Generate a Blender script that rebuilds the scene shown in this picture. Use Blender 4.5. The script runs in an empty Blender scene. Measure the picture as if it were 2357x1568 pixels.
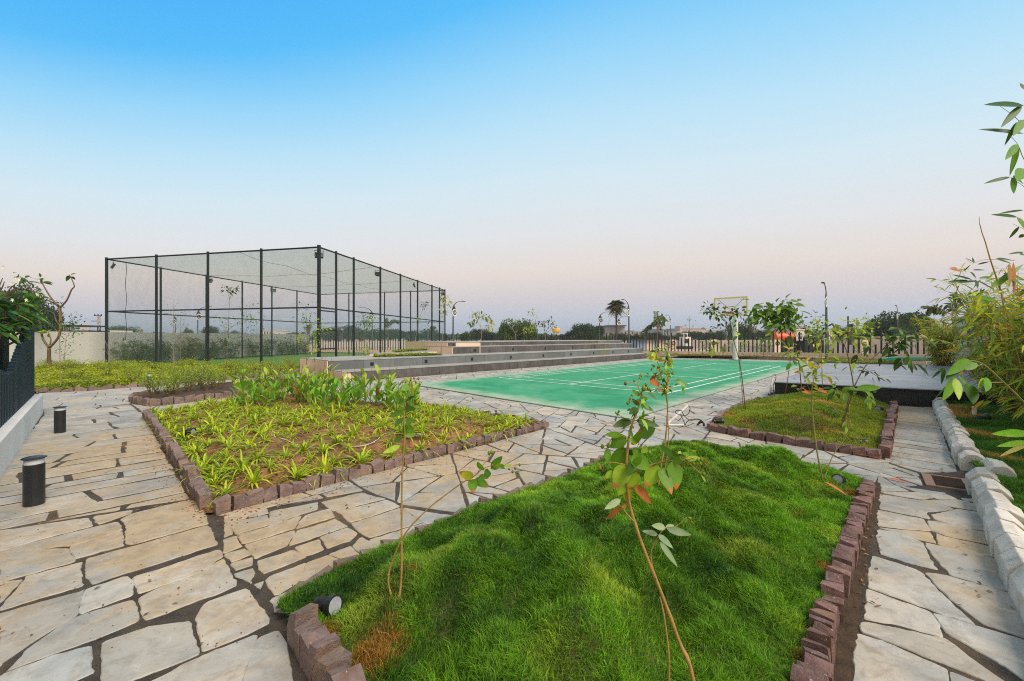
import bpy, math, random
import numpy as np
from mathutils import Vector, Matrix, noise
R = random.Random(7)
NR = np.random.default_rng(7)
rad = math.radians
scene = bpy.context.scene
COL = scene.collection
# ---------------------------------------------------------------- camera
H = 1.4; HV = 777.0; F = 950.0; CX = 1178.5
cam = bpy.data.cameras.new("camera"); camo = bpy.data.objects.new("camera", cam); COL.objects.link(camo)
camo.location = (0, 0, H); camo.rotation_euler = (rad(90), 0, 0)
cam.sensor_width = 36; cam.lens = 36 * F / 2357.0
cam.shift_y = -(784 - HV) / 2357.0
cam.clip_start = 0.05; cam.clip_end = 3000
scene.camera = camo

def W(u, v, z=0.0):            # survey point lying at height z
    d = (H - z) * F / (v - HV)
    return Vector(((u - CX) / F * d, d, z))
def PD(u, v, d):               # survey point at distance d
    return Vector(((u - CX) / F * d, d, H + (HV - v) / F * d))
def lin(c):
    c = c / 255.0
    return c / 12.92 if c <= 0.04045 else ((c + 0.055) / 1.055) ** 2.4
def rgb(r, g, b): return (lin(r), lin(g), lin(b))

# ---------------------------------------------------------------- materials
def newmat(name):
    m = bpy.data.materials.new(name); m.use_nodes = True
    nt = m.node_tree; nt.nodes.clear()
    out = nt.nodes.new('ShaderNodeOutputMaterial')
    return m, nt, out
def N(nt, t, **kw):
    n = nt.nodes.new('ShaderNode' + t)
    for k, val in kw.items():
        if k in n.inputs: n.inputs[k].default_value = val
        else: setattr(n, k, val)
    return n
def noise_node(nt, scale, detail=4, rough=0.55, vec=None, dist=0.0):
    if vec is None:
        g = N(nt, 'NewGeometry'); vec = g.outputs['Position']
    n = N(nt, 'TexNoise'); n.inputs['Scale'].default_value = scale
    n.inputs['Detail'].default_value = detail; n.inputs['Roughness'].default_value = rough
    n.inputs['Distortion'].default_value = dist
    nt.links.new(vec, n.inputs['Vector'])
    return n
def ramp(nt, fac, stops):
    r = N(nt, 'ValToRGB'); e = r.color_ramp.elements
    while len(e) < len(stops): e.new(0.5)
    for el, (p, c) in zip(e, stops):
        el.position = p; el.color = (c[0], c[1], c[2], 1) if not isinstance(c, (int, float)) else (c, c, c, 1)
    nt.links.new(fac, r.inputs[0]); return r
def mixc(nt, fac, a, b, mode='MIX'):
    m = N(nt, 'Mix', data_type='RGBA', blend_type=mode)
    for s, x in ((0, fac), (6, a), (7, b)):
        if hasattr(x, 'is_output'): nt.links.new(x, m.inputs[s])
        elif isinstance(x, (int, float)): m.inputs[s].default_value = x
        else: m.inputs[s].default_value = (x[0], x[1], x[2], 1)
    return m.outputs[2]
def mat(name, c1, c2=None, scale=6, rough=0.7, bump=0.0, bscale=40, speck=None, metal=0.0, spec=0.4, attr=False, stain=None):
    """two tone noise material; speck=(colour, scale, threshold); stain=(colour, scale, lo, hi)"""
    m, nt, out = newmat(name)
    p = N(nt, 'BsdfPrincipled'); p.inputs['Roughness'].default_value = rough
    p.inputs['Metallic'].default_value = metal; p.inputs['Specular IOR Level'].default_value = spec
    if c2 is None: c2 = tuple(x * 0.85 for x in c1)
    n = noise_node(nt, scale, 6)
    r = ramp(nt, n.outputs[0], [(0.3, c1), (0.7, c2)])
    col = r.outputs[0]
    if attr:
        a = N(nt, 'Attribute', attribute_name='Col')
        col = mixc(nt, 1.0, col, a.outputs[0], 'MULTIPLY')
    if stain:
        s = noise_node(nt, stain[1], 5, 0.65, dist=0.4)
        sr = ramp(nt, s.outputs[0], [(stain[2], 0.0), (stain[3], 1.0)])
        col = mixc(nt, sr.outputs[0], col, stain[0])
    if speck:
        s = noise_node(nt, speck[1], 3, 0.7)
        sr = ramp(nt, s.outputs[0], [(speck[2], 0.0), (speck[2] + 0.04, 1.0)])
        col = mixc(nt, sr.outputs[0], col, speck[0])
    nt.links.new(col, p.inputs['Base Color'])
    if bump:
        b = N(nt, 'Bump'); b.inputs['Strength'].default_value = bump; b.inputs['Distance'].default_value = 0.02
        bn = noise_node(nt, bscale, 6, 0.7)
        nt.links.new(bn.outputs[0], b.inputs['Height']); nt.links.new(b.outputs[0], p.inputs['Normal'])
    nt.links.new(p.outputs[0], out.inputs[0])
    return m
def leafmat(name, trans=0.35, rough=0.45, gloss=0.25, vary=0.25, gain=1.0):
    m, nt, out = newmat(name)
    a = N(nt, 'Attribute', attribute_name='Col')
    n = noise_node(nt, 38 if name == 'leaf' else 9, 5)
    col = mixc(nt, vary, a.outputs[0], ramp(nt, n.outputs[0], [(0.3, (0.4, 0.45, 0.3)), (0.7, (1.35, 1.2, 1.0))]).outputs[0], 'MULTIPLY')
    p = N(nt, 'BsdfPrincipled'); p.inputs['Roughness'].default_value = rough; p.inputs['Specular IOR Level'].default_value = gloss
    nt.links.new(col, p.inputs['Base Color'])
    t = N(nt, 'BsdfTranslucent')
    tc = mixc(nt, 1.0, col, (1.25, 1.2, 0.5), 'MULTIPLY')
    nt.links.new(tc, t.inputs[0])
    mx = N(nt, 'MixShader'); mx.inputs[0].default_value = trans
    nt.links.new(p.outputs[0], mx.inputs[1]); nt.links.new(t.outputs[0], mx.inputs[2])
    nt.links.new(mx.outputs[0], out.inputs[0])
    return m

M = {}
M['leaf'] = leafmat('leaf', vary=.45)
M['grass'] = leafmat('grass_blades', trans=0.35, rough=0.5, gloss=0.25, vary=0.35)
M['far_leaf'] = leafmat('far_foliage', trans=0.15, rough=0.8, gloss=0.05)
M['bark'] = mat('bark', (0.20, 0.13, 0.06), (0.10, 0.06, 0.035), 30, 0.85, 0.5, 60)
M['stem'] = mat('plant_stem', (0.42, 0.26, 0.07), (0.28, 0.18, 0.045), 25, 0.6, 0.3, 120)
M['green_stem'] = mat('green_stem', (0.22, 0.27, 0.06), (0.30, 0.20, 0.06), 20, 0.6)
M['palebark'] = mat('pale_bark', (0.33, 0.26, 0.19), (0.22, 0.17, 0.12), 25, 0.85, 0.4, 80)
M['palm_bark'] = mat('palm_bark', (0.09, 0.065, 0.045), (0.045, 0.033, 0.025), 20, 0.9, 0.8, 30)
M['purple_stone'] = mat('purple_sandstone', (0.165, 0.105, 0.082), (0.26, 0.20, 0.185), 16, 0.75, 0.8, 45, speck=((0.5, 0.47, 0.46), 60, 0.66), attr=True, stain=((0.30, 0.19, 0.11), 7, 0.52, 0.72))
M['red_stone'] = mat('red_sandstone', (0.135, 0.062, 0.048), (0.24, 0.155, 0.14), 16, 0.7, 0.8, 45, speck=((0.5, 0.45, 0.45), 60, 0.66), attr=True, stain=((0.22, 0.13, 0.075), 7, 0.55, 0.75))
M['kerb_white'] = mat('white_kerb_stone', (0.70, 0.69, 0.66), (0.52, 0.49, 0.43), 9, 0.7, 0.6, 50, speck=((0.2, 0.17, 0.13), 60, 0.66), attr=True, stain=((0.33, 0.29, 0.22), 6, 0.55, 0.75))
M['kerb_cream'] = mat('cream_kerb_stone', (0.58, 0.47, 0.36), (0.44, 0.34, 0.25), 3, 0.75, 0.3, 30, attr=True)
M['grout'] = mat('gravel_joint', (0.038, 0.034, 0.029), (0.11, 0.088, 0.065), 9, 0.95, 1.0, 110, speck=((0.28, 0.26, 0.23), 160, 0.62), stain=((0.22, 0.13, 0.065), 1.1, 0.52, 0.72))
M['soil'] = mat('garden_soil', (0.30, 0.145, 0.058), (0.12, 0.058, 0.026), 5, 0.95, 1.0, 26, speck=((0.42, 0.26, 0.15), 34, 0.62))
M['dark_soil'] = mat('damp_soil', (0.10, 0.065, 0.038), (0.045, 0.03, 0.018), 12, 0.95, 1.0, 40)
M['dusty'] = mat('dusty_land', (0.42, 0.33, 0.25), (0.33, 0.27, 0.21), 0.15, 0.95, 0.2, 3)
M['turf'] = mat('artificial_turf', (0.15, 0.30, 0.035), (0.11, 0.25, 0.03), 1.5, 0.9, 0.6, 90)
M['grass_base'] = mat('grass_thatch', (0.045, 0.09, 0.015), (0.07, 0.065, 0.02), 8, 0.95, 0.8, 60)
M['cover_base'] = mat('ground_cover_base', (0.17, 0.22, 0.02), (0.09, 0.11, 0.015), 3, 0.95, 0.8, 30)
M['white_wall'] = mat('white_render', (0.62, 0.60, 0.56), (0.54, 0.51, 0.47), 0.5, 0.8, 0.1, 60, stain=((0.45, 0.42, 0.36), 1.3, 0.60, 0.8))
M['plinth_white'] = mat('white_plinth_render', (0.72, 0.71, 0.68), (0.64, 0.62, 0.58), 1.2, 0.8, 0.15, 60)
M['cream'] = mat('cream_render', (0.80, 0.60, 0.44), (0.74, 0.55, 0.41), 0.8, 0.8, 0.08, 60)
M['peach'] = mat('peach_render', (0.85, 0.62, 0.45), (0.80, 0.58, 0.42), 0.8, 0.8, 0.08, 60)
M['greywash'] = mat('grey_render', (0.56, 0.53, 0.49), (0.50, 0.47, 0.44), 0.8, 0.8, 0.08, 60)
M['navy'] = mat('navy_paint', (0.003, 0.018, 0.030), (0.005, 0.026, 0.040), 3, 0.5, 0.05, 90, spec=0.25)
M['iron'] = mat('black_iron_paint', (0.012, 0.016, 0.017), (0.016, 0.021, 0.022), 4, 0.5, 0.1, 60, spec=0.25)
M['barblack'] = mat('black_bar_paint', (0.008, 0.008, 0.008), None, 4, 0.5)
M['black_plastic'] = mat('black_plastic', (0.012, 0.013, 0.014), (0.02, 0.021, 0.022), 10, 0.35, 0.1, 90, spec=0.5)
M['opal'] = mat('opal_diffuser', (0.62, 0.63, 0.64), None, 3, 0.4)
M['glassy'] = mat('lamp_lens', (0.40, 0.43, 0.45), (0.25, 0.27, 0.3), 60, 0.15, spec=0.8)
M['pvc'] = mat('white_pvc', (0.72, 0.71, 0.68), (0.6, 0.58, 0.53), 8, 0.4)
M['cable'] = mat('black_cable', (0.018, 0.016, 0.014), (0.05, 0.042, 0.035), 20, 0.55)
M['white_paint'] = mat('white_steel_paint', (0.74, 0.72, 0.68), (0.62, 0.60, 0.55), 3, 0.4, stain=((0.45, 0.38, 0.28), 3.0, 0.62, 0.75))
M['yellow_paint'] = mat('yellow_frame_paint', (0.85, 0.66, 0.12), (0.78, 0.60, 0.14), 3, 0.5)
M['red_paint'] = mat('red_rim_paint', (0.36, 0.03, 0.02), (0.25, 0.02, 0.015), 8, 0.5)
M['granite'] = mat('black_granite', (0.010, 0.010, 0.011), (0.03, 0.028, 0.026), 5, 0.28, 0.15, 40, speck=((0.30, 0.27, 0.23), 24, 0.70), spec=0.5)
M['whiteline'] = mat('white_line_paint', (0.86, 0.88, 0.86), (0.78, 0.82, 0.79), 5, 0.7, stain=((0.3, 0.55, 0.42), 8, 0.68, 0.80))
M['rust_frame'] = mat('red_oxide_frame', (0.30, 0.17, 0.12), (0.25, 0.17, 0.13), 10, 0.8, 0.3, 60)
M['rust'] = mat('rusty_bars', (0.07, 0.035, 0.018), (0.035, 0.02, 0.012), 30, 0.8, 0.4, 90)
M['dry'] = leafmat('dry_litter', trans=0.2, rough=0.7, gloss=0.1)
M['orange'] = mat('orange_tank_paint', (0.75, 0.09, 0.015), (0.6, 0.10, 0.03), 1.5, 0.45)
M['darkmetal'] = mat('dark_metal', (0.03, 0.028, 0.026), None, 5, 0.6)
M['tyre'] = mat('rubber', (0.02, 0.02, 0.02), None, 10, 0.85)
M['concrete'] = mat('concrete_panels', (0.46, 0.40, 0.34), (0.38, 0.34, 0.30), 0.6, 0.85)
M['bld_grey'] = mat('grey_block_paint', (0.34, 0.31, 0.31), (0.30, 0.28, 0.28), 0.1, 0.8)
M['bld_cream'] = mat('pale_block_paint', (0.68, 0.60, 0.52), (0.60, 0.53, 0.47), 0.1, 0.8)
M['bld_tan'] = mat('tan_block_paint', (0.42, 0.34, 0.29), (0.38, 0.31, 0.27), 0.1, 0.8)
M['window'] = mat('dark_window', (0.03, 0.035, 0.045), None, 3, 0.2)
M['yellow_tower'] = mat('yellow_tower_paint', (0.85, 0.50, 0.04), (0.75, 0.45, 0.05), 0.5, 0.6)
M['bluepaint'] = mat('blue_shed_paint', (0.25, 0.36, 0.52), (0.30, 0.38, 0.48), 1, 0.7)
M['hose'] = mat('green_hose', (0.02, 0.30, 0.17), (0.03, 0.36, 0.22), 8, 0.45)
M['whitehose'] = mat('white_hose', (0.66, 0.64, 0.6), (0.5, 0.46, 0.4), 12, 0.5)
M['sign_green'] = mat('sign_panel_green', (0.02, 0.045, 0.04), None, 3, 0.5)
M['sign_white'] = mat('sign_ring_white', (0.72, 0.72, 0.70), None, 3, 0.5)
M['polesteel'] = mat('grey_pole_paint', (0.07, 0.085, 0.09), (0.10, 0.115, 0.12), 3, 0.5)
M['ball'] = mat('petal_white', (0.8, 0.8, 0.74), None, 5, 0.6)

def stone_mat():
    m, nt, out = newmat('flagstone')
    p = N(nt, 'BsdfPrincipled'); p.inputs['Roughness'].default_value = 0.62; p.inputs['Specular IOR Level'].default_value = 0.35
    a = N(nt, 'Attribute', attribute_name='Col')
    n1 = noise_node(nt, 1.6, 5, 0.6, dist=0.6)
    grey_blue = ramp(nt, n1.outputs[0], [(0.32, (0.46, 0.42, 0.345)), (0.48, (0.38, 0.37, 0.335)), (0.64, (0.26, 0.27, 0.265))])
    col = mixc(nt, 1.0, grey_blue.outputs[0], a.outputs[0], 'MULTIPLY')
    # tan earth carried on to the slabs: strong near some places (left path, along the planting bed, right path)
    g = N(nt, 'NewGeometry'); tot = None
    for (pt, r) in (((-4.6, 5.3, 0), 2.5), ((-2.6, 3.2, 0), 1.5), ((-0.6, 4.7, 0), 1.6), ((7.2, 7.2, 0), 2.2), ((3.2, 2.6, 0), .8),
                    ((-1.6, 2.9, 0), 1.2), ((-6.5, 10.5, 0), 2.5)):
        d = N(nt, 'VectorMath', operation='DISTANCE'); d.inputs[1].default_value = pt
        nt.links.new(g.outputs['Position'], d.inputs[0])
        mr = N(nt, 'MapRange'); mr.inputs[1].default_value = r * 0.15; mr.inputs[2].default_value = r
        mr.inputs[3].default_value = 1; mr.inputs[4].default_value = 0
        nt.links.new(d.outputs[1], mr.inputs[0])
        if tot is None: tot = mr.outputs[0]
        else:
            ad = N(nt, 'Math', operation='MAXIMUM'); nt.links.new(tot, ad.inputs[0]); nt.links.new(mr.outputs[0], ad.inputs[1]); tot = ad.outputs[0]
    n2 = noise_node(nt, 2.3, 6, 0.7, dist=0.5)
    ad = N(nt, 'Math', operation='MULTIPLY_ADD'); nt.links.new(tot, ad.inputs[0]); ad.inputs[1].default_value = 0.29; nt.links.new(n2.outputs[0], ad.inputs[2])
    dust = ramp(nt, ad.outputs[0], [(0.54, 0.0), (0.76, 0.85)])
    n3 = noise_node(nt, 6, 4)
    dustc = ramp(nt, n3.outputs[0], [(0.3, (0.35, 0.25, 0.13)), (0.7, (0.47, 0.355, 0.205))])
    col = mixc(nt, dust.outputs[0], col, dustc.outputs[0])
    # stains and pits
    n4 = noise_node(nt, 9, 10, 0.78, dist=0.5)
    st = ramp(nt, n4.outputs[0], [(0.48, 0.0), (0.64, 0.65)])
    col = mixc(nt, st.outputs[0], col, (0.23, 0.195, 0.145))
    n6 = noise_node(nt, 3.4, 9, 0.8, dist=1.2)
    s6 = ramp(nt, n6.outputs[0], [(0.54, 0.0), (0.70, 0.55)]); col = mixc(nt, s6.outputs[0], col, (0.56, 0.55, 0.52))
    n5 = noise_node(nt, 120, 3, 0.6)
    sp = ramp(nt, n5.outputs[0], [(0.66, 0.0), (0.70, 0.7)])
    col = mixc(nt, sp.outputs[0], col, (0.12, 0.075, 0.045))
    nt.links.new(col, p.inputs['Base Color'])
    b = N(nt, 'Bump'); b.inputs['Strength'].default_value = 0.35; b.inputs['Distance'].default_value = 0.01
    bn = noise_node(nt, 30, 8, 0.7); nt.links.new(bn.outputs[0], b.inputs['Height']); nt.links.new(b.outputs[0], p.inputs['Normal'])
    nt.links.new(p.outputs[0], out.inputs[0]); return m
M['flag'] = stone_mat()

def court_mat():
    m, nt, out = newmat('green_acrylic')
    p = N(nt, 'BsdfPrincipled'); p.inputs['Roughness'].default_value = 0.7; p.inputs['Specular IOR Level'].default_value = 0.3
    n = noise_node(nt, 0.7, 9, 0.72, dist=0.8)
    c = ramp(nt, n.outputs[0], [(0.36, (0.012, 0.225, 0.095)), (0.5, (0.028, 0.28, 0.13)), (0.68, (0.09, 0.33, 0.18))]).outputs[0]
    # dusty rim: edge weight stored on the mesh
    a = N(nt, 'Attribute', attribute_name='Col')
    n2 = noise_node(nt, 1.6, 6, 0.7, dist=0.4)
    ad = N(nt, 'Math', operation='MULTIPLY_ADD'); nt.links.new(a.outputs[2], ad.inputs[0]); ad.inputs[1].default_value = 0.45; nt.links.new(n2.outputs[0], ad.inputs[2])
    e = ramp(nt, ad.outputs[0], [(0.56, 0.0), (0.95, 0.75)])
    c = mixc(nt, e.outputs[0], c, (0.42, 0.46, 0.36))
    n3 = noise_node(nt, 9, 5, 0.7)
    s = ramp(nt, n3.outputs[0], [(0.70, 0.0), (0.77, 0.35)])
    c = mixc(nt, s.outputs[0], c, (0.45, 0.55, 0.42))
    nt.links.new(c, p.inputs['Base Color']); nt.links.new(p.outputs[0], out.inputs[0]); return m
M['court'] = court_mat()

def slab_mat(name, c1, c2, streak, joint=None, rough=0.55):
    """cladding stone: streaks running down, tone per slab from Col"""
    m, nt, out = newmat(name)
    p = N(nt, 'BsdfPrincipled'); p.inputs['Roughness'].default_value = rough; p.inputs['Specular IOR Level'].default_value = 0.4
    g = N(nt, 'NewGeometry'); mp = N(nt, 'Mapping'); mp.inputs['Scale'].default_value = (1, 1, 0.12)
    nt.links.new(g.outputs['Position'], mp.inputs[0])
    n = noise_node(nt, 14, 6, 0.7, vec=mp.outputs[0]); n0 = noise_node(nt, 2.2, 6, 0.7, dist=0.3)
    c = ramp(nt, n0.outputs[0], [(0.32, c1), (0.7, c2)]).outputs[0]
    a = N(nt, 'Attribute', attribute_name='Col'); c = mixc(nt, 1.0, c, a.outputs[0], 'MULTIPLY')
    s = ramp(nt, n.outputs[0], [(0.5, 0.0), (0.75, streak)])
    c = mixc(nt, s.outputs[0], c, tuple(x * 0.3 for x in c1))
    n5 = noise_node(nt, 7, 6, 0.75)
    w = ramp(nt, n5.outputs[0], [(0.62, 0.0), (0.8, 0.45)]); c = mixc(nt, w.outputs[0], c, (0.42, 0.41, 0.38))
    nt.links.new(c, p.inputs['Base Color'])
    b = N(nt, 'Bump'); b.inputs['Strength'].default_value = 0.3; b.inputs['Distance'].default_value = 0.01
    nt.links.new(n.outputs[0], b.inputs['Height']); nt.links.new(b.outputs[0], p.inputs['Normal'])
    nt.links.new(p.outputs[0], out.inputs[0]); return m
M['slate_dark'] = slab_mat('weathered_dark_stone', (0.075, 0.07, 0.068), (0.14, 0.128, 0.12), 0.75)
M['slate'] = slab_mat('grey_slate_cladding', (0.12, 0.133, 0.135), (0.165, 0.178, 0.175), 0.25)
M['tread'] = mat('pale_tread_stone', (0.38, 0.37, 0.35), (0.27, 0.265, 0.25), 2.5, 0.55, 0.1, 50, stain=((0.25, 0.23, 0.2), 5, 0.6, 0.75))
def deck_mat():
    m, nt, out = newmat('stage_deck_tiles')
    p = N(nt, 'BsdfPrincipled'); p.inputs['Roughness'].default_value = 0.42; p.inputs['Specular IOR Level'].default_value = 0.5
    g = N(nt, 'NewGeometry'); mp = N(nt, 'Mapping'); mp.inputs['Rotation'].default_value = (0, 0, rad(31)); nt.links.new(g.outputs['Position'], mp.inputs[0])
    br = N(nt, 'TexBrick'); nt.links.new(mp.outputs[0], br.inputs[0])
    br.inputs['Color1'].default_value = (0.26, 0.27, 0.295, 1); br.inputs['Color2'].default_value = (0.19, 0.20, 0.22, 1); br.inputs['Mortar'].default_value = (0.12, 0.12, 0.13, 1)
    br.inputs['Scale'].default_value = 1; br.inputs['Mortar Size'].default_value = 0.022; br.inputs['Brick Width'].default_value = 1.5; br.inputs['Row Height'].default_value = 0.62
    n = noise_node(nt, 1.3, 6, 0.7); c = mixc(nt, 0.5, br.outputs[0], ramp(nt, n.outputs[0], [(0.3, (0.8, 0.8, 0.8)), (0.7, (1.2, 1.18, 1.15))]).outputs[0], 'MULTIPLY')
    nt.links.new(c, p.inputs['Base Color']); nt.links.new(p.outputs[0], out.inputs[0]); return m
M['deck'] = deck_mat()
def net_mat(name, col, cell, thick, tr):
    m, nt, out = newmat(name)
    uv = N(nt, 'UVMap'); 
    sx = N(nt, 'SeparateXYZ'); nt.links.new(uv.outputs[0], sx.inputs[0]); res = []
    for k in (0, 1):
        a = N(nt, 'Math', operation='PINGPONG'); nt.links.new(sx.outputs[k], a.inputs[0]); a.inputs[1].default_value = cell / 2
        b = N(nt, 'Math', operation='LESS_THAN'); nt.links.new(a.outputs[0], b.inputs[0]); b.inputs[1].default_value = thick / 2; res.append(b.outputs[0])
    mx = N(nt, 'Math', operation='MAXIMUM'); nt.links.new(res[0], mx.inputs[0]); nt.links.new(res[1], mx.inputs[1])
    d0 = N(nt, 'BsdfDiffuse'); d0.inputs[0].default_value = (*col, 1); d1 = N(nt, 'BsdfTranslucent'); d1.inputs[0].default_value = (*col, 1); d = N(nt, 'MixShader'); d.inputs[0].default_value = tr; nt.links.new(d0.outputs[0], d.inputs[1]); nt.links.new(d1.outputs[0], d.inputs[2]); t = N(nt, 'BsdfTransparent')
    s = N(nt, 'MixShader'); nt.links.new(mx.outputs[0], s.inputs[0]); nt.links.new(t.outputs[0], s.inputs[1]); nt.links.new(d.outputs[0], s.inputs[2])
    nt.links.new(s.outputs[0], out.inputs[0]); return m
M['roofnet'] = net_mat('green_roof_net', (0.34, 0.41, 0.39), 0.045, 0.0135, .6)
M['net'] = net_mat('green_net', (0.22, 0.29, 0.27), 0.045, 0.0036, .5)
def acrylic_mat():
    m, nt, out = newmat('clear_acrylic'); t = N(nt, 'BsdfTransparent'); g = N(nt, 'BsdfGlossy'); g.inputs['Roughness'].default_value = 0.1
    d = N(nt, 'BsdfDiffuse'); d.inputs[0].default_value = (0.6, 0.62, 0.6, 1)
    s = N(nt, 'MixShader'); s.inputs[0].default_value = 0.06; nt.links.new(t.outputs[0], s.inputs[1]); nt.links.new(g.outputs[0], s.inputs[2])
    s2 = N(nt, 'MixShader'); s2.inputs[0].default_value = 0.10; nt.links.new(s.outputs[0], s2.inputs[1]); nt.links.new(d.outputs[0], s2.inputs[2])
    nt.links.new(s2.outputs[0], out.inputs[0]); return m
M['acrylic'] = acrylic_mat()

# ---------------------------------------------------------------- objects and tags
def tag(o, label=None, cat=None, group=None, kind=None):
    if label: o['label'] = label
    if cat: o['category'] = cat
    if group: o['group'] = group
    if kind: o['kind'] = kind
    return o
def empty(name, loc, label, cat, group=None, rz=0.0):
    o = bpy.data.objects.new(name, None); COL.objects.link(o); o.location = loc; o.rotation_euler = (0, 0, rz)
    o.empty_display_size = 0.1
    return tag(o, label, cat, group)
def adopt(o, parent):
    o.parent = parent
    return o
class MB:
    def __init__(s): s.v = []; s.f = []; s.c = []; s.uv = None
    def add(s, vs, fs, col=(1, 1, 1)):
        b = len(s.v); s.v += [tuple(x) for x in vs]; s.c += [col] * len(vs)
        s.f += [tuple(b + i for i in f) for f in fs]; return b
    def box(s, x0, x1, y0, y1, z0, z1, col=(1, 1, 1), mtx=None):
        vs = [Vector((x, y, z)) for z in (z0, z1) for y in (y0, y1) for x in (x0, x1)]
        if mtx: vs = [mtx @ v for v in vs]
        s.add(vs, [(0, 2, 3, 1), (4, 5, 7, 6), (0, 1, 5, 4), (2, 6, 7, 3), (0, 4, 6, 2), (1, 3, 7, 5)], col)
    def bar(s, a, b, w, h=None, col=(1, 1, 1), up=Vector((0, 0, 1))):
        a = Vector(a); b = Vector(b); h = h or w; d = (b - a).normalized()
        if abs(d.dot(up)) > 0.99: up = Vector((0, 1, 0)) if abs(d.y) < .9 else Vector((1, 0, 0))
        x = d.cross(up).normalized(); y = x.cross(d).normalized()
        vs = [p + x * (w / 2 * i) + y * (h / 2 * j) for p in (a, b) for i, j in ((-1, -1), (1, -1), (1, 1), (-1, 1))]
        s.add(vs, [(0, 1, 2, 3), (7, 6, 5, 4), (0, 4, 5, 1), (1, 5, 6, 2), (2, 6, 7, 3), (3, 7, 4, 0)], col)
    def tube(s, pts, r, n=6, col=(1, 1, 1), cap=True):
        pts = [Vector(p) for p in pts]; k = len(pts)
        rr = r if isinstance(r, (list, tuple)) else [r] * k
        vs = []; prev = None
        for i, p in enumerate(pts):
            t = (pts[min(i + 1, k - 1)] - pts[max(i - 1, 0)])
            t = t.normalized() if t.length > 1e-9 else Vector((0, 0, 1))
            if prev is None:
                a = t.orthogonal().normalized()
            else:
                a = (prev - t * prev.dot(t)); a = a.normalized() if a.length > 1e-6 else t.orthogonal().normalized()
            prev = a; b = t.cross(a)
            for j in range(n):
                an = 2 * math.pi * j / n
                vs.append(p + (a * math.cos(an) + b * math.sin(an)) * rr[i])
        fs = [(i * n + j, i * n + (j + 1) % n, (i + 1) * n + (j + 1) % n, (i + 1) * n + j) for i in range(k - 1) for j in range(n)]
        if cap: fs += [tuple(range(n - 1, -1, -1)), tuple((k - 1) * n + j for j in range(n))]
        s.add(vs, fs, col)
    def lathe(s, prof, n=16, c=(0, 0, 0), col=(1, 1, 1), mtx=None):
        c = Vector(c); vs = []
        for r, z in prof:
            for j in range(n):
                an = 2 * math.pi * j / n; q = Vector((r * math.cos(an), r * math.sin(an), z))
                vs.append(c + (mtx @ q if mtx else q))
        k = len(prof)
        fs = [(i * n + j, i * n + (j + 1) % n, (i + 1) * n + (j + 1) % n, (i + 1) * n + j) for i in range(k - 1) for j in range(n)]
        fs += [tuple(range(n - 1, -1, -1)), tuple((k - 1) * n + j for j in range(n))]
        s.add(vs, fs, col)
    def leaf(s, p, d, nrm, L, wd, col, droop=0.25, fold=0.25, tipcol=None, seg=4, shape=0.42):
        """one blade: base p, direction d, face normal nrm"""
        d = Vector(d).normalized(); nrm = Vector(nrm); x = d.cross(nrm)
        if x.length < 1e-4: x = d.orthogonal()
        x.normalize(); nrm = x.cross(d).normalized(); p = Vector(p)
        b = len(s.v); g = Vector((0, 0, -1))
        for i in range(seg + 1):
            t = i / seg
            w = wd * 0.5 * (math.sin(math.pi * min(1, (t ** (math.log(0.5) / math.log(shape))))) ** 0.8 if 0 < t < 1 else 0.0)
            c = p + d * (L * t) + g * (droop * L * t * t)
            cc = col if not tipcol or t < 0.86 else tipcol
            if i in (0, seg): s.v.append(tuple(c)); s.c.append(cc)
            else:
                up = nrm * (w * fold)
                s.v.append(tuple(c - x * w + up)); s.v.append(tuple(c)); s.v.append(tuple(c + x * w + up)); s.c += [cc, tuple(q * 1.12 for q in cc), cc]
        s.f += [(b, b + 1, b + 2), (b, b + 2, b + 3)]
        for i in range(seg - 2):
            k = b + 1 + 3 * i; s.f += [(k, k + 3, k + 4, k + 1), (k + 1, k + 4, k + 5, k + 2)]
        k = b + 1 + 3 * (seg - 2); e = b + 1 + 3 * (seg - 1); s.f += [(k, e, k + 1), (k + 1, e, k + 2)]
    def build(s, name, m, parent=None, smooth=False, bevel=0.0):
        me = bpy.data.meshes.new(name); me.from_pydata(s.v, [], s.f)
        ca = me.color_attributes.new('Col', 'FLOAT_COLOR', 'POINT')
        arr = np.ones((len(s.v), 4), dtype=np.float32); arr[:, :3] = np.array(s.c, dtype=np.float32).reshape(-1, 3)
        ca.data.foreach_set('color', arr.ravel())
        me.materials.append(M[m] if isinstance(m, str) else m)
        if smooth: me.polygons.foreach_set('use_smooth', [True] * len(me.polygons))
        me.update()
        o = bpy.data.objects.new(name, me); COL.objects.link(o)
        if bevel:
            bv = o.modifiers.new('b', 'BEVEL'); bv.width = bevel; bv.segments = 2; bv.limit_method = 'ANGLE'
        if parent: o.parent = parent
        return o
def copy_tree(o, parent=None):
    c = o.copy(); COL.objects.link(c); c.parent = parent
    for ch in [x for x in o.children]: copy_tree(ch, c)
    return c
def clampc(c): return tuple(max(0.0, x) for x in c)
def vary(c, a=0.2, r=R):
    k = 1 + r.uniform(-a, a); h = r.uniform(-a, a) * 0.4
    return clampc((c[0] * k * (1 + h), c[1] * k, c[2] * k * (1 - h)))
def scene_struct(name, mb, m, **kw):
    return tag(mb.build(name, m, **kw), kind='structure')
def poly_area(p): return 0.5 * sum(p[i][0] * p[(i + 1) % len(p)][1] - p[(i + 1) % len(p)][0] * p[i][1] for i in range(len(p)))
def inside(p, poly):
    x, y = p[0], p[1]; c = False; n = len(poly)
    for i in range(n):
        x1, y1 = poly[i][0], poly[i][1]; x2, y2 = poly[(i + 1) % n][0], poly[(i + 1) % n][1]
        if (y1 > y) != (y2 > y) and x < (x2 - x1) * (y - y1) / (y2 - y1) + x1: c = not c
    return c
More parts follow.
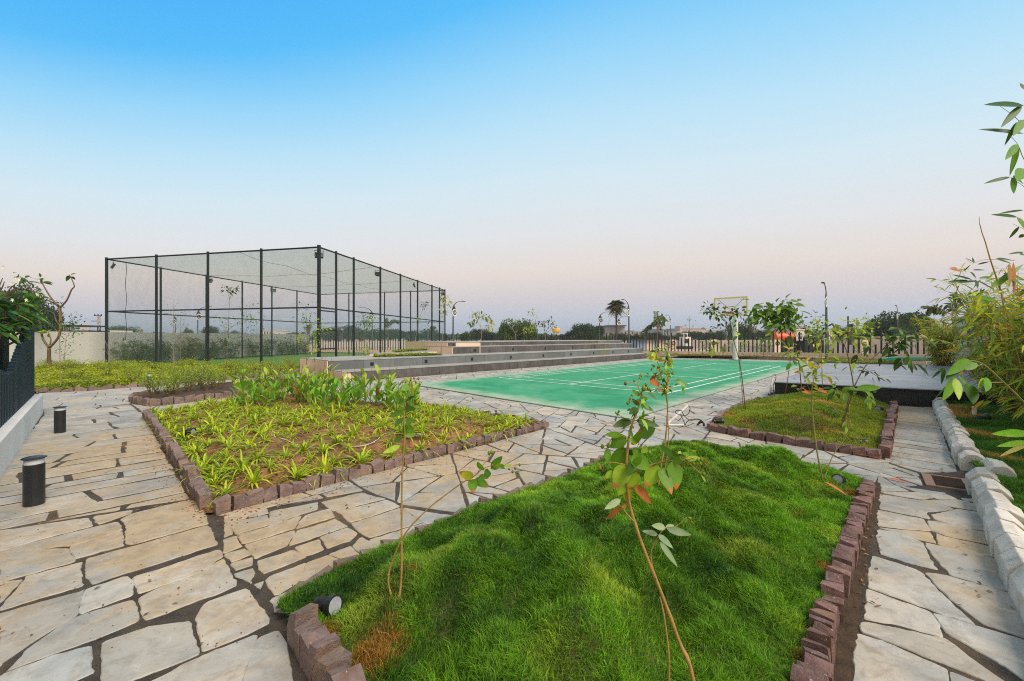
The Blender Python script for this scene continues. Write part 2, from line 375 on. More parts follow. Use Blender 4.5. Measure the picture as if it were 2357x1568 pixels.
def inside_np(P, poly):
    x = P[:, 0]; y = P[:, 1]; c = np.zeros(len(P), bool); n = len(poly)
    for i in range(n):
        x1, y1 = poly[i][0], poly[i][1]; x2, y2 = poly[(i + 1) % n][0], poly[(i + 1) % n][1]
        if y1 == y2: continue
        c ^= ((y1 > y) != (y2 > y)) & (x < (x2 - x1) * (y - y1) / (y2 - y1) + x1)
    return c
def edge_dist_np(P, poly):
    d = np.full(len(P), 1e9); n = len(poly)
    for i in range(n):
        a = np.array(poly[i][:2]); b = np.array(poly[(i + 1) % n][:2]); ab = b - a
        t = np.clip(((P[:, :2] - a) @ ab) / max(ab @ ab, 1e-9), 0, 1)
        d = np.minimum(d, np.linalg.norm(P[:, :2] - a - t[:, None] * ab, axis=1))
    return d
def sub_noise(x, y, s, o=0.0): return noise.noise(Vector((x * s + o, y * s - o, o)))
HAZE = 0.0009
# ================================================================ GROUND AND PAVING
mb = MB()
def grid_sheet(mb, poly, z, step, fn=None, col=(1, 1, 1)):
    xs = [p[0] for p in poly]; ys = [p[1] for p in poly]
    raise NotImplementedError
mb.add([(-900, -300, -0.06), (900, -300, -0.06), (900, 1500, -0.06), (-900, 1500, -0.06)], [(0, 1, 2, 3)])
scene_struct('ground', mb, 'dusty')
mb = MB()
site = [(-24, -2), (16, -2), (26, 16), (24, 24), (13, 33), (4, 38), (-6, 41), (-20, 40), (-24, 18)]
mb.add([(x, y, -0.0055) for x, y in site], [tuple(range(len(site)))])
scene_struct('paving_bed', mb, 'grout')

def clip_half(poly, p, n):       # keep side where (q-p).n >= 0
    out = []
    for i in range(len(poly)):
        a = poly[i]; b = poly[(i + 1) % len(poly)]
        da = (a[0] - p[0]) * n[0] + (a[1] - p[1]) * n[1]; db = (b[0] - p[0]) * n[0] + (b[1] - p[1]) * n[1]
        if da >= 0: out.append(a)
        if (da > 0) != (db > 0) and abs(da - db) > 1e-12:
            t = da / (da - db); out.append((a[0] + (b[0] - a[0]) * t, a[1] + (b[1] - a[1]) * t))
    return out
def split(poly, p, ang):
    n = (-math.sin(ang), math.cos(ang))
    return clip_half(poly, p, n), clip_half(poly, p, (-n[0], -n[1]))
def extent(poly, ang):
    c, s = math.cos(ang), math.sin(ang); t = [x * c + y * s for x, y in poly]; return max(t) - min(t)
def crazy(poly, area, r, jit=0.45):
    A = abs(poly_area(poly))
    if A < area * r.uniform(0.7, 1.5) or A < area * 0.5: return [poly]
    best = max(range(12), key=lambda k: extent(poly, k * math.pi / 12)); ang = best * math.pi / 12
    c, s = math.cos(ang), math.sin(ang); t = [x * c + y * s for x, y in poly]; lo, hi = min(t), max(t)
    q = lo + (hi - lo) * r.uniform(0.36, 0.64)
    cx = sum(x for x, y in poly) / len(poly); cy = sum(y for x, y in poly) / len(poly)
    k = q - (cx * c + cy * s); p = (cx + k * c, cy + k * s)
    a, b = split(poly, p, ang + math.pi / 2 + r.uniform(-jit, jit))
    if len(a) < 3 or len(b) < 3 or min(abs(poly_area(a)), abs(poly_area(b))) < area * 0.16: return [poly]
    return crazy(a, area, r, jit) + crazy(b, area, r, jit)
def courses(poly, ang, wrow, r, lmin=0.5, lmax=1.1, jit=0.35):
    """rows running along ang, cut into slabs"""
    n = (-math.sin(ang), math.cos(ang)); t = [x * n[0] + y * n[1] for x, y in poly]; q = min(t) + wrow * r.uniform(.5, 1); out = []; rest = poly
    rows = []
    while q < max(t) - wrow * 0.4:
        a, b = split(rest, (n[0] * q, n[1] * q), ang + r.uniform(-0.05, 0.05))
        if len(b) >= 3: rows.append(b)
        rest = a; q += wrow * r.uniform(0.65, 1.4)
        if len(rest) < 3: break
    if len(rest) >= 3: rows.append(rest)
    c, s = math.cos(ang), math.sin(ang)
    for row in rows:
        t = [x * c + y * s for x, y in row]; q = min(t) + r.uniform(0.2, lmax); rest = row
        my = sum(x * n[0] + y * n[1] for x, y in row) / len(row)
        while q < max(t) - lmin * 0.5:
            a, b = split(rest, (c * q + n[0] * my, s * q + n[1] * my), ang + math.pi / 2 + r.uniform(-jit, jit))
            # a: left of line (towards -dir)
            if len(a) >= 3 and len(b) >= 3:
                ta = sum(x * c + y * s for x, y in a) / len(a); tb = sum(x * c + y * s for x, y in b) / len(b)
                near, far = (a, b) if ta < tb else (b, a); out.append(near); rest = far
            q += r.uniform(lmin, lmax)
        out.append(rest)
    return [p for p in out if len(p) >= 3 and abs(poly_area(p)) > 0.004]
def inset(poly, d):
    if poly_area(poly) < 0: poly = poly[::-1]
    q = poly
    for i in range(len(poly)):
        a = poly[i]; b = poly[(i + 1) % len(poly)]; L = math.hypot(b[0] - a[0], b[1] - a[1])
        if L < 1e-6: continue
        n = (-(b[1] - a[1]) / L, (b[0] - a[0]) / L)
        q = clip_half(q, (a[0] + n[0] * d, a[1] + n[1] * d), n)
        if len(q) < 3: return None
    return q
def expand(poly, d):
    if poly_area(poly) < 0: poly = poly[::-1]
    n = len(poly); out = []
    for i in range(n):
        a, b, c = Vector(poly[i - 1]), Vector(poly[i]), Vector(poly[(i + 1) % n])
        t1 = (b - a).normalized(); t2 = (c - b).normalized(); n1 = Vector((t1.y, -t1.x)); n2 = Vector((t2.y, -t2.x)); m = n1 + n2
        if m.length < .2: out.append(tuple(b)); continue
        m.normalize(); out.append(tuple(b + m * min(d / max(m.dot(n1), .4), d * 1.8)))
    return out
def clean_poly(p, eps=0.012):
    o = []
    for q in p:
        if not o or math.hypot(q[0] - o[-1][0], q[1] - o[-1][1]) > eps: o.append(q)
    if len(o) > 2 and math.hypot(o[0][0] - o[-1][0], o[0][1] - o[-1][1]) <= eps: o.pop()
    return o
def add_stone(mb, poly, r, top=0.0, jitter=0.010, step=0.09, col=None, bev=0.005, rnd=0.028):
    """irregular slab: corners rounded, edges chipped"""
    if poly_area(poly) < 0: poly = poly[::-1]
    poly = clean_poly(poly)
    if len(poly) < 3: return
    n = len(poly); pts = []
    for i in range(n):          # round the corners
        a = Vector(poly[i - 1]); b = Vector(poly[i]); c = Vector(poly[(i + 1) % n])
        l1 = (a - b).length; l2 = (c - b).length; k1 = min(rnd, l1 * 0.3); k2 = min(rnd, l2 * 0.3)
        p1 = b + (a - b).normalized() * k1; p2 = b + (c - b).normalized() * k2
        pts += [p1, (p1 + p2 + b * 1.2) / 3.2, p2]
    dens = []
    for i in range(len(pts)):
        a = pts[i]; b = pts[(i + 1) % len(pts)]; L = (b - a).length; k = max(1, int(L / step))
        for j in range(k): dens.append(a + (b - a) * (j / k))
    outp = []
    m = len(dens); o = r.uniform(0, 90)
    for i in range(m):
        a = dens[i - 1]; b = dens[(i + 1) % m]; t = (b - a); t = t.normalized() if t.length > 0 else Vector((1, 0))
        nn = Vector((t.y, -t.x)); p = dens[i]
        w = noise.noise(Vector((p.x * 4, p.y * 4, o))) * jitter * 1.8 + noise.noise(Vector((p.x * 17, p.y * 17, o))) * jitter * 1.1 + r.uniform(-1, 1) * jitter * 0.4
        outp.append(p + nn * w)
    tilt = Vector((r.uniform(-0.004, 0.004), r.uniform(-0.004, 0.004))); cx = sum((p for p in outp), Vector((0, 0))) / m
    z = top + r.uniform(-0.001, 0.002)
    if col is None:
        k = r.uniform(0.82, 1.16); w = r.uniform(-0.06, 0.07); col = (k * (1 + w), k, k * (1 - w))
    zf = lambda p: z + (p - cx).dot(tilt)
    tp = [((p + (cx - p).normalized() * bev), p) for p in outp]
    vs = [(q.x, q.y, zf(q)) for q, p in tp] + [(p.x, p.y, zf(p) - bev * 0.8) for q, p in tp] + [(p.x, p.y, z - 0.05) for q, p in tp]
    fs = [tuple(range(m))] + [(m + i, m + (i + 1) % m, (i + 1) % m, i) for i in range(m)] + [(2 * m + i, 2 * m + (i + 1) % m, m + (i + 1) % m, m + i) for i in range(m)]
    mb.add(vs, fs, col)

A5 = lambda L: [W(.266 * x, 1150.8 + .266 * y)[:2] for x, y in L]
A6 = lambda L: [W(517.9 + .266 * x, 1150.8 + .266 * y)[:2] for x, y in L]
A8 = lambda L: [W(1726.2 + .3028 * x, 1093.3 + .3028 * y)[:2] for x, y in L]
DD = lambda L: [W(x, y)[:2] for x, y in L]
tr = []
for L in [
 [(0,266),(380,212),(768,150),(798,222),(430,318),(0,440)], [(0,455),(440,330),(842,232),(1008,192),(1048,262),(610,395),(250,430),(0,490)],
 [(825,140),(1135,88),(1125,112),(862,205)], [(1070,165),(1140,120),(1640,0),(1740,20),(1790,205),(1145,380),(1100,370),(1110,250)],
 [(620,400),(1050,272),(1070,395),(665,502),(620,450)], [(0,500),(240,435),(590,420),(575,470),(625,530),(330,615),(0,705)],
 [(760,510),(1110,410),(1790,222),(1820,240),(1865,385),(810,720),(750,640)], [(230,660),(700,540),(690,740),(0,950),(0,930),(120,800)],
 [(0,715),(180,690),(0,890)], [(755,770),(1085,660),(1140,690),(1140,820),(700,985),(680,950),(720,830)],
 [(1165,665),(1880,440),(1905,490),(1690,640),(1400,735),(1210,805)], [(1220,840),(1420,745),(1700,650),(1935,510),(2050,740),(1620,900),(1270,1035),(1230,1000)],
 [(0,990),(700,790),(735,775),(700,860),(640,1000),(290,1220),(0,1420)], [(60,1475),(300,1240),(660,1010),(1140,865),(1180,1040),(860,1180),(400,1340)],
 [(0,1530),(60,1495),(450,1345),(780,1255),(790,1490),(560,1600),(300,1750),(-100,1750),(-100,1580)], [(890,1240),(1280,1100),(1640,1035),(1700,1330),(1180,1540),(890,1650)],
 [(1705,1015),(1785,885),(2130,760),(2290,960),(2330,1060),(1770,1300)], [(1280,1590),(1760,1350),(2215,1170),(2160,1350),(2060,1568),(1950,1750),(1200,1750)],
 [(2240,1190),(2400,1130),(2450,1230),(2500,1400),(2560,1760),(1990,1760),(2130,1500)], [(800,1700),(880,1690),(1200,1620),(1120,1850),(780,1850)],
 [(-100,300),(-30,280),(-30,440),(-100,470)], [(-100,740),(-20,720),(-20,960),(-100,980)], [(-100,1010),(-20,1000),(-20,1430),(-100,1500)]]: tr.append(A5(L))
for L in [
 [(0,138),(352,52),(372,112),(5,190)], [(390,100),(800,22),(790,80),(650,125),(395,210)], [(115,305),(385,225),(650,140),(600,240),(170,370)],
 [(5,200),(70,290),(0,318)], [(20,200),(360,135),(378,212),(100,292)], [(180,385),(590,265),(600,290),(530,395),(265,500)], [(700,130),(900,80),(955,145),(625,245),(640,190)],
 [(640,262),(960,160),(1060,225),(800,310),(560,395),(600,320)], [(965,95),(1150,62),(1400,0),(1500,55),(1085,190)], [(835,20),(1180,-60),(1390,-10),(945,90),(880,50)],
 [(1095,205),(1520,70),(1700,190),(1260,320),(1180,280)], [(835,320),(1070,235),(1150,285),(1080,350),(890,415)], [(611,405),(810,340),(855,430),(700,480)],
 [(275,530),(590,435),(690,490),(340,630),(290,600)], [(345,690),(400,650),(695,545),(640,700),(455,810)], [(712,540),(895,480),(1065,550),(800,670),(655,695)],
 [(905,470),(1085,400),(1190,500),(1090,540)], [(1105,395),(1180,330),(1345,420),(1210,490)], [(1260,345),(1715,205),(1860,265),(1380,425)], [(1100,580),(1320,490),(1330,540),(1110,640)],
 [(400,860),(640,760),(1010,610),(1105,640),(850,770),(640,900),(440,960)], [(0,470),(170,420),(225,465),(60,530)], [(61,550),(230,500),(240,560),(90,610)],
 [(80,640),(240,590),(265,640),(230,720),(100,670)], [(0,345),(85,320),(150,400),(0,455)], [(240,735),(340,700),(310,770)],
 [(1350,500),(1560,420),(1600,440),(1360,545)], [(1640,390),(1830,315),(1900,330),(1700,420)], [(1880,285),(2040,200),(2120,215),(1930,310)]]: tr.append(A6(L))
tr.append(DD([(930,1170),(1080,1193),(1045,1212),(1015,1222),(975,1202)]))
for L in [
 [(1000,55),(1110,80),(1200,120),(1000,118)], [(1130,82),(1490,138),(1380,150),(1250,122)], [(1000,130),(1300,135),(1400,175),(1280,182),(1040,140)],
 [(1320,145),(1500,150),(1570,180),(1420,178)], [(1000,150),(1270,190),(1500,240),(1545,258),(1335,280),(1360,330),(990,258)], [(1290,192),(1590,190),(1760,235),(1770,275),(1560,245)],
 [(1380,300),(1590,262),(1780,290),(1850,430),(1560,385),(1410,335)], [(980,268),(1320,335),(1360,420),(975,385)], [(1350,350),(1410,350),(1840,450),(1890,540),(1480,455),(1385,420)],
 [(985,400),(1370,435),(1420,520),(1280,490)], [(1410,440),(1470,465),(1890,555),(1925,640),(1450,530)], [(980,415),(1130,440),(1300,510),(1420,715),(1250,680),(990,605)],
 [(1340,515),(1450,540),(1940,655),(2030,905),(1520,755),(1430,650)], [(940,615),(1240,705),(1320,745),(1440,890),(1700,1130),(1370,1020),(915,855),(920,720)],
 [(1350,750),(1500,765),(2035,920),(2083,1020),(2110,1240),(1780,1130),(1560,960)], [(905,870),(1370,1035),(1460,1225),(1100,1130),(870,1090)],
 [(1410,1060),(1700,1145),(2120,1270),(2160,1600),(1900,1430),(1500,1210)], [(865,1120),(1480,1245),(2000,1620),(1880,1600),(1500,1440),(850,1190)],
 [(820,1205),(1000,1260),(1500,1475),(1510,1620),(780,1620)], [(1620,180),(1740,185),(1750,205),(1650,200)], [(1690,215),(1765,215),(1770,232),(1700,225)],
 [(1540,1500),(1900,1640),(1900,1900),(1540,1900)]]: tr.append(A8(L))
pv = MB(); r1 = random.Random(11)
for P in tr:
    P = [tuple(q) for q in P]; P = expand(P, 0.0075)
    add_stone(pv, P, r1, jitter=0.008, step=0.03, rnd=0.014)
# coursed and crazy-laid areas
NOJ = []
def lay(polys, joint, jit=0.008, step=0.12, top=0.0):
    for P in polys:
        q = inset(list(P), joint / 2 * r1.uniform(0.6, 1.4))
        if q and abs(poly_area(q)) > 0.003: add_stone(pv, q, r1, jitter=jit, step=step, top=top, rnd=0.014)
def ang_of(a, b): p = W(*a); q = W(*b); return math.atan2(q.y - p.y, q.x - p.x)
aL = rad(45)
lay(courses(DD([(-90,1236),(-90,1180),(99,955),(99,951),(300,930),(337,958),(440,1148)]), aL, 0.34, r1, 0.5, 1.1, 0.3), 0.038, 0.012)
lay(crazy(DD([(440,1148),(337,958),(482,1186)]), 0.3, r1), 0.03)
lay(courses(DD([(99,951),(89,904),(345,889),(420,893),(300,929)]), aL, 0.42, r1, 0.6, 1.2, 0.1), 0.02, 0.006)
lay(courses(DD([(345,889),(600,868),(770,848),(800,870),(560,893),(420,893)]), aL, 0.5, r1, 0.8, 1.6, 0.2), 0.014, 0.004)
lay(courses(DD([(300,929),(420,893),(560,893),(800,872),(700,915),(560,935),(337,957)]), aL, 0.4, r1, 0.5, 1.1), 0.028)
lay(crazy(DD([(700,915),(789,880),(948,887),(960,938)]), 0.12, r1), 0.022)
lay(crazy(DD([(948,887),(1450,966),(1258,986),(960,938)]), 0.105, r1, 0.6), 0.026)
lay(crazy(DD([(1258,986),(1450,966),(1640,986),(1600,1032),(1440,1048)]), 0.13, r1, 0.6), 0.022)
lay(courses(DD([(482,1190),(800,1104),(840,1129),(740,1148),(525,1186)]), ang_of((482,1190),(800,1104)), 0.34, r1, 0.5, 0.9), 0.02)
lay(crazy(DD([(800,1104),(1258,986),(1440,1048),(1085,1186),(925,1161),(842,1129)]), 0.17, r1, 0.3), 0.026)
lay(crazy(DD([(1640,988),(2035,1058),(2050,1062),(2012,1116),(1900,1088),(1600,1032)]), 0.13, r1, 0.5), 0.024)
lay(courses(DD([(2052,943),(2146,936),(2208,1086),(2120,1088),(2035,1062)]), rad(-52), 0.30, r1, 0.6, 1.2, 0.4), 0.020, 0.012)
lay(crazy(DD([(2014,1110),(2034,1064),(2116,1090),(2128,1117),(2075,1122)]), .05, r1), .02)
lay(crazy(DD([(1450,966),(1879,835),(1900,856),(1782,913),(1640,986)]), 0.13, r1, 0.5), 0.022)
lay(crazy(DD([(1640,986),(1782,913),(2148,940),(2052,944)]), 0.2, r1, 0.5), 0.02)
lay(crazy(DD([(789,880),(1498,824.5),(1520,827),(948,886)]), 0.13, r1, 0.5), 0.022)
lay(crazy(DD([(1498,824.5),(1560,820),(1930,830),(1879,834.5),(1520,827)]), 0.5, r1, 0.5), 0.03)
scene_struct('paving', pv, 'flag')

# drain channel of bare soil between the mound edging and the right path
mb = MB(); ch = DD([(2012,1116),(2030,1118),(2000,1260),(1975,1430),(1965,1640),(1880,1640),(1925,1420),(1975,1240)])
mb.add([(x, y, -0.0025) for x, y in ch], [tuple(range(len(ch)))]); scene_struct('soil_channel', mb, 'dark_soil')
# turf under the net cage
mb = MB(); cage = [Vector((-7.95, 17.0, 0)), Vector((-19.25, 19.6, 0)), Vector((-16.75, 35.7, 0)), Vector((-5.3, 32.6, 0))]
tf = [(-5.6, 15.6), (-20.2, 16.6), (-20.2, 19.5), (-18.0, 37), (-3.6, 36), (-4.4, 20)]
mb.add([(x, y, 0.003) for x, y in tf], [tuple(range(6))]); scene_struct('artificial_turf', mb, 'turf')

# ---------------------------------------------------------------- games court
cc = DD([(948, 885.5), (1450, 965), (1879, 834.5), (1520, 826.5)])
mb = MB(); n = 24; vs = []; cs = []
for i in range(n + 1):
    for j in range(n + 1):
        s, t = i / n, j / n
        x = (cc[0][0] * (1 - s) + cc[1][0] * s) * (1 - t) + (cc[3][0] * (1 - s) + cc[2][0] * s) * t
        y = (cc[0][1] * (1 - s) + cc[1][1] * s) * (1 - t) + (cc[3][1] * (1 - s) + cc[2][1] * s) * t
        e = min(s * 7.2, (1 - s) * 7.2, t * 22, (1 - t) * 22); e = max(0, 1 - e / .6)
        vs.append((x, y, 0.012)); cs.append((e, e, e))
b0 = len(vs); ring = [k for k in range(n + 1)] + [i * (n + 1) + n for i in range(1, n + 1)] + [n * (n + 1) + k for k in range(n - 1, -1, -1)] + [i * (n + 1) for i in range(n - 1, 0, -1)]
fs = [(i * (n + 1) + j, (i + 1) * (n + 1) + j, (i + 1) * (n + 1) + j + 1, i * (n + 1) + j + 1) for i in range(n) for j in range(n)]
low = [(vs[k][0], vs[k][1], -0.03) for k in ring]
fs += [(ring[i], ring[(i + 1) % len(ring)], b0 + (i + 1) % len(ring), b0 + i) for i in range(len(ring))]
mb.v = vs + low; mb.f = fs; mb.c = cs + [(1, 1, 1)] * len(low)
court = scene_struct('sports_court', mb, 'court')
A0 = Vector((-0.45, 14.2)); e1 = Vector((.729, -.6847)); e2 = Vector((.6847, .729)); Wd, Ln = 5.86, 13.4; SS = 0.96
def cline(mb, a, b, w=0.048):
    p = A0 + e1 * a[0] + e2 * a[1]; q = A0 + e1 * b[0] + e2 * b[1]; d = (q - p).normalized(); nn = Vector((-d.y, d.x)) * w / 2
    cline.z += 0.0004
    mb.add([(*(p + nn), cline.z), (*(q + nn), cline.z), (*(q - nn), cline.z), (*(p - nn), cline.z)], [(0, 3, 2, 1)])
cline.z = 0.0165
mb = MB(); sg = 0.44; lg = 0.73; sh = 1.98
for x in (0, sg, Wd - sg, Wd): cline(mb, (x, 0), (x, Ln))
for y in (0, lg, Ln / 2 - sh, Ln / 2 + sh, Ln - lg, Ln): cline(mb, (0, y), (Wd, y))
cline(mb, (Wd / 2, 0), (Wd / 2, Ln / 2 - sh)); cline(mb, (Wd / 2, Ln / 2 + sh), (Wd / 2, Ln))
scene_struct('court_markings', mb, 'whiteline')

# ---------------------------------------------------------------- black granite stage
FLc = W(1782, 880, .35); FRc = Vector((9.6, 7.55, .35)); BLc = W(1898.5, 835.5, .35); BRc = Vector((16.5, 14.9, .35))
st = empty('stage', (FLc.x, FLc.y, 0), 'low black granite stage with pale grey tiled top behind the small lawn', 'stage')
def qbox(mb, q, z0, z1, col=(1, 1, 1)):
    q = [(p[0], p[1]) for p in q]
    if poly_area(q) < 0: q = q[::-1]
    n = len(q); vs = [(x, y, z0) for x, y in q] + [(x, y, z1) for x, y in q]
    mb.add(vs, [tuple(range(n - 1, -1, -1)), tuple(range(n, 2 * n))] + [(i, (i + 1) % n, n + (i + 1) % n, n + i) for i in range(n)], col)
def localise(o, e):
    o.parent = e; o.matrix_parent_inverse = Matrix.Translation(e.location).inverted() if e.rotation_euler.z == 0 else (Matrix.Translation(e.location) @ Matrix.Rotation(e.rotation_euler.z, 4, 'Z')).inverted()
    return o
mb = MB(); qbox(mb, [FLc + Vector((.05, .06, 0)), FRc + Vector((.0, .06, 0)), BRc, BLc], -0.02, 0.318); localise(mb.build('riser', 'granite'), st)
mb = MB(); qbox(mb, [FLc, FRc, BRc + Vector((0.02, 0.02, 0)), BLc + Vector((-.02, .02, 0))], 0.32, 0.346); localise(mb.build('edge_coping', 'granite', bevel=0.006), st)
mb = MB(); qbox(mb, [FLc + Vector((.09, .06, 0)), FRc + Vector((.03, .10, 0)), BRc, BLc + Vector((.03, -.02, 0))], 0.345, 0.350); localise(mb.build('deck', 'deck'), st)

# ---------------------------------------------------------------- stepped seating (amphitheatre)
P1 = Vector((-5.33, 13.0)); ad = Vector((.695, .719)); an = Vector((-.719, .695))
def amp(s, t): return P1 + ad * s + an * t
am = empty('stepped_seating', (P1.x, P1.y, 0), 'long grey stone amphitheatre seating in four steps beside the green court', 'amphitheatre')
# tier: s0,s1,front offset,top z, material
tiers = [(0.0, 21.7, 0.0, 0.33, 0.0, 'slate_dark'), (-0.15, 21.7, 0.75, 0.66, 0.31, 'slate'), (5.8, 22.2, 1.85, 0.99, 0.64, 'slate_dark'), (6.1, 22.2, 2.65, 1.20, 0.97, 'slate_dark')]
rs = random.Random(5)
for k, (s0, s1, t0, zt, zb, mt) in enumerate(tiers):
    back = 1.55 if k == 0 else (2.4 if k < 3 else 3.6)
    mb = MB(); qbox(mb, [amp(s0 + .03, t0 + .03), amp(s1 - .03, t0 + .03), amp(s1 - .03, t0 + back), amp(s0 + .03, t0 + back)], zb - .3 if k else -0.02, zt - 0.035); localise(mb.build('step_core', 'cream'), am)
    mb = MB(); s = s0 + (0.0 if k else 0.28)       # cladding slabs
    while s < s1 - 0.05:
        L = min(rs.uniform(1.05, 1.25) if k % 2 else rs.uniform(.75, .95), s1 - s); g = 0.004
        kk = rs.uniform(.82, 1.12); cl = (kk, kk, kk)
        if k in (1, 2, 3) and s1 - 6.2 < s < s1 - 3.4 and (k > 1 or s < s1 - 5.2): cl = (1.15 * kk, 1.10 * kk, .78 * kk)
        if k in (2, 3) and s > s1 - 3.4: cl = (1.3 * kk, 1.5 * kk, 1.5 * kk)
        qbox(mb, [amp(s + g, t0), amp(s + L - g, t0), amp(s + L - g, t0 + .028), amp(s + g, t0 + .028)], zb, zt - 0.036, cl); s += L
    localise(mb.build('cladding', mt), am)
    mb = MB(); s = s0 - 0.02
    while s < s1:
        L = min(rs.uniform(.9, 1.3), s1 + .02 - s); kk = rs.uniform(.9, 1.05)
        qbox(mb, [amp(s + .002, t0 - .012), amp(s + L - .002, t0 - .012), amp(s + L - .002, t0 + back), amp(s + .002, t0 + back)], zt - 0.034, zt + rs.uniform(-.002, .002), (kk, kk, kk)); s += L
    localise(mb.build('tread', 'tread'), am)
    mb = MB(); qbox(mb, [amp(s0 - .04, t0 - .002), amp(s0 - .012, t0 - .002), amp(s0 - .012, t0 + back), amp(s0 - .04, t0 + back)], zb - .3 if k > 1 else -.02, zt - .036); localise(mb.build('end_face', 'peach'), am)
mb = MB(); qbox(mb, [amp(-.036, .0), amp(.26, -.004), amp(.26, .02), amp(-.036, .02)], -0.02, .294)
for k, sl in ((1, (1.3, 3.55, 5.9, 8.3, 10.7, 13.1, 15.4, 17.6, 19.6)), (2, (7.0, 9.6, 12.2, 14.8, 17.2))):
    for s in sl:
        t0 = tiers[k][2]; zc = (.47 if k == 1 else .80)
        lb = MB(); qbox(lb, [amp(s, t0 - .012), amp(s + .13, t0 - .012), amp(s + .13, t0 + .01), amp(s, t0 + .01)], zc - .065, zc + .065)
        localise(lb.build('step_light', 'black_plastic', bevel=.01), am)
# cream planter walls behind the first steps
def wallbox(name, pts, z0, z1, m, label, cat, capm=None, th=None):
    e = empty(name, (pts[0][0], pts[0][1], 0), label, cat); mb = MB(); qbox(mb, pts, z0, z1 - (.03 if capm else 0)); localise(mb.build('wall_body', m), e)
    if capm: mb = MB(); qbox(mb, pts, z1 - .028, z1); localise(mb.build('coping', capm), e)
    return e
wallbox('planter_wall', [W(851, 813, .78)[:2], W(1006, 806, .78)[:2], Vector(W(1006, 806, .78)[:2]) + Vector((.35, -.9)), (-4.6, 17.1), W(851, 813, .78)[:2] + Vector((.9, -1.1))[:] if False else (-5.3, 16.3)], -.02, .78, 'cream', 'low cream planter wall with turf on top behind the stone seating', 'planter', 'tread')
wallbox('raised_planter', [(-3.9, 23.4), (-2.55, 23.0), (-1.5, 19.6), (-2.6, 19.2), (-3.3, 21.0)], -.02, 1.17, 'cream', 'taller cream block standing at the left end of the upper seating steps', 'planter', 'tread')

# ---------------------------------------------------------------- left plinth and navy slat fence
f0 = W(99, 951); f1 = W(-60, 1190); fd = (f1 - f0).normalized(); fn = Vector((-fd.y, fd.x, 0))
if fn.x > 0: fn = -fn
fe = empty('slat_fence', f0, 'dark navy fence of square posts stepping down in a wave on a white plinth', 'fence')
Lf = (f1 - f0).length + 1.6
mb = MB(); qbox(mb, [f0, f0 + fd * Lf, f0 + fd * Lf + fn * .75, f0 + fn * .75], -.03, .355); localise(mb.build('plinth', 'plinth_white', bevel=0.01), fe)
k = 0; s = 0.10
rf = random.Random(3)
while s < Lf:
    z = 1.60 if s < 1.25 else 1.60 - 0.66 * min(1, (s - 1.25) / 1.75) ** 0.75
    if s > 3.4: z = .94 + .3 * (s - 3.4) / 2
    for row, (off, zz) in enumerate(((.13, z), (.42, 1.60 - max(0, .30 * math.sin((s - .2) * 1.1)) if s > .6 else 1.6))):
        p = f0 + fd * (s + row * .04) + fn * off; mb = MB()
        mtx = Matrix.Translation(p) @ Matrix.Rotation(math.atan2(fd.y, fd.x), 4, 'Z')
        mb.box(-.032, .032, -.032, .032, .352, zz, mtx=mtx); localise(mb.build('post', 'navy', bevel=0.004), fe)
    s += .13; k += 1

# ---------------------------------------------------------------- long white boundary wall on the left
wd = Vector((.155, 1, 0)).normalized(); wn = Vector((-wd.y, wd.x, 0)); w0 = Vector((-21.2, 15.0, 0)); wl = 21.6
e = empty('boundary_wall', w0, 'long plain off-white boundary wall running behind the net cage', 'wall')
mb = MB(); qbox(mb, [w0, w0 + wd * wl, w0 + wd * wl + wn * .2, w0 + wn * .2], -.05, 1.67); localise(mb.build('wall_body', 'white_wall'), e)
# right hand white wall behind the bamboo
r0 = Vector((20.9, 19.6)); r1_ = Vector((5.2, 2.2)); rd = (r1_ - r0).normalized(); rn = Vector((rd.y, -rd.x))
if rn.x < 0: rn = -rn
e = empty('compound_wall', (*r0, 0), 'tall white wall standing behind the bamboo along the right path', 'wall')
mb = MB(); L = (r1_ - r0).length; qbox(mb, [r0, r0 + rd * L, r0 + rd * L + rn * .23, r0 + rn * .23], -.05, 2.22); localise(mb.build('wall_body', 'white_wall'), e)
mb = MB(); qbox(mb, [r0 - rn * .03 - rd * .03, r0 + rd * L - rn * .03, r0 + rd * L + rn * .26, r0 + rn * .26 - rd * .03], 2.222, 2.27); localise(mb.build('coping', 'white_wall'), e)

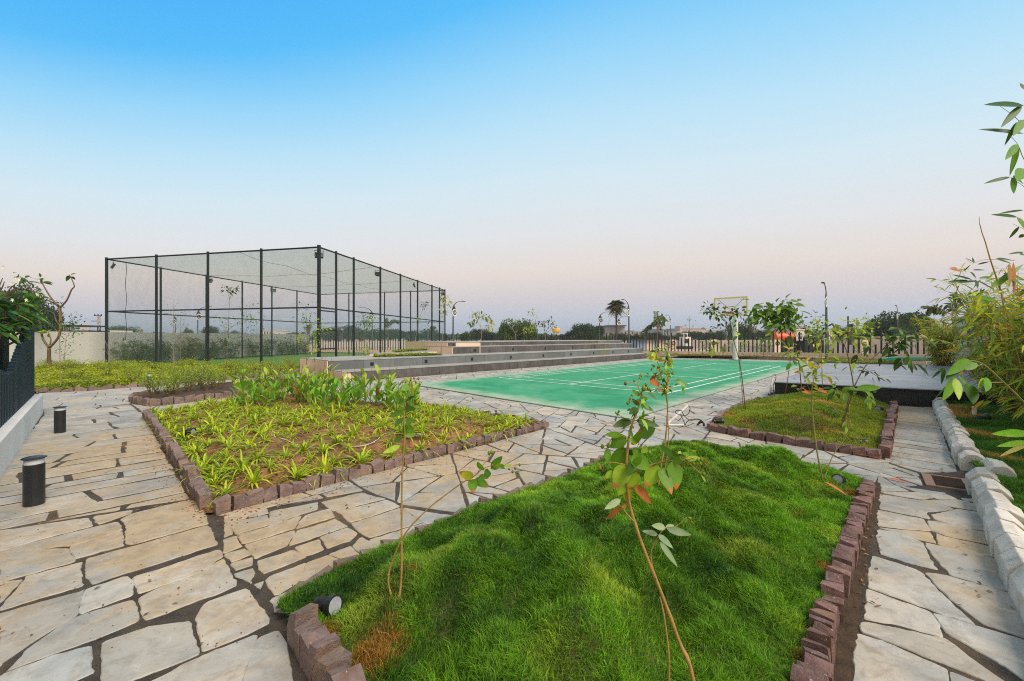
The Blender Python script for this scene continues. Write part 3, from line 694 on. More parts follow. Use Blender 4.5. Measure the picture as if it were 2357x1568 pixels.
# ---------------------------------------------------------------- far bar fence on a cream plinth
pts = [Vector((-18.5, 38.0)), Vector((-7.0, 37.8)), Vector((2.0, 36.0)), Vector((10.6, 31.6)), Vector((16.4, 27.0)), Vector((21.4, 21.3))]
labs = ['black bar fence on a low cream plinth seen through the net cage', 'black bar fence between the net cage and the grey seating', 'black bar fence rising just behind the upper seating steps', 'black bar fence on cream plinth behind the basketball hoop', 'black bar fence on a cream plinth behind the stage, at its right end']
rb = random.Random(9)
def pz(p): return .25 + (38 - p.y) * .0168
for i in range(len(pts) - 1):
    a, b = pts[i], pts[i + 1]; L = (b - a).length; d = (b - a) / L; nn = Vector((-d.y, d.x))
    e = empty('bar_fence', (*a, 0), labs[i], 'fence', 'stretches of the black bar boundary fence')
    mb = MB(); za, zb = pz(a), pz(b); q = [a, b, b + nn * .2, a + nn * .2]
    vs = [(p.x, p.y, -.05) for p in q] + [(q[0].x, q[0].y, za), (q[1].x, q[1].y, zb), (q[2].x, q[2].y, zb), (q[3].x, q[3].y, za)]
    mb.add(vs, [(3, 2, 1, 0), (4, 5, 6, 7), (0, 1, 5, 4), (1, 2, 6, 5), (2, 3, 7, 6), (3, 0, 4, 7)]); localise(mb.build('plinth', 'cream'), e)
    nb = int(L / .235); s = .12; idx = 0
    step = L / max(nb, 1)
    if nb > 90: step = L / 90; nb = 90
    for k in range(nb):
        p = a + d * (.1 + k * (L - .2) / max(nb - 1, 1)) + nn * .1; zz = pz(p)
        top = (1.72 + .06 * math.sin(k * .35)) if k % 2 == 0 else (1.20 + .22 * math.sin(k * .23))
        mb = MB(); w = .028 if p.y > 30 else .03
        mb.box(p.x - w, p.x + w, p.y - w, p.y + w, zz - .01, top); localise(mb.build('bar', 'barblack'), e)

# far kerb and its planting strip in front of the fence
ka, kb = W(1561, 821)[:2], W(1905, 832)[:2]; ka = Vector(ka); kb = Vector(kb)
def house_block(mb, L, w, h0, h1, r, col):
    j = lambda a: r.uniform(-a, a)
    prof = [(-w / 2, 0), (-w / 2, h0 + j(.008)), (-w * .12 + j(.01), h1 + j(.008)), (w * .2, h1 + j(.006)), (w / 2, h0 * .9), (w / 2, 0)]
    n = len(prof); vs = [(-L / 2, y, z) for y, z in prof] + [(L / 2 + j(.006), y + j(.006), z + (j(.006) if z else 0)) for y, z in prof]
    mb.add(vs, [tuple(range(n)), tuple(range(2 * n - 1, n - 1, -1))] + [(i, n + i, n + (i + 1) % n, (i + 1) % n) for i in range(n)], col)
rk = random.Random(21); n = 24; d = (kb - ka).normalized(); L = (kb - ka).length / n
proto = None
for k in range(n):
    p = ka + d * (L * (k + .5))
    if k < 4:
        mb = MB(); kk = rk.uniform(.88, 1.08); house_block(mb, L - .015, .30, .19, .25, rk, (kk, kk, kk)); o = mb.build('kerb_block', 'kerb_cream', bevel=.01)
        tag(o, 'cream stone kerb block in the row below the far bar fence', 'kerb block', 'cream kerb blocks along the far fence'); proto = (proto or []) + [o]
    else: o = proto[k % 4].copy(); COL.objects.link(o)
    o.location = (p.x, p.y, 0); o.rotation_euler = (0, 0, math.atan2(d.y, d.x))
fs_ = [ka + Vector((.1, .2)), kb + Vector((.1, .2)), Vector((21.0, 21.2)), Vector((16.0, 26.3)), Vector((10.5, 28.3))]
mb = MB(); mb.add([(*p, .17) for p in fs_], [tuple(range(5))]); scene_struct('far_planting_strip', mb, 'cover_base')

# ---------------------------------------------------------------- white kerb along the right path
rk = random.Random(4); kerb_protos = []
for v in range(8):
    mb = MB(); kk = rk.uniform(.9, 1.08); house_block(mb, .226, .19, .150 + rk.uniform(-.015, .015), .212 + rk.uniform(-.012, .012), rk, (kk, kk * .99, kk * .96)); me = mb.build('kerb_block', 'kerb_white', bevel=.006); kerb_protos.append(me)
used = set()
def kerb_row(a, b, off, label, grp):
    a = Vector(a[:2]); b = Vector(b[:2]); d = (b - a).normalized(); nn = Vector((-d.y, d.x)); nn = nn if nn.x > 0 else -nn; L = (b - a).length; n = max(1, round(L / .25))
    for k in range(n):
        p = a + d * (L * (k + .5) / n) + nn * (.10 + off + rk.uniform(-.012, .012)); v = rk.randrange(8)
        if v in used: o = kerb_protos[v].copy(); COL.objects.link(o)
        else: o = kerb_protos[v]; used.add(v)
        o.location = (p.x, p.y, -.02 + rk.uniform(-.006, .006)); o.rotation_euler = (0, rk.uniform(-.02, .02), math.atan2(-nn.x * 0 + d.y, d.x) + rk.uniform(-.04, .04) + (math.pi if True else 0))
        tag(o, label, 'kerb block', grp)
kerb_row(W(2144, 934), W(2205, 1081), 0, 'white chamfered kerb block in the run between the stage and the drain', 'white kerb blocks beside the upper right path')
kerb_row(W(2213, 1088), W(2226, 1112), .12, 'white kerb block set back beside the drain grate', 'white kerb blocks set back beside the drain')
kerb_row(W(2222, 1122), W(2420, 1620), 0, 'white chamfered kerb block in the near run below the drain', 'white kerb blocks beside the lower right path')
for v in range(8):
    if v not in used: bpy.data.objects.remove(kerb_protos[v])
mb = MB(); h = .22; mb.box(-.16, .16, -.08, .08, 0, .24); o = mb.build('kerb_end_stone', 'kerb_cream', bevel=.03); o.location = W(2152, 925); o.rotation_euler = (0, 0, .5)
tag(o, 'rounded cream end stone where the white kerb meets the stage', 'kerb stone')

# ---------------------------------------------------------------- drain grate
g = [W(2119.6, 1090.4), W(2251.7, 1112.4), W(2253, 1135), W(2131.4, 1117.5)]; c0 = sum(g, Vector()) / 4
e = empty('drain_grate', c0, 'rusty barred drain grate in a red frame set in the right path', 'drain')
mb = MB(); x = (g[1] - g[0]).normalized(); y = Vector((-x.y, x.x, 0)); w = (g[1] - g[0]).length; hh = (g[0] - g[3]).length; o0 = g[3]; x = (g[2] - g[3]).normalized(); y = (g[0] - g[3]).normalized(); w = (g[2] - g[3]).length
for (a, b, cth, dth) in ((0, .07, 0, hh), (w - .06, w, 0, hh), (.07, w - .06, 0, .025), (.07, w - .06, hh - .025, hh)):
    qbox(mb, [o0 + x * a + y * cth, o0 + x * b + y * cth, o0 + x * b + y * dth, o0 + x * a + y * dth], -.02, .010)
localise(mb.build('grate_frame', 'rust_frame', bevel=.003), e)
mb = MB(); k = 0
while .03 + k * .03 < hh - .035:
    yy = .03 + k * .03; qbox(mb, [o0 + x * .07 + y * yy, o0 + x * (w - .06) + y * yy, o0 + x * (w - .06) + y * (yy + .014), o0 + x * .07 + y * (yy + .014)], -.01, .004); k += 1
localise(mb.build('grate_bars', 'rust'), e)
mb = MB(); qbox(mb, [o0 + x * .07 + y * .025, o0 + x * (w - .06) + y * .025, o0 + x * (w - .06) + y * (hh - .025), o0 + x * .07 + y * (hh - .025)], -.0145, -.0125); localise(mb.build('pit_shade', 'barblack'), e)  # thin black sheet stands in for the shaded depth below the bars

# ---------------------------------------------------------------- net cage
CH = 5.12; MID = 2.64
cg = empty('net_cage', (cage[0].x, cage[0].y, 0), 'tall black steel frame cage hung with green netting over turf', 'net cage')
def on_line(a, b, u):       # point of a-b under image column u
    k = (u - CX) / F; dx, dy = b.x - a.x, b.y - a.y; t = (k * a.y - a.x) / (dx - k * dy); return Vector((a.x + dx * t, a.y + dy * t, 0))
NC, LC, BL_, RF = cage
posts = [(NC, .075), (LC, .06), (BL_, .05), (RF, .05)]
for u in (360, 478.6, 601.4): posts.append((on_line(LC, NC, u), .052))
for u in (773.7, 814.2, 875.5, 921.7, 961.2, 994.2, 1011.7): posts.append((on_line(NC, RF, u), .052))
for u in (370, 475, 557.7, 625.8, 683.5): posts.append((on_line(LC, BL_, u), .05))
for u in (803, 885, 945): posts.append((on_line(BL_, RF, u), .05))
for p, r in posts:
    mb = MB(); mb.tube([(p.x, p.y, -.02), (p.x, p.y, CH + .08)], r, 10); mb.tube([(p.x, p.y, -.02), (p.x, p.y, .02)], r * 2, 10); localise(mb.build('post', 'iron', smooth=False), cg)
for a, b in ((NC, LC), (LC, BL_), (BL_, RF), (RF, NC)):
    for z, r in ((CH, .035), (MID, .032), (.10, .025)):
        mb = MB(); mb.tube([(a.x, a.y, z), (b.x, b.y, z)], r, 8); localise(mb.build('rail', 'iron'), cg)
gp = on_line(NC, RF, 773.7)
for z in (2.52, 1.72, .92):
    mb = MB(); mb.tube([(NC.x, NC.y, z), (gp.x, gp.y, z)], .028, 8); localise(mb.build('gate_rail', 'iron'), cg)
def sheet(mb, P, nu, nv):    # P(s,t)->(vec, uv)
    vs = []; uvs = []
    for i in range(nu + 1):
        for j in range(nv + 1):
            p, q = P(i / nu, j / nv); vs.append(p); uvs.append(q)
    mb.add(vs, [(i * (nv + 1) + j, (i + 1) * (nv + 1) + j, (i + 1) * (nv + 1) + j + 1, i * (nv + 1) + j + 1) for i in range(nu) for j in range(nv)])
    return uvs
def net(name, m, P, nu, nv):
    mb = MB(); uvs = sheet(mb, P, nu, nv); o = mb.build(name, m, smooth=True); ul = o.data.uv_layers.new(name='UVMap')
    for lp in o.data.loops: ul.data[lp.index].uv = uvs[lp.vertex_index]
    return localise(o, cg)
for a, b in ((NC, LC), (LC, BL_), (BL_, RF), (RF, NC)):
    L = (b - a).length; nn = Vector((-(b - a).y, (b - a).x, 0)).normalized()
    def P(s, t, a=a, b=b, L=L, nn=nn):
        p = a.lerp(b, s) + Vector((0, 0, .06 + t * (CH - .08))) + nn * (.05 * math.sin(s * 19 + t * 5) * math.sin(math.pi * t) + .03 * noise.noise(Vector((s * 30, t * 6, L))))
        return p, (s * L + .02 * math.sin(t * 11), t * CH + .03 * math.sin(s * 23))
    net('side_net', 'net', P, 60, 12)
def P(s, t):
    p = NC.lerp(LC, s).lerp(RF.lerp(BL_, s), t)
    bay = abs(math.sin(math.pi * t * 5)); sag = .30 * math.sin(math.pi * s) ** .8 * (0.55 + .45 * bay) * (math.sin(math.pi * t) ** .5 if 0 < t < 1 else 0)
    sag += .10 * noise.noise(Vector((s * 5, t * 9, 3)))* math.sin(math.pi * s)
    return p + Vector((0, 0, CH + .02 - sag)), (s * 11.6, t * 15.8)
net('roof_net', 'roofnet', P, 48, 60)
# ropes along the roof seam
mb = MB()
for t in (.3, .62): mb.tube([P(s / 16, t)[0] + Vector((0, 0, -.01)) for s in range(17)], .008, 4)
mb.tube([P(.35, k / 16)[0] + Vector((0, 0, -.01)) for k in range(17)], .008, 4)
localise(mb.build('seam_rope', 'cable'), cg)
q = on_line(LC, NC, 290); mb = MB(); mb.tube([(q.x + .03 * math.sin(k * 1.3), q.y, CH - .2 - k * .28) for k in range(14)], .010, 4, col=(1, 1, 1)); localise(mb.build('hanging_rope', 'cable'), cg)
# flood lights on the cage
def flood(p, yaw, label):
    e = empty('flood_light', p, label, 'flood light', 'flood lights on the net cage')
    mb = MB(); m = Matrix.Translation(p) @ Matrix.Rotation(yaw, 4, 'Z') @ Matrix.Rotation(rad(-28), 4, 'X')
    mb.box(-.16, .16, -.05, .05, -.12, .12, mtx=m); localise(mb.build('housing', 'black_plastic', bevel=.012), e)
    mb = MB(); mb.box(-.135, .135, .051, .056, -.095, .095, mtx=m); localise(mb.build('lens', 'glassy'), e)
    mb = MB(); m2 = Matrix.Translation(p) @ Matrix.Rotation(yaw, 4, 'Z'); mb.box(-.19, -.175, -.015, .015, -.05, .19, mtx=m2); mb.box(.175, .19, -.015, .015, -.05, .19, mtx=m2); mb.box(-.19, .19, -.015, .015, .19, .205, mtx=m2)
    localise(mb.build('bracket', 'darkmetal'), e)
cen = (NC + BL_) / 2
for p, lb in ((NC, 'black flood light at the top of the nearest corner post of the cage'), (LC, 'black flood light under the top of the left corner post of the cage'), (on_line(LC, BL_, 475), 'black flood light on a rear left side post of the cage'),
              (on_line(LC, BL_, 625.8), 'black flood light on a far post of the cage side by the white wall'), (on_line(NC, RF, 875.5), 'black flood light high on a court-side post of the cage'), (on_line(NC, RF, 961.2), 'black flood light on a court-side post near the far end of the cage'), (RF, 'black flood light on the farthest court-side corner post')):
    dd = (cen - p).normalized(); q = p + dd * .22 + Vector((0, 0, CH - .30)); flood(q, math.atan2(dd.y, dd.x) - math.pi / 2, lb)
# ================================================================ BASKETBALL STAND
bp = W(1684 + 10, 831); D0 = bp.y      # post base
# post at column 1794/1845 of the close view -> u
pu = CX + 0; bpu = 1692.5
bp = W(bpu, 829.5); d = bp.y
bx = empty('basketball_hoop', bp, 'white post basketball hoop with clear yellow-framed backboard behind the green court', 'basketball hoop')
bd = (-e2).normalized(); bdir = Vector((bd.x, bd.y, 0))         # board faces down the court
bs = Vector((e1.x, e1.y, 0))
def B(x, y, z): return bp + bs * x + bdir * y + Vector((0, 0, z))
mb = MB(); mb.box(-.28, .28, -.28, .28, 0, .035, mtx=Matrix.Translation(bp) @ Matrix.Rotation(math.atan2(bs.y, bs.x), 4, 'Z')); localise(mb.build('base_plate', 'darkmetal'), bx)
mb = MB(); mb.tube([B(0, 0, 0), B(0, 0, 2.55)], [.165, .15], 16); localise(mb.build('post', 'white_paint', smooth=False), bx)
mb = MB(); mb.tube([B(0, 0, 2.35), B(0, .10, 2.62), B(0, .45, 2.85), B(0, .9, 3.05)], .085, 10); localise(mb.build('arm', 'white_paint'), bx)
for s in (-1, 1):
    mb = MB(); mb.tube([B(.10 * s, .1, 1.85), B(.14 * s, .95, 2.95)], .028, 8); localise(mb.build('brace', 'white_paint'), bx)
mb = MB(); Y = 1.0
for x, z in ((-.72, 3.72), (.72, 3.72), (-.25, 2.78), (.25, 2.78)): mb.tube([B(0, .72, 3.0), B(x, Y - .03, z)], .014, 6)
localise(mb.build('board_struts', 'darkmetal'), bx)
fr = Matrix.Translation(bp) @ Matrix(((bs.x, bdir.x, 0, 0), (bs.y, bdir.y, 0, 0), (0, 0, 1, 0), (0, 0, 0, 1)))
def fb(mb, x0, x1, y0, y1, z0, z1): mb.box(x0, x1, y0, y1, z0, z1, mtx=fr)
bw, b0z, b1z = .92, 2.68, 3.80
mb = MB(); fb(mb, -bw + .02, bw - .02, Y, Y + .012, b0z + .02, b1z - .02); bb = mb.build('backboard', 'acrylic'); localise(bb, bx)
mb = MB()
for a in ((-bw, bw, b1z - .08, b1z), (-bw, bw, b0z, b0z + .08), (-bw, -bw + .08, b0z + .08, b1z - .08), (bw - .08, bw, b0z + .08, b1z - .08)): fb(mb, a[0], a[1], Y + .013, Y + .03, a[2], a[3])
localise(mb.build('board_frame', 'yellow_paint'), bx)
mb = MB()
for a in ((-.295, .295, 3.22, 3.265), (-.295, -.25, 2.84, 3.22), (.25, .295, 2.84, 3.22), (-.25, .25, 2.795, 2.84)): fb(mb, a[0], a[1], Y + .013, Y + .022, a[2], a[3])
localise(mb.build('target_square', 'yellow_paint'), bx)
mb = MB(); fb(mb, -.11, .11, Y + .03, Y + .16, 2.83, 2.93); localise(mb.build('rim_bracket', 'white_paint'), bx)
mb = MB(); c = Y + .16 + .225
mb.tube([B(.225 * math.cos(a * math.pi / 12), c + .225 * math.sin(a * math.pi / 12), 2.90) for a in range(25)], .014, 6, cap=False)
mb.tube([B(.225 * math.cos(a * math.pi / 12), c + .225 * math.sin(a * math.pi / 12), 2.82) for a in range(25)], .006, 6, cap=False)
for a in range(24): mb.bar(B(.225 * math.cos(a * math.pi / 12), c + .225 * math.sin(a * math.pi / 12), 2.90), B(.225 * math.cos(a * math.pi / 12), c + .225 * math.sin(a * math.pi / 12), 2.82), .03, .012)
localise(mb.build('rim', 'red_paint'), bx)
mb = MB()
for a in range(12):
    for sg_ in (-1, 1):
        P = []
        for k in range(6):
            t = k / 5; rr = .22 - .11 * t; an_ = a * math.pi / 6 + sg_ * t * .8; P.append(B(rr * math.cos(an_), c + rr * math.sin(an_), 2.82 - .36 * t))
        mb.tube(P, .005, 4)
localise(mb.build('hoop_net', 'pvc'), bx)

# ================================================================ STREET LAMPS WITH RING EMBLEM
def lamp(u, vtop, side, label, ry=0.0, d=None, base=0.0, hgt=4.45, yaw=0.0):
    """side +1: arm to the right; ry squashes by turning the whole lamp"""
    if d is None: d = (hgt - H) * F / (HV - vtop)
    p = PD(u, HV, d); p.z = base
    e = empty('street_lamp', p, label, 'street lamp', 'curved street lamps with a ring emblem', rz=0)
    m = Matrix.Translation(p) @ Matrix.Rotation(yaw, 4, 'Z') @ Matrix.Diagonal((side, 1, 1, 1))
    T = lambda x, y, z: m @ Vector((x, y, z))
    mb = MB(); mb.tube([T(0, 0, 0), T(0, 0, 3.15)], [.075, .055], 10); mb.tube([T(0, 0, 0), T(0, 0, .04)], .16, 10); localise(mb.build('pole', 'polesteel'), e)
    cx, cz, r = .16, 3.45, .30
    mb = MB(); n = 28; vs = []
    for k in range(n):
        a = 2 * math.pi * k / n
        for rr, y in ((r, -.03), (r, .03), (r * .68, .03), (r * .68, -.03)): vs.append(T(cx + rr * math.cos(a), y, cz + rr * math.sin(a)))
    fs = [(4 * k + j, 4 * ((k + 1) % n) + j, 4 * ((k + 1) % n) + (j + 1) % 4, 4 * k + (j + 1) % 4) for k in range(n) for j in range(4)]
    mb.add(vs, fs); ring = mb.build('ring', 'sign_white'); localise(ring, e)
    mb = MB(); vs = [T(cx + r * .7 * math.cos(2 * math.pi * k / n), y, cz + r * .7 * math.sin(2 * math.pi * k / n)) for y in (-.018, .018) for k in range(n)]
    mb.add(vs, [tuple(range(n)), tuple(range(2 * n - 1, n - 1, -1))] + [(k, n + k, n + (k + 1) % n, (k + 1) % n) for k in range(n)]); localise(mb.build('emblem_disc', 'sign_green'), e)
    mb = MB()
    for sx in (-1, 1):        # two slanted leaf strokes
        for y in (-.024, .019):
            q = [(-.035, -.10), (.02, -.10), (.055, .0), (.075, .10), (.02, .10), (-.01, .03)]
            vs = [T(cx + (x * sx + .055 * sx) + .25 * z, yy, cz + z * sx * 1.0) for yy in (y, y + .005) for x, z in q]
            mb.add(vs, [tuple(range(6)), tuple(range(11, 5, -1))] + [(k, 6 + k, 6 + (k + 1) % 6, (k + 1) % 6) for k in range(6)])
    localise(mb.build('emblem', 'sign_white'), e)
    # horn shaped panel and arm
    outer = [(cx - r, cz), (cx - r + .01, cz + .15), (cx - .24, cz + .35), (.02, cz + .55), (.18, cz + .73), (.36, cz + .85), (.55, cz + .92)]
    inner = [(cx + r * .78, cz + r * .62), (cx + .12, cz + .32), (cx + .06, cz + .42), (.13, cz + .56), (.24, cz + .72), (.39, cz + .82), (.55, cz + .90)]
    mb = MB(); vs = []
    for (x, z), (x2, z2) in zip(outer, inner): vs += [T(x, -.02, z), T(x2, -.02, z2), T(x2, .02, z2), T(x, .02, z)]
    fs = [(4 * k + j, 4 * (k + 1) + j, 4 * (k + 1) + (j + 1) % 4, 4 * k + (j + 1) % 4) for k in range(6) for j in range(4)] + [(0, 1, 2, 3), (27, 26, 25, 24)]
    mb.add(vs, fs); localise(mb.build('horn_panel', 'sign_green'), e)
    mb = MB(); mb.tube([T(x, 0, z) for x, z in outer] + [T(.8, 0, cz + .98), T(1.1, 0, cz + 1.0)], .022, 6); localise(mb.build('arm', 'polesteel'), e)
    mb = MB(); mb.box(1.0, 1.38, -.07, .07, cz + .965, cz + 1.02, mtx=m); h_ = mb.build('lamp_head', 'polesteel', bevel=.01); localise(h_, e)
    return e
lamp(455, 706, 1, 'ring-emblem street lamp seen through the cage, arching right above the white wall')
lamp(404, 722, -1, 'smaller ring-emblem street lamp arching left, seen through the cage over bamboo', hgt=4.45)
lamp(857, 708, -1, 'ring-emblem street lamp arching left behind the court-side net', yaw=.6)
lamp(789, 750, -1, 'distant ring-emblem street lamp beside the hazy date palms')
lamp(894, 748, -1, 'distant ring-emblem street lamp below a young fishtail palm', yaw=1.0)
lamp(906, 754, -1, 'farthest ring-emblem street lamp right of a young fishtail palm', yaw=.6)
lamp(985, 737, 1, 'ring-emblem street lamp near the far end posts of the cage', yaw=1.0)
lamp(1043, 691.6, 1, 'tall ring-emblem street lamp standing just right of the net cage', yaw=.9)
lamp(1380, 718, 1, 'ring-emblem street lamp arching right, left of the tall date palm')
lamp(1423, 728, 1, 'ring-emblem street lamp arching right, just right of the date palm trunk')
lamp(1447.5, 692, -1, 'large ring-emblem street lamp arching left over the date palm', yaw=.9)
lamp(1543, 726, -1, 'narrow ring-emblem street lamp between the fishtail palm and a bare sapling', yaw=.75)
lamp(1902, 655, -1, 'nearest street lamp seen edge on, rising behind the stage', yaw=.80, d=23.8)
lamp(2066, 705, -1, 'slim street lamp seen edge on before the big round tree', yaw=.72)
lamp(215, 757, -1, 'far ring-emblem street lamp beside the white roof at the left', yaw=.5)

# ================================================================ BOLLARDS, SPOTLIGHTS, PIPES, HOSES
def bollard(u, v, h, r, label, z=0.0, d=None):
    p = W(u, v, z); e = empty('bollard_light', p, label, 'bollard light', 'black bollard lights with white collars')
    mb = MB(); mb.lathe([(r, 0), (r, h * .85), (r * .97, h * .855)], 28, p); localise(mb.build('body', 'black_plastic', smooth=False), e)
    mb = MB(); mb.lathe([(r * .93, h * .856), (r * .93, h * .96)], 28, p); localise(mb.build('diffuser', 'opal'), e)
    mb = MB(); mb.lathe([(r * 1.02, h * .961), (r * 1.16, h * .968), (r * 1.16, h * .985), (r * .9, h * 1.0), (r * .4, h * 1.008)], 28, p); localise(mb.build('cap', 'black_plastic'), e)
bollard(78.5, 1161, .400, .064, 'large black bollard light nearest the camera beside the white plinth')
bollard(138, 996, .385, .062, 'black bollard light midway along the left path')
bollard(343.5, 893, .40, .055, 'black bollard light at the edge of the lawn by the small shrub bed')
bollard(460, 888, .38, .055, 'bollard light half hidden in the shrubs of the small bed', z=.0)
def spot(p, yaw, pitch, sc, label):
    e = empty('spotlight', p, label, 'spotlight', 'black garden spotlights')
    m = Matrix.Translation(p) @ Matrix.Rotation(yaw, 4, 'Z') @ Matrix.Rotation(pitch, 4, 'Y') @ Matrix.Scale(sc, 4)
    mb = MB(); prof = [(.026, -.07), (.030, -.068), (.030, -.045)]
    for k in range(5): prof += [(.036, -.044 + k * .010), (.036, -.040 + k * .010), (.031, -.039 + k * .010), (.031, -.035 + k * .010)]
    prof += [(.036, .012), (.047, .035), (.047, .062), (.040, .062), (.040, .052)]
    mb.lathe(prof, 20, (0, 0, 0)); mb.v = [tuple(m @ Matrix.Rotation(rad(90), 4, 'Y') @ Vector(v)) for v in mb.v]; localise(mb.build('housing', 'black_plastic'), e)
    mb = MB(); mb.lathe([(.0395, .053), (.0395, .056)], 20); mb.v = [tuple(m @ Matrix.Rotation(rad(90), 4, 'Y') @ Vector(v)) for v in mb.v]; localise(mb.build('lens', 'glassy'), e)
    mb = MB(); mb.tube([p + Vector((0, 0, -.03 * sc)), p + Vector((0, 0, -.16 * sc))], [.008 * sc, .003 * sc], 6); localise(mb.build('stake', 'black_plastic'), e)
# ================================================================ BEDS
def heightfield(name, poly, fn, step, m, fade=0.10, label=None, **kw):
    """regular grid clipped to the polygon (cells inside) with a skirt of exact border points pulled in"""
    xs = [p[0] for p in poly]; ys = [p[1] for p in poly]
    x0, x1, y0, y1 = min(xs) - step, max(xs) + step, min(ys) - step, max(ys) + step
    nx = int((x1 - x0) / step) + 1; ny = int((y1 - y0) / step) + 1
    gx, gy = np.meshgrid(x0 + np.arange(nx) * step, y0 + np.arange(ny) * step, indexing='ij')
    Pn = np.stack([gx.ravel(), gy.ravel()], 1); ins = inside_np(Pn, poly); ed = edge_dist_np(Pn, poly)
    keep = ins | (ed < step * 0.8); idx = -np.ones(len(Pn), int); idx[keep] = np.arange(keep.sum())
    V = []
    for (x, y), i, e in zip(Pn[keep], ins[keep], ed[keep]):
        V.append((x, y, fn(x, y, e if i else 0.0)))
    I = idx.reshape(nx, ny); fs = []
    for i in range(nx - 1):
        for j in range(ny - 1):
            q = (I[i, j], I[i + 1, j], I[i + 1, j + 1], I[i, j + 1])
            if min(q) >= 0: fs.append(tuple(int(t) for t in q))
    mb = MB(); mb.add(V, fs); o = mb.build(name, m, smooth=True); return o
def blades(name, P, hgt, lean, width, col, m, kind='stuff', nseg=2, tipc=1.25):
    """P (n,3) roots; lean (n,2); one object"""
    n = len(P); an_ = NR.uniform(0, 2 * math.pi, n); sx = np.stack([np.cos(an_), np.sin(an_), np.zeros(n)], 1) * (width / 2)[:, None]
    l3 = np.concatenate([lean, np.zeros((n, 1))], 1); up = np.array([0, 0, 1.0])
    mid = P + l3 * .35 + up * (hgt * .6)[:, None]; tip = P + l3 + up * (hgt * (1 - .25 * np.minimum(1, np.linalg.norm(lean, axis=1) / np.maximum(hgt, 1e-3))))[:, None]
    V = np.stack([P - sx, P + sx, mid + sx * .8, mid - sx * .8, tip], 1).reshape(-1, 3).astype(np.float32)
    C = np.ones((n, 5, 4), np.float32); C[:, 0, :3] = C[:, 1, :3] = col * .45; C[:, 2, :3] = C[:, 3, :3] = col; C[:, 4, :3] = col * tipc  # roots darkened: shade between the blades put into their colour
    me = bpy.data.meshes.new(name); me.vertices.add(5 * n); me.vertices.foreach_set('co', V.ravel())
    b = (np.arange(n) * 5)[:, None]; li = np.concatenate([b + [0, 1, 2, 3], b + [3, 2, 4]], 1).ravel().astype(np.int32)
    me.loops.add(7 * n); me.loops.foreach_set('vertex_index', li)
    ls = np.stack([np.arange(n) * 7, np.arange(n) * 7 + 4], 1).ravel().astype(np.int32); lt = np.tile([4, 3], n).astype(np.int32)
    me.polygons.add(2 * n); me.polygons.foreach_set('loop_start', ls); me.polygons.foreach_set('loop_total', lt); me.polygons.foreach_set('use_smooth', np.ones(2 * n, bool))
    me.update(calc_edges=True)
    ca = me.color_attributes.new('Col', 'FLOAT_COLOR', 'POINT'); ca.data.foreach_set('color', C.ravel())
    me.materials.append(M[m]); o = bpy.data.objects.new(name, me); COL.objects.link(o); return tag(o, kind=kind)
def vn(x, y, s, o):      # vectorised cheap value noise
    xi = x * s + o; yi = y * s + o * 1.7; x0 = np.floor(xi); y0 = np.floor(yi); fx = xi - x0; fy = yi - y0; fx = fx * fx * (3 - 2 * fx); fy = fy * fy * (3 - 2 * fy)
    h = lambda a, b: np.modf(np.sin(a * 127.1 + b * 311.7 + o) * 43758.5453)[0] % 1.0
    return (h(x0, y0) * (1 - fx) + h(x0 + 1, y0) * fx) * (1 - fy) + (h(x0, y0 + 1) * (1 - fx) + h(x0 + 1, y0 + 1) * fx) * fy
def sstep(t): t = np.clip(t, 0, 1); return t * t * (3 - 2 * t)

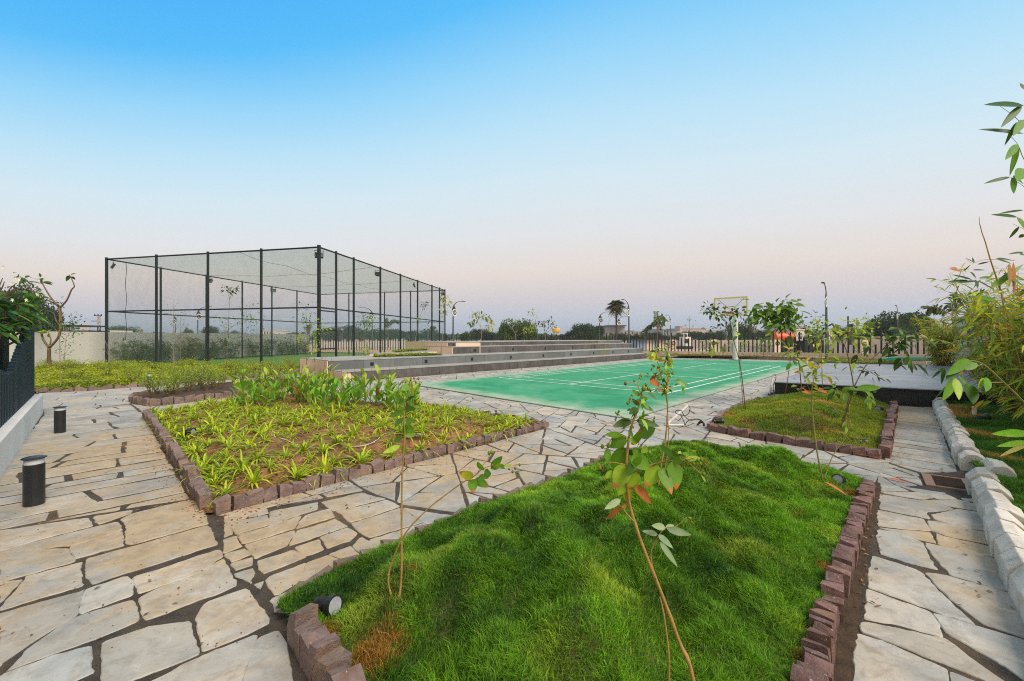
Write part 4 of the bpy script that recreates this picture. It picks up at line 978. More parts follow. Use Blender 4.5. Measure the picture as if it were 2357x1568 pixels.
# ---------- edging stones
edge_protos = {}
def edging(pts, spacing, sz, m, label, grp, style='cube', seed=1, z=-.02, lean=0.0, closed=False):
    """pts world 2D/3D polyline; sz=(len along, thickness across, height)"""
    r = random.Random(seed); P = [Vector(p[:2]) for p in pts]; n_ = 0
    key = (m, style)
    if key not in edge_protos:
        L = []
        for v in range(7):
            mb = MB(); rr = random.Random(v * 7 + len(edge_protos)); a, b, h = .5, .5, 1.0
            j = lambda q: rr.uniform(-q, q)
            k = rr.uniform(.78, 1.12); cl = (k, k * rr.uniform(.94, 1.03), k * rr.uniform(.94, 1.05))
            top = [(-.5 + j(.07), -.5 + j(.06), 1 + j(.10)), (.5 + j(.07), -.5 + j(.06), .88 + j(.10)), (.5 + j(.07), .5 + j(.06), .86 + j(.10)), (-.5 + j(.07), .5 + j(.06), 1 + j(.10))]
            mid = [(-.5 + j(.03), -.52 + j(.04), .5), (.5 + j(.03), -.52 + j(.04), .5), (.5 + j(.03), .52 + j(.04), .5), (-.5 + j(.03), .52 + j(.04), .5)]
            bot = [(-.46, -.5, 0), (.46, -.5, 0), (.46, .5, 0), (-.46, .5, 0)]
            cr = [((top[0][0] + top[1][0]) / 2 + j(.2), j(.25), 1.0 + j(.06))]
            vs = bot + mid + top + cr
            fs = [(3, 2, 1, 0)] + [(i, (i + 1) % 4, 4 + (i + 1) % 4, 4 + i) for i in range(4)] + [(4 + i, 4 + (i + 1) % 4, 8 + (i + 1) % 4, 8 + i) for i in range(4)] + [(8 + i, 8 + (i + 1) % 4, 12) for i in range(4)]
            mb.add(vs, fs, cl); o = mb.build('edging_stone', m); COL.objects.unlink(o)
            bv = o.modifiers.new('b', 'BEVEL'); bv.width = .004; bv.segments = 1
            L.append(o)
        edge_protos[key] = L
    protos = edge_protos[key]
    for i in range(len(P) - 1):
        a, b = P[i], P[i + 1]; L = (b - a).length; k = max(1, round(L / spacing)); d = (b - a) / L
        for q in range(k):
            p = a + d * (L * (q + .5) / k); o = protos[r.randrange(7)].copy(); COL.objects.link(o)
            hh = sz[2] * r.uniform(.88, 1.14); fl = r.random() < .5
            o.scale = (L / k * r.uniform(.90, .97) if style != 'plate' else sz[0] * r.uniform(.85, 1.1), sz[1] * r.uniform(.85, 1.15), hh)
            o.location = (p.x + r.uniform(-.008, .008), p.y + r.uniform(-.008, .008), z)
            o.rotation_euler = (r.uniform(-.10, .10), lean + r.uniform(-.09, .09), math.atan2(d.y, d.x) + r.uniform(-.09, .09) + (math.pi if fl else 0) * (style == 'cube'))
            tag(o, label, 'edging stone', grp); n_ += 1
    return n_
mound_poly = DD([(640,1412),(700,1372),(830,1303),(960,1248),(1100,1178),(1330,1100),(1400,1062),(1460,1042),(1600,1034),(1750,1052),(1900,1088),(1990,1120),(1962,1200),(1930,1300),(1895,1430),(1862,1568),(1800,1850),(1600,2300),(1250,2300),(950,1950),(800,1640),(700,1480)])
bedA = DD([(337,958),(480,1186),(1258,985),(960,938),(700,915),(560,930)])
bedE = DD([(1640,988),(2030,1052),(2056,944),(2010,922),(1930,911),(1800,914),(1720,930),(1668,955)])
edging(DD([(490,1184),(700,1128),(880,1082),(1060,1034),(1258,983)]), .122, (.115, .070, .120), 'purple_stone', 'purple-brown edging stone in the front row of the spider plant bed', 'front edging row of the spider plant bed', seed=2, lean=.05)
edging(DD([(334,957),(365,1000),(400,1050),(440,1110),(476,1172)]), .15, (.14, .085, .15), 'purple_stone', 'purple-brown edging stone in the left row of the spider plant bed', 'left edging row of the spider plant bed', seed=3)
edging(DD([(1258,983),(1100,957),(962,937)]), .15, (.14, .06, .12), 'purple_stone', 'purple-brown edging stone behind the spider plants at the far right corner of their bed', 'rear edging row of the spider plant bed', seed=4)
edging(DD([(303,925),(316,930),(345,935),(372,934),(552,912),(700,890),(780,880)]), .20, (.19, .09, .16), 'purple_stone', 'mauve edging stone around the front of the small shrub bed', 'edging of the small shrub bed', seed=5, lean=.05)
edging(DD([(303,925),(312,915),(345,908)]), .2, (.19, .09, .15), 'purple_stone', 'mauve edging stone at the rounded left end of the small shrub bed', 'left end edging of the small shrub bed', seed=6)
edging(DD([(85,905),(200,900),(345,889),(480,877),(600,866),(757,850)]), .24, (.22, .08, .13), 'purple_stone', 'slanted brown edging stone along the long lawn behind the pale path', 'edging of the long lawn before the cage', seed=7, lean=.28, z=-.03)
edging(DD([(650,1398),(700,1366),(830,1297),(960,1242),(1100,1172),(1330,1094),(1400,1056)]), .16, (.15, .045, .095), 'purple_stone', 'mauve edging stone half buried by grass along the left side of the green mound', 'left edging row of the green mound', seed=8, z=-.03, lean=.12)
edging(DD([(690,1462),(716,1510),(748,1560),(790,1640),(850,1760)]), .085, (.085, .095, .165), 'purple_stone', 'big rough mauve edging stone in the bottom left corner row of the green mound', 'bottom left edging row of the green mound', seed=9, z=-.02)
edging(DD([(1998,1124),(1990,1160),(1968,1225),(1940,1320),(1906,1440),(1880,1545),(1866,1640)]), .068, (.062, .090, .128), 'red_stone', 'reddish edging stone stepping along the right side of the green mound', 'right edging row of the green mound', seed=10, z=-.02)
edging(DD([(1632,990),(1700,1003),(1800,1020),(1900,1035),(2000,1051),(2030,1056)]), .155, (.15, .12, .12), 'red_stone', 'red-brown block in the front edging of the small right lawn', 'front edging row of the small right lawn', seed=12, z=-.02, lean=.12)
edging(DD([(2034,1054),(2045,1010),(2054,965),(2058,942)]), .17, (.16, .10, .17), 'red_stone', 'brown edging stone on the path side of the small right lawn', 'right edging row of the small right lawn', seed=13, z=-.02)
edging(DD([(1632,988),(1666,955),(1720,930),(1800,913)]), .16, (.15, .06, .10), 'purple_stone', 'small mauve edging stone on the court side of the small right lawn', 'court side edging row of the small right lawn', seed=14, z=-.02)

# ---------- grassy mound in front
def mound_h(x, y, e):
    base = .045 + .20 * float(sstep(np.array(e / .95)))
    ri = .032 * math.sin((x * .96 + y * .30) * 15 + 3.2 * noise.noise(Vector((x * .9, y * .9, 0)))) + .028 * math.sin((x * 1.35 - y * .75) * 5.2 + 1.6 * noise.noise(Vector((x * 1.1, y * 1.1, 0)))) + .045 * noise.noise(Vector((x * 1.7, y * 1.7, 4))) + .046 * noise.noise(Vector((x * 5, y * 5, 9))) + .014 * noise.noise(Vector((x * 12, y * 12, 5)))
    return base + ri * min(1, e / .35)
mo = heightfield('grass_mound', mound_poly, mound_h, .035, 'grass_base'); tag(mo, kind='structure')
def scatter(poly, n, near=None):
    xs = [p[0] for p in poly]; ys = [p[1] for p in poly]; out = np.zeros((0, 2))
    while len(out) < n:
        Q = np.stack([NR.uniform(min(xs), max(xs), n), NR.uniform(min(ys), max(ys), n)], 1)
        if near is not None: Q = Q[NR.uniform(0, 1, len(Q)) < near(Q)]
        out = np.concatenate([out, Q[inside_np(Q, poly)]])
    return out[:n]
def sample_h(Q, poly, fn):
    e = edge_dist_np(Q, poly); return np.array([fn(x, y, k) for (x, y), k in zip(Q, e)]), e
Q = scatter(mound_poly, 400000, lambda Q: np.clip((2.6 / np.maximum(Q[:, 1], 1.2)) ** 1.2, 0, 1))
z, e = sample_h(Q, mound_poly, mound_h); n = len(Q)
cl = vn(Q[:, 0], Q[:, 1], 7, 3.1); cl2 = vn(Q[:, 0], Q[:, 1], 16, 8.3); big = vn(Q[:, 0], Q[:, 1], 1.6, 5.5); big2 = vn(Q[:, 0], Q[:, 1], 3.4, 1.5)
hg = (.013 + .022 * cl + .024 * cl2) * NR.uniform(.5, 1.5, n)
ang = vn(Q[:, 0], Q[:, 1], 9, 12.0) * 9 + NR.uniform(-2.2, 2.2, n); ln = hg * NR.uniform(.2, 1.3, n)
lean = np.stack([np.cos(ang) * ln, np.sin(ang) * ln], 1)
g1 = np.array([.018, .090, .010]); g2 = np.array([.22, .48, .022]); g3 = np.array([.50, .62, .07]); dry = np.array([.42, .28, .07])
t = np.clip(big * .8 + cl * .7 - .25 + NR.normal(0, .17, n), 0, 1)[:, None]; col = g1 * (1 - t) + g2 * t
y_ = (np.clip(big2 * 1.5 - .98 + NR.normal(0, .1, n), 0, 1))[:, None]; col = col * (1 - y_) + g3 * y_
dm = (NR.uniform(0, 1, n) < .012 + .12 * (vn(Q[:, 0], Q[:, 1], 9, 33.) > .93)); col[dm] = dry
for (u, v, r_) in ((860, 1490, .13), (750, 1440, .06), (1975, 1130, .10), (1900, 1290, .05), (1870, 1500, .07), (950, 1360, .03)):
    c_ = W(u, v, .1); k = np.hypot(Q[:, 0] - c_.x, Q[:, 1] - c_.y) < r_ * NR.uniform(.5, 1.2, n); col[k] = np.array([.42, .22, .04]) * NR.uniform(.6, 1.2, (k.sum(), 1))
col *= NR.uniform(.6, 1.4, (n, 1))
wd_ = NR.uniform(.0018, .0036, n) * np.clip(Q[:, 1] / 2.2, .8, 2.2)
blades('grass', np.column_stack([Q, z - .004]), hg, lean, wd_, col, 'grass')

# ---------- small right lawn
def lawnE_h(x, y, e): return .03 + .20 * float(sstep(np.array(e / 1.0))) + (.04 * noise.noise(Vector((x * 2, y * 2, 7))) + .035 * noise.noise(Vector((x * 6, y * 6, 3)))) * min(1, e / .3)
tag(heightfield('small_lawn_mound', bedE, lawnE_h, .08, 'grass_base'), kind='structure')
Q = scatter(bedE, 95000); z, e = sample_h(Q, bedE, lawnE_h); n = len(Q)
cl = vn(Q[:, 0], Q[:, 1], 5, 3.7); big = vn(Q[:, 0], Q[:, 1], 1.3, 15.5)
hg = (.02 + .055 * cl) * NR.uniform(.5, 1.5, n); ang = NR.uniform(0, 6.28, n); ln = hg * NR.uniform(.1, 1.1, n)
t = np.clip(big + NR.normal(0, .15, n), 0, 1)[:, None]; col = np.array([.15, .28, .02]) * (1 - t) + np.array([.40, .44, .04]) * t
dm = vn(Q[:, 0], Q[:, 1], 3.1, 41.) + NR.normal(0, .07, n) > .70; col[dm] = np.array([.60, .38, .10]) * NR.uniform(.6, 1.2, (dm.sum(), 1)); hg[dm] *= .55
col *= NR.uniform(.75, 1.25, (n, 1))
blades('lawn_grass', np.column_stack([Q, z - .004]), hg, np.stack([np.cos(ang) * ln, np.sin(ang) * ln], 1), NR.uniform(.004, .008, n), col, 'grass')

# ---------- strip right of the white kerb
strip = [W(2160, 928)[:2], W(2235, 1083)[:2], W(2262, 1120)[:2], W(2500, 1640)[:2], (6.4, 3.3), (8.5, 5.6), (10.6, 7.9)]
def strip_h(x, y, e): return .10 + .05 * noise.noise(Vector((x * 2, y * 2, 2)))
tag(heightfield('planting_strip', strip, strip_h, .12, 'dark_soil'), kind='structure')
Q = scatter(strip, 75000, lambda Q: np.clip(1.25 - (Q[:, 0] - Q[:, 1] - .3) * .75, .12, 1)); z, e = sample_h(Q, strip, strip_h); n = len(Q); cl = vn(Q[:, 0], Q[:, 1], 4, 9.7)
hg = (.03 + .07 * cl) * NR.uniform(.6, 1.3, n); ang = NR.uniform(0, 6.28, n) ; ln = hg * NR.uniform(.2, 1.1, n)
col = np.array([.045, .17, .012]) * (1 - cl[:, None]) + np.array([.11, .27, .02]) * cl[:, None]; dm = vn(Q[:, 0], Q[:, 1], 2.1, 4.) + NR.normal(0, .05, n) > .82; col[dm] = (.48, .30, .08)
col *= NR.uniform(.7, 1.3, (n, 1))
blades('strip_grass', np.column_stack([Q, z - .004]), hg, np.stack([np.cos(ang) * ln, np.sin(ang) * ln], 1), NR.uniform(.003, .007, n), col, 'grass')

# ---------- planting bed soil
def soil_h(x, y, e):
    b = .02 + .10 * float(sstep(np.array(e / .7))); n1 = noise.noise(Vector((x * 2.2, y * 2.2, 1))); n2 = abs(noise.noise(Vector((x * 6, y * 6, 5)))); n3 = abs(noise.noise(Vector((x * 15, y * 15, 8))))
    return b + (.05 * n1 + .055 * n2 + .03 * n3) * min(1, e / .15)
tag(heightfield('garden_soil', bedA, soil_h, .028, 'soil'), kind='structure')
# ---------- long lawn (ground cover) before the cage
bedC = DD([(40,908),(85,905),(345,889),(600,866),(757,850),(735,849),(480,846),(246,844),(60,850)])
def cover_h(x, y, e): return .03 + .09 * min(1, e / .6) + .03 * noise.noise(Vector((x * 1.5, y * 1.5, 3)))
tag(heightfield('long_lawn', bedC, cover_h, .22, 'cover_base'), kind='structure')
bedB = DD([(305,923),(340,932),(372,932),(552,910),(780,879),(768,868),(600,877),(430,893),(330,910)])
tag(heightfield('shrub_bed_soil', bedB, lambda x, y, e: .03 + .06 * min(1, e / .4) + .04 * abs(noise.noise(Vector((x * 5, y * 5, 3)))), .1, 'dark_soil'), kind='structure')
def leaf_litter(name, poly, fn, n, size, c1, c2, hmin, hmax, m='leaf', dens=None):
    """ground cover: n small leaves standing over a bed, one object"""
    Q = scatter(poly, n, dens); z, e = sample_h(Q, poly, fn); k = vn(Q[:, 0], Q[:, 1], 1.3, 6.6); kk = vn(Q[:, 0], Q[:, 1], 4.3, 2.6)
    h = z + NR.uniform(hmin, hmax, n) * (.4 + .9 * kk); t = np.clip(k * .7 + kk * .5 - .1 + NR.normal(0, .15, n), 0, 1)[:, None]
    col = (np.array(c1) * (1 - t) + np.array(c2) * t) * NR.uniform(.7, 1.3, (n, 1)); a = NR.uniform(0, 6.28, n); s = NR.uniform(.6, 1.3, n) * size
    d = np.stack([np.cos(a), np.sin(a), NR.uniform(-.3, .7, n)], 1) * s[:, None]; w = np.stack([-np.sin(a), np.cos(a), NR.uniform(-.3, .3, n)], 1) * (s * .38)[:, None]
    Pp = np.column_stack([Q, h]); V = np.stack([Pp, Pp + d * .5 + w, Pp + d, Pp + d * .5 - w], 1).reshape(-1, 3).astype(np.float32)
    me = bpy.data.meshes.new(name); me.vertices.add(4 * n); me.vertices.foreach_set('co', V.ravel()); me.loops.add(4 * n); me.loops.foreach_set('vertex_index', np.arange(4 * n, dtype=np.int32))
    me.polygons.add(n); me.polygons.foreach_set('loop_start', (np.arange(n) * 4).astype(np.int32)); me.polygons.foreach_set('loop_total', np.full(n, 4, np.int32)); me.update(calc_edges=True)
    C = np.ones((n, 4, 4), np.float32); C[:, :, :3] = col[:, None, :]; ca = me.color_attributes.new('Col', 'FLOAT_COLOR', 'POINT'); ca.data.foreach_set('color', C.ravel())
    me.materials.append(M[m]); o = bpy.data.objects.new(name, me); COL.objects.link(o); return tag(o, kind='stuff')
leaf_litter('ground_cover', bedC, cover_h, 110000, .055, (.17, .25, .012), (.50, .55, .025), .0, .07)
far_poly = [tuple(p) for p in [W(1565, 819)[:2], W(1900, 829)[:2], (20.6, 21.4), (15.6, 26.0), (10.5, 28.2)]]
leaf_litter('far_strip_cover', far_poly, lambda x, y, e: .19, 14000, .06, (.16, .16, .02), (.28, .26, .04), 0, .05)
pl1 = [W(856, 811, .79)[:2], W(985, 803.5, .79)[:2], (-3.5, 23.0), (-5.4, 20)]
pw = [(-5.0, 17.6), (-4.2, 21.3), (-4.0, 21.2), (-4.7, 17.3)]
leaf_litter('planter_grass', [(-5.2, 17.8), (-4.1, 21.2), (-3.9, 20.6), (-4.75, 17.0)], lambda x, y, e: .79, 2500, .07, (.15, .26, .02), (.28, .34, .03), 0, .06)
tg = [amp(2.6, 1.6), amp(4.7, 1.6), amp(4.7, 2.3), amp(2.6, 2.3)]
leaf_litter('seating_grass', [tuple(p) for p in [amp(1.9, 1.55), amp(4.7, 1.1), amp(4.7, 2.5), amp(2.2, 2.3)]], lambda x, y, e: .665, 5000, .07, (.15, .26, .02), (.28, .34, .03), 0, .06)
behind = [(7.4, 10.6), (13.2, 17.4), (15.6, 16.2), (17.6, 19.2), (14.6, 19.6)]
leaf_litter('far_lawn', [tuple(W(1895, 831)[:2]), tuple(W(2090, 835)[:2]), (18.2, 20.2), (15.6, 21.4)], lambda x, y, e: .10, 9000, .08, (.14, .22, .02), (.26, .30, .03), 0, .10)

def bed_dens(Q):
    c_ = W(790, 1010); q = ((Q[:, 0] - c_.x) / 1.7) ** 2 + ((Q[:, 1] - c_.y) / 1.15) ** 2
    return np.clip(.12 + .6 * (q > 1) * (vn(Q[:, 0], Q[:, 1], 2.6, 3.3) > .38), 0, 1)
leaf_litter('bed_weeds', bedA, soil_h, 15000, .032, (.16, .24, .02), (.42, .46, .04), .0, .05, dens=bed_dens)
leaf_litter('dry_leaf_crumbs', bedA, soil_h, 6000, .022, (.16, .08, .035), (.42, .27, .13), .0, .006, m='dry')
# ================================================================ BED PLANTS
def spider(seed):
    r = random.Random(seed); mb = MB(); n = r.randint(26, 36)
    for k in range(n):
        a = r.uniform(0, 6.28); el = r.uniform(.35, 1.35); d = Vector((math.cos(a) * math.cos(el), math.sin(a) * math.cos(el), math.sin(el)))
        L = r.uniform(.18, .34); c = vary((.46, .58, .035) if r.random() < .7 else (.22, .38, .03), .2, r)
        if r.random() < .06: c = (.45, .30, .12)
        mb.leaf((r.uniform(-.012, .012), r.uniform(-.012, .012), 0), d, Vector((0, 0, 1)), L, r.uniform(.013, .020), c, droop=r.uniform(.35, .8), fold=.5, seg=4, shape=.35)
    return mb
sp = []
for k in range(9): o = spider(k).build('spider_plant', 'leaf', smooth=True); sp.append(o)
r = random.Random(77); pts_ = []
def okA(x, y):
    if not inside((x, y), bedA): return False
    return edge_dist_np(np.array([[x, y]]), bedA)[0] > .09
c_can = W(760, 918); sparse = W(790, 1010)
tries = 0
while len(pts_) < 290 and tries < 20000:
    tries += 1; x = r.uniform(-7, 1); y = r.uniform(3, 10)
    if not okA(x, y): continue
    e = edge_dist_np(np.array([[x, y]]), bedA)[0]
    dens = 1.0
    q = (x - sparse.x) / 1.7, (y - sparse.y) / 1.15
    if q[0] ** 2 + q[1] ** 2 < 1: dens = .22
    if y > 7.15 and -5.0 < x < -1.9: dens = .0
    if x > -1.6 and y > 5.2: dens = 1
    mind = .17 if x < -2.8 or y > 5.6 else .22
    if r.random() > dens or any((x - a) ** 2 + (y - b) ** 2 < mind ** 2 for a, b in pts_): continue
    pts_.append((x, y))
for i, (x, y) in enumerate(pts_):
    o = sp[i] if i < len(sp) else sp[r.randrange(9)].copy()
    if i >= len(sp): COL.objects.link(o)
    e = edge_dist_np(np.array([[x, y]]), bedA)[0]; s = r.uniform(.55, 1.3); o.scale = (s, s, s * r.uniform(.8, 1.2)); o.rotation_euler = (r.uniform(-.15, .15), r.uniform(-.15, .15), r.uniform(0, 6.28)); o.location = (x, y, soil_h(x, y, e) - .004)
    tag(o, 'yellow-green arching spider plant growing in the brown soil bed', 'spider plant', 'spider plants in the soil bed')
# cannas
def canna(seed):
    r = random.Random(seed); mb = MB(); sm = MB(); h = r.uniform(.22, .50); top = Vector((r.uniform(-.07, .07), r.uniform(-.07, .07), h))
    sm.tube([(0, 0, 0), top * .5 + Vector((0, 0, 0)), top], [.011, .009, .004], 6, (.18, .32, .06))
    if r.random() < .2: sm.tube([top * .6, top * .8 + Vector((.02, 0, .1)), top + Vector((.03, .02, .22))], [.005, .004, .002], 5, (.35, .2, .08))
    n = r.randint(5, 8); a = r.uniform(0, 6)
    for k in range(n):
        t = .12 + .88 * k / n; a += 2.3 + r.uniform(-.4, .4); el = r.uniform(.55, 1.25); d = Vector((math.cos(a) * math.cos(el), math.sin(a) * math.cos(el), math.sin(el)))
        c = vary((.17, .40, .03) if r.random() < .7 else (.36, .48, .06), .2, r)
        if r.random() < .08: c = vary((.38, .15, .05), .2, r)
        nn = Vector((-math.cos(a) * math.sin(el), -math.sin(a) * math.sin(el), math.cos(el)))
        mb.leaf(top * t, d, nn, r.uniform(.16, .28), r.uniform(.055, .085), c, droop=r.uniform(0, .3), fold=.35, seg=6, shape=.45)
    return sm, mb
cans = []
for k in range(8):
    e = empty('canna_plant', (0, 0, 0), 'x', 'canna'); sm, lm = canna(k); sm.build('stalk', 'leaf', e); lm.build('foliage', 'leaf', e, smooth=True); cans.append(e)
r = random.Random(5); n = 0; cp = []; tries = 0
while n < 125 and tries < 14000:
    tries += 1; u = r.uniform(548, 962); v = r.uniform(905, 990); p = W(u, v)
    if v > 945 + (u - 550) * .07 + 14 * math.sin(u * .035) or any((p.x - a) ** 2 + (p.y - b) ** 2 < .15 ** 2 for a, b in cp) or not okA(p.x, p.y): continue
    e = cans[n] if n < 8 else copy_tree(cans[r.randrange(8)]); ed = edge_dist_np(np.array([[p.x, p.y]]), bedA)[0]
    s = r.uniform(.8, 1.2); e.scale = (s, s, s * r.uniform(.95, 1.3)); e.rotation_euler = (0, 0, r.uniform(0, 6.28)); e.location = (p.x, p.y, soil_h(p.x, p.y, ed) - .01)
    tag(e, 'broad-leaved green canna plant in the clump at the back of the soil bed', 'canna', 'canna plants at the back of the soil bed'); cp.append((p.x, p.y)); n += 1
# soil clods
r = random.Random(8); clods = MB()
# small leafy shrubs
def shrub(seed, h=.4, w=.22, nst=7, nl=170, ls=.028, cols=((.28, .45, .04), (.16, .32, .03), (.40, .52, .06))):
    r = random.Random(seed); sm = MB(); mb = MB(); tips = []
    for k in range(nst):
        a = r.uniform(0, 6.28); q = w * r.uniform(.3, 1); hh = h * r.uniform(.6, 1.05); e = Vector((math.cos(a) * q, math.sin(a) * q, hh)); m_ = Vector((e.x * .35, e.y * .35, hh * .5))
        P = [Vector((0, 0, 0)), m_, e]; sm.tube(P, [.007, .005, .002], 5, (.25, .2, .08)); tips.append(P)
    for k in range(nl):
        P = tips[r.randrange(nst)]; t = r.uniform(.35, 1.0); p = P[1].lerp(P[2], (t - .35) / .65) + Vector((r.gauss(0, 1), r.gauss(0, 1), r.gauss(0, .8))) * w * .17
        d = Vector((r.gauss(0, 1), r.gauss(0, 1), r.gauss(.2, .6))); mb.leaf(p, d, Vector((r.gauss(0, .5), r.gauss(0, .5), 1)), ls * r.uniform(.7, 1.4), ls * .45, vary(cols[r.randrange(len(cols))], .2, r), seg=2, droop=.2)
    return sm, mb
def shrub_thing(name, variants, h, w, **kw):
    L = []
    for k in range(variants):
        e = empty(name, (0, 0, 0), 'x', 'shrub'); sm, lm = shrub(k * 13 + int(h * 100), h, w, **kw); sm.build('stem', 'bark', e); lm.build('foliage', 'leaf', e); L.append(e)
    return L
def place(protos, spots, label, cat, grp, r, smin=.8, smax=1.2):
    for i, (x, y, z) in enumerate(spots):
        e = protos[i] if i < len(protos) else copy_tree(protos[r.randrange(len(protos))]); s = r.uniform(smin, smax); e.scale = (s, s, s); e.rotation_euler = (0, 0, r.uniform(0, 6.28)); e.location = (x, y, z); tag(e, label, cat, grp)
r = random.Random(31)
spots = []
while len(spots) < 34:
    u = r.uniform(345, 775); lo = 929 - (u - 345) * .11; v = lo - r.uniform(2, 26); p = W(u, v)
    if inside((p.x, p.y), bedB) and edge_dist_np(np.array([[p.x, p.y]]), bedB)[0] > .08: spots.append((p.x, p.y, .06))
place(shrub_thing('leafy_shrub', 6, .50, .30, nst=9, nl=330, ls=.034), spots, 'small leafy shrub with light green leaflets in the narrow stone-edged bed', 'shrub', 'leafy shrubs in the narrow bed', r)
spots = []
while len(spots) < 95:
    u = r.uniform(90, 756); v = r.uniform(850, 862) if r.random() < .62 else r.uniform(862, 890); p = W(u, v)
    if inside((p.x, p.y), bedC): spots.append((p.x, p.y, .10))
place(shrub_thing('low_shrub', 6, .34, .30, nst=9, nl=300, ls=.040, cols=((.34, .46, .03), (.20, .32, .03), (.45, .52, .05))), spots, 'low yellow-green shrub growing in the long lawn before the net cage', 'shrub', 'low shrubs in the long lawn', r)

# ================================================================ TRACED PLANTS
G_D = (.055, .13, .015); G_M = (.14, .31, .028); G_L = (.32, .50, .045); G_Y = (.45, .45, .05); BR = (.50, .16, .045); PALE = (.34, .47, .30)
def plant(label, cat, stems, auto=(), leaves=(), buds=(), d=5.0, name='sapling', stem_mat='stem', grp=None, seed=1, sway=.04, conv=lambda u, v: (u, v), leafm='leaf', base_drop=0.0, flowers=()):
    """stems: list of (points[(u,v[,offset])], r0 mm, r1 mm). auto: (stem, t0, t1, n, leaf px, spread px, colours, droop). leaves: (u0,v0,u1,v1,width,colour)"""
    r = random.Random(seed); off = r.uniform(0, 100)
    def P(u, v, o=0.0):
        u, v = conv(u, v); dd = d * (1 + o) + sway * d * .25 * noise.noise(Vector((u * .02, v * .02, off))); return PD(u, v, dd)
    S = [[P(*q) for q in st[0]] for st in stems]
    b0 = S[0][0].copy()
    S[0][0] = S[0][0] - Vector((0, 0, base_drop)) if base_drop else S[0][0]
    e = empty(name, S[0][0], label, cat, grp)
    mb = MB()
    for (pp, r0, r1), q in zip(stems, S):
        # smooth the polyline
        sm = []
        for i in range(len(q) - 1):
            p0, p1, p2, p3 = q[max(i - 1, 0)], q[i], q[i + 1], q[min(i + 2, len(q) - 1)]
            for k in range(4):
                t = k / 4; sm.append(.5 * ((2 * p1) + (p2 - p0) * t + (2 * p0 - 5 * p1 + 4 * p2 - p3) * t * t + (3 * p1 - p0 - 3 * p2 + p3) * t ** 3))
        sm.append(q[-1]); m_ = len(sm) - 1
        mb.tube(sm, [(r0 + (r1 - r0) * i / m_) * .001 * (1.25 if (i % 4 == 2 and r0 > 2.5 and d < 4) else 1) for i in range(m_ + 1)], 7)
        st_s = sm; S[S.index(q)] = sm
    localise(mb.build('stem', stem_mat, smooth=True), e)
    px = d / F; lm = MB()
    for (si, t0, t1, n, lp, sp_, cols, dr) in auto:
        st = S[si]; m_ = len(st) - 1
        for k in range(int(n * (1.0 if n < 10 else 1.6))):
            t = (t0 + (t1 - t0) * r.random()) * m_; i = min(int(t), m_ - 1); p = st[i].lerp(st[i + 1], t - i)
            o = Vector((r.gauss(0, 1), r.gauss(0, 1), r.gauss(0, .8))) * sp_ * px * .45
            dirv = (o.normalized() * .8 + Vector((r.gauss(0, .6), r.gauss(0, .6), r.gauss(-dr, .5)))) if o.length > 0 else Vector((r.gauss(0, 1), r.gauss(0, 1), 0))
            L = lp * px * r.uniform(.6, 1.25)
            lm.leaf(p + o, dirv, Vector((r.gauss(0, .5), r.gauss(-.3, .5), 1)), L, L * r.uniform(.38, .52), vary(cols[r.randrange(len(cols))], .22, r), droop=.2, seg=4 if d < 6 else 3, fold=.25)
    for q in leaves:
        u0, v0, u1, v1, w, c = q[:6]; a = P(u0, v0); b = P(u1, v1, r.uniform(-.05, .03)); dv = b - a
        cu, _ = conv(1, 0); cu0, _ = conv(0, 0); sc = abs(cu - cu0)
        lm.leaf(a, dv, Vector((r.uniform(-.25, .25), -1, r.uniform(.2, .7))), dv.length, w * sc * px * 1.15, vary(c, .12, r), droop=0.04, fold=.18, seg=8, tipcol=(BR if len(q) > 6 else None), shape=.40)
    if lm.v: localise(lm.build('foliage', leafm, smooth=True), e)
    if buds:
        for (u, v, rr) in buds:
            bm_ = MB(); p = P(u, v); cu, _ = conv(1, 0); cu0, _ = conv(0, 0); rr = rr * abs(cu - cu0) * px
            bm_.lathe([(rr * .2, -rr * 1.3), (rr * .8, -rr * .7), (rr, 0), (rr * .75, rr * .7), (rr * .25, rr * 1.3)], 8, p, vary((.22, .34, .04) if r.random() < .65 else (.35, .2, .06), .2, r))
            localise(bm_.build('bud', 'leaf', smooth=True), e)
    if flowers:
        fm = MB()
        for (u, v, s) in flowers:
            p = P(u, v, -.01)
            for k in range(5):
                a = k * 1.2566 + u; fm.leaf(p, Vector((math.cos(a), -.3, math.sin(a))), Vector((0, -1, 0)), s * px, s * px * .5, (.95, .95, .85), seg=3)
        localise(fm.build('flowers', 'leaf'), e)
    return e
a3c = lambda u, v: (1265.9 + .2936 * u, 776.8 + .2936 * v)
a2c = lambda u, v: (805.6 + .2752 * u, 805.6 + .2752 * v)
a4c = lambda u, v: (1726.2 + .2936 * u, 805.6 + .2936 * v)
a7c = lambda u, v: (1093.3 + .266 * u, 1150.8 + .266 * v)
z5c = lambda u, v: (1553.6 + u / 4, 632.9 + v / 4)
z4c = lambda u, v: (1150.8 + u / 4, 632.9 + v / 4)
z3c = lambda u, v: (690.5 + u / 4, 632.9 + v / 4)
z2c = lambda u, v: (230.2 + .2569 * u, 546.6 + .2569 * v)
z1c = lambda u, v: (.2569 * u, 546.6 + .2569 * v)
z6c = lambda u, v: (1956.4 + .2936 * u, 517.9 + .2936 * v)
z7c = lambda u, v: (2013.9 + .2936 * u, 172.6 + .2936 * v)
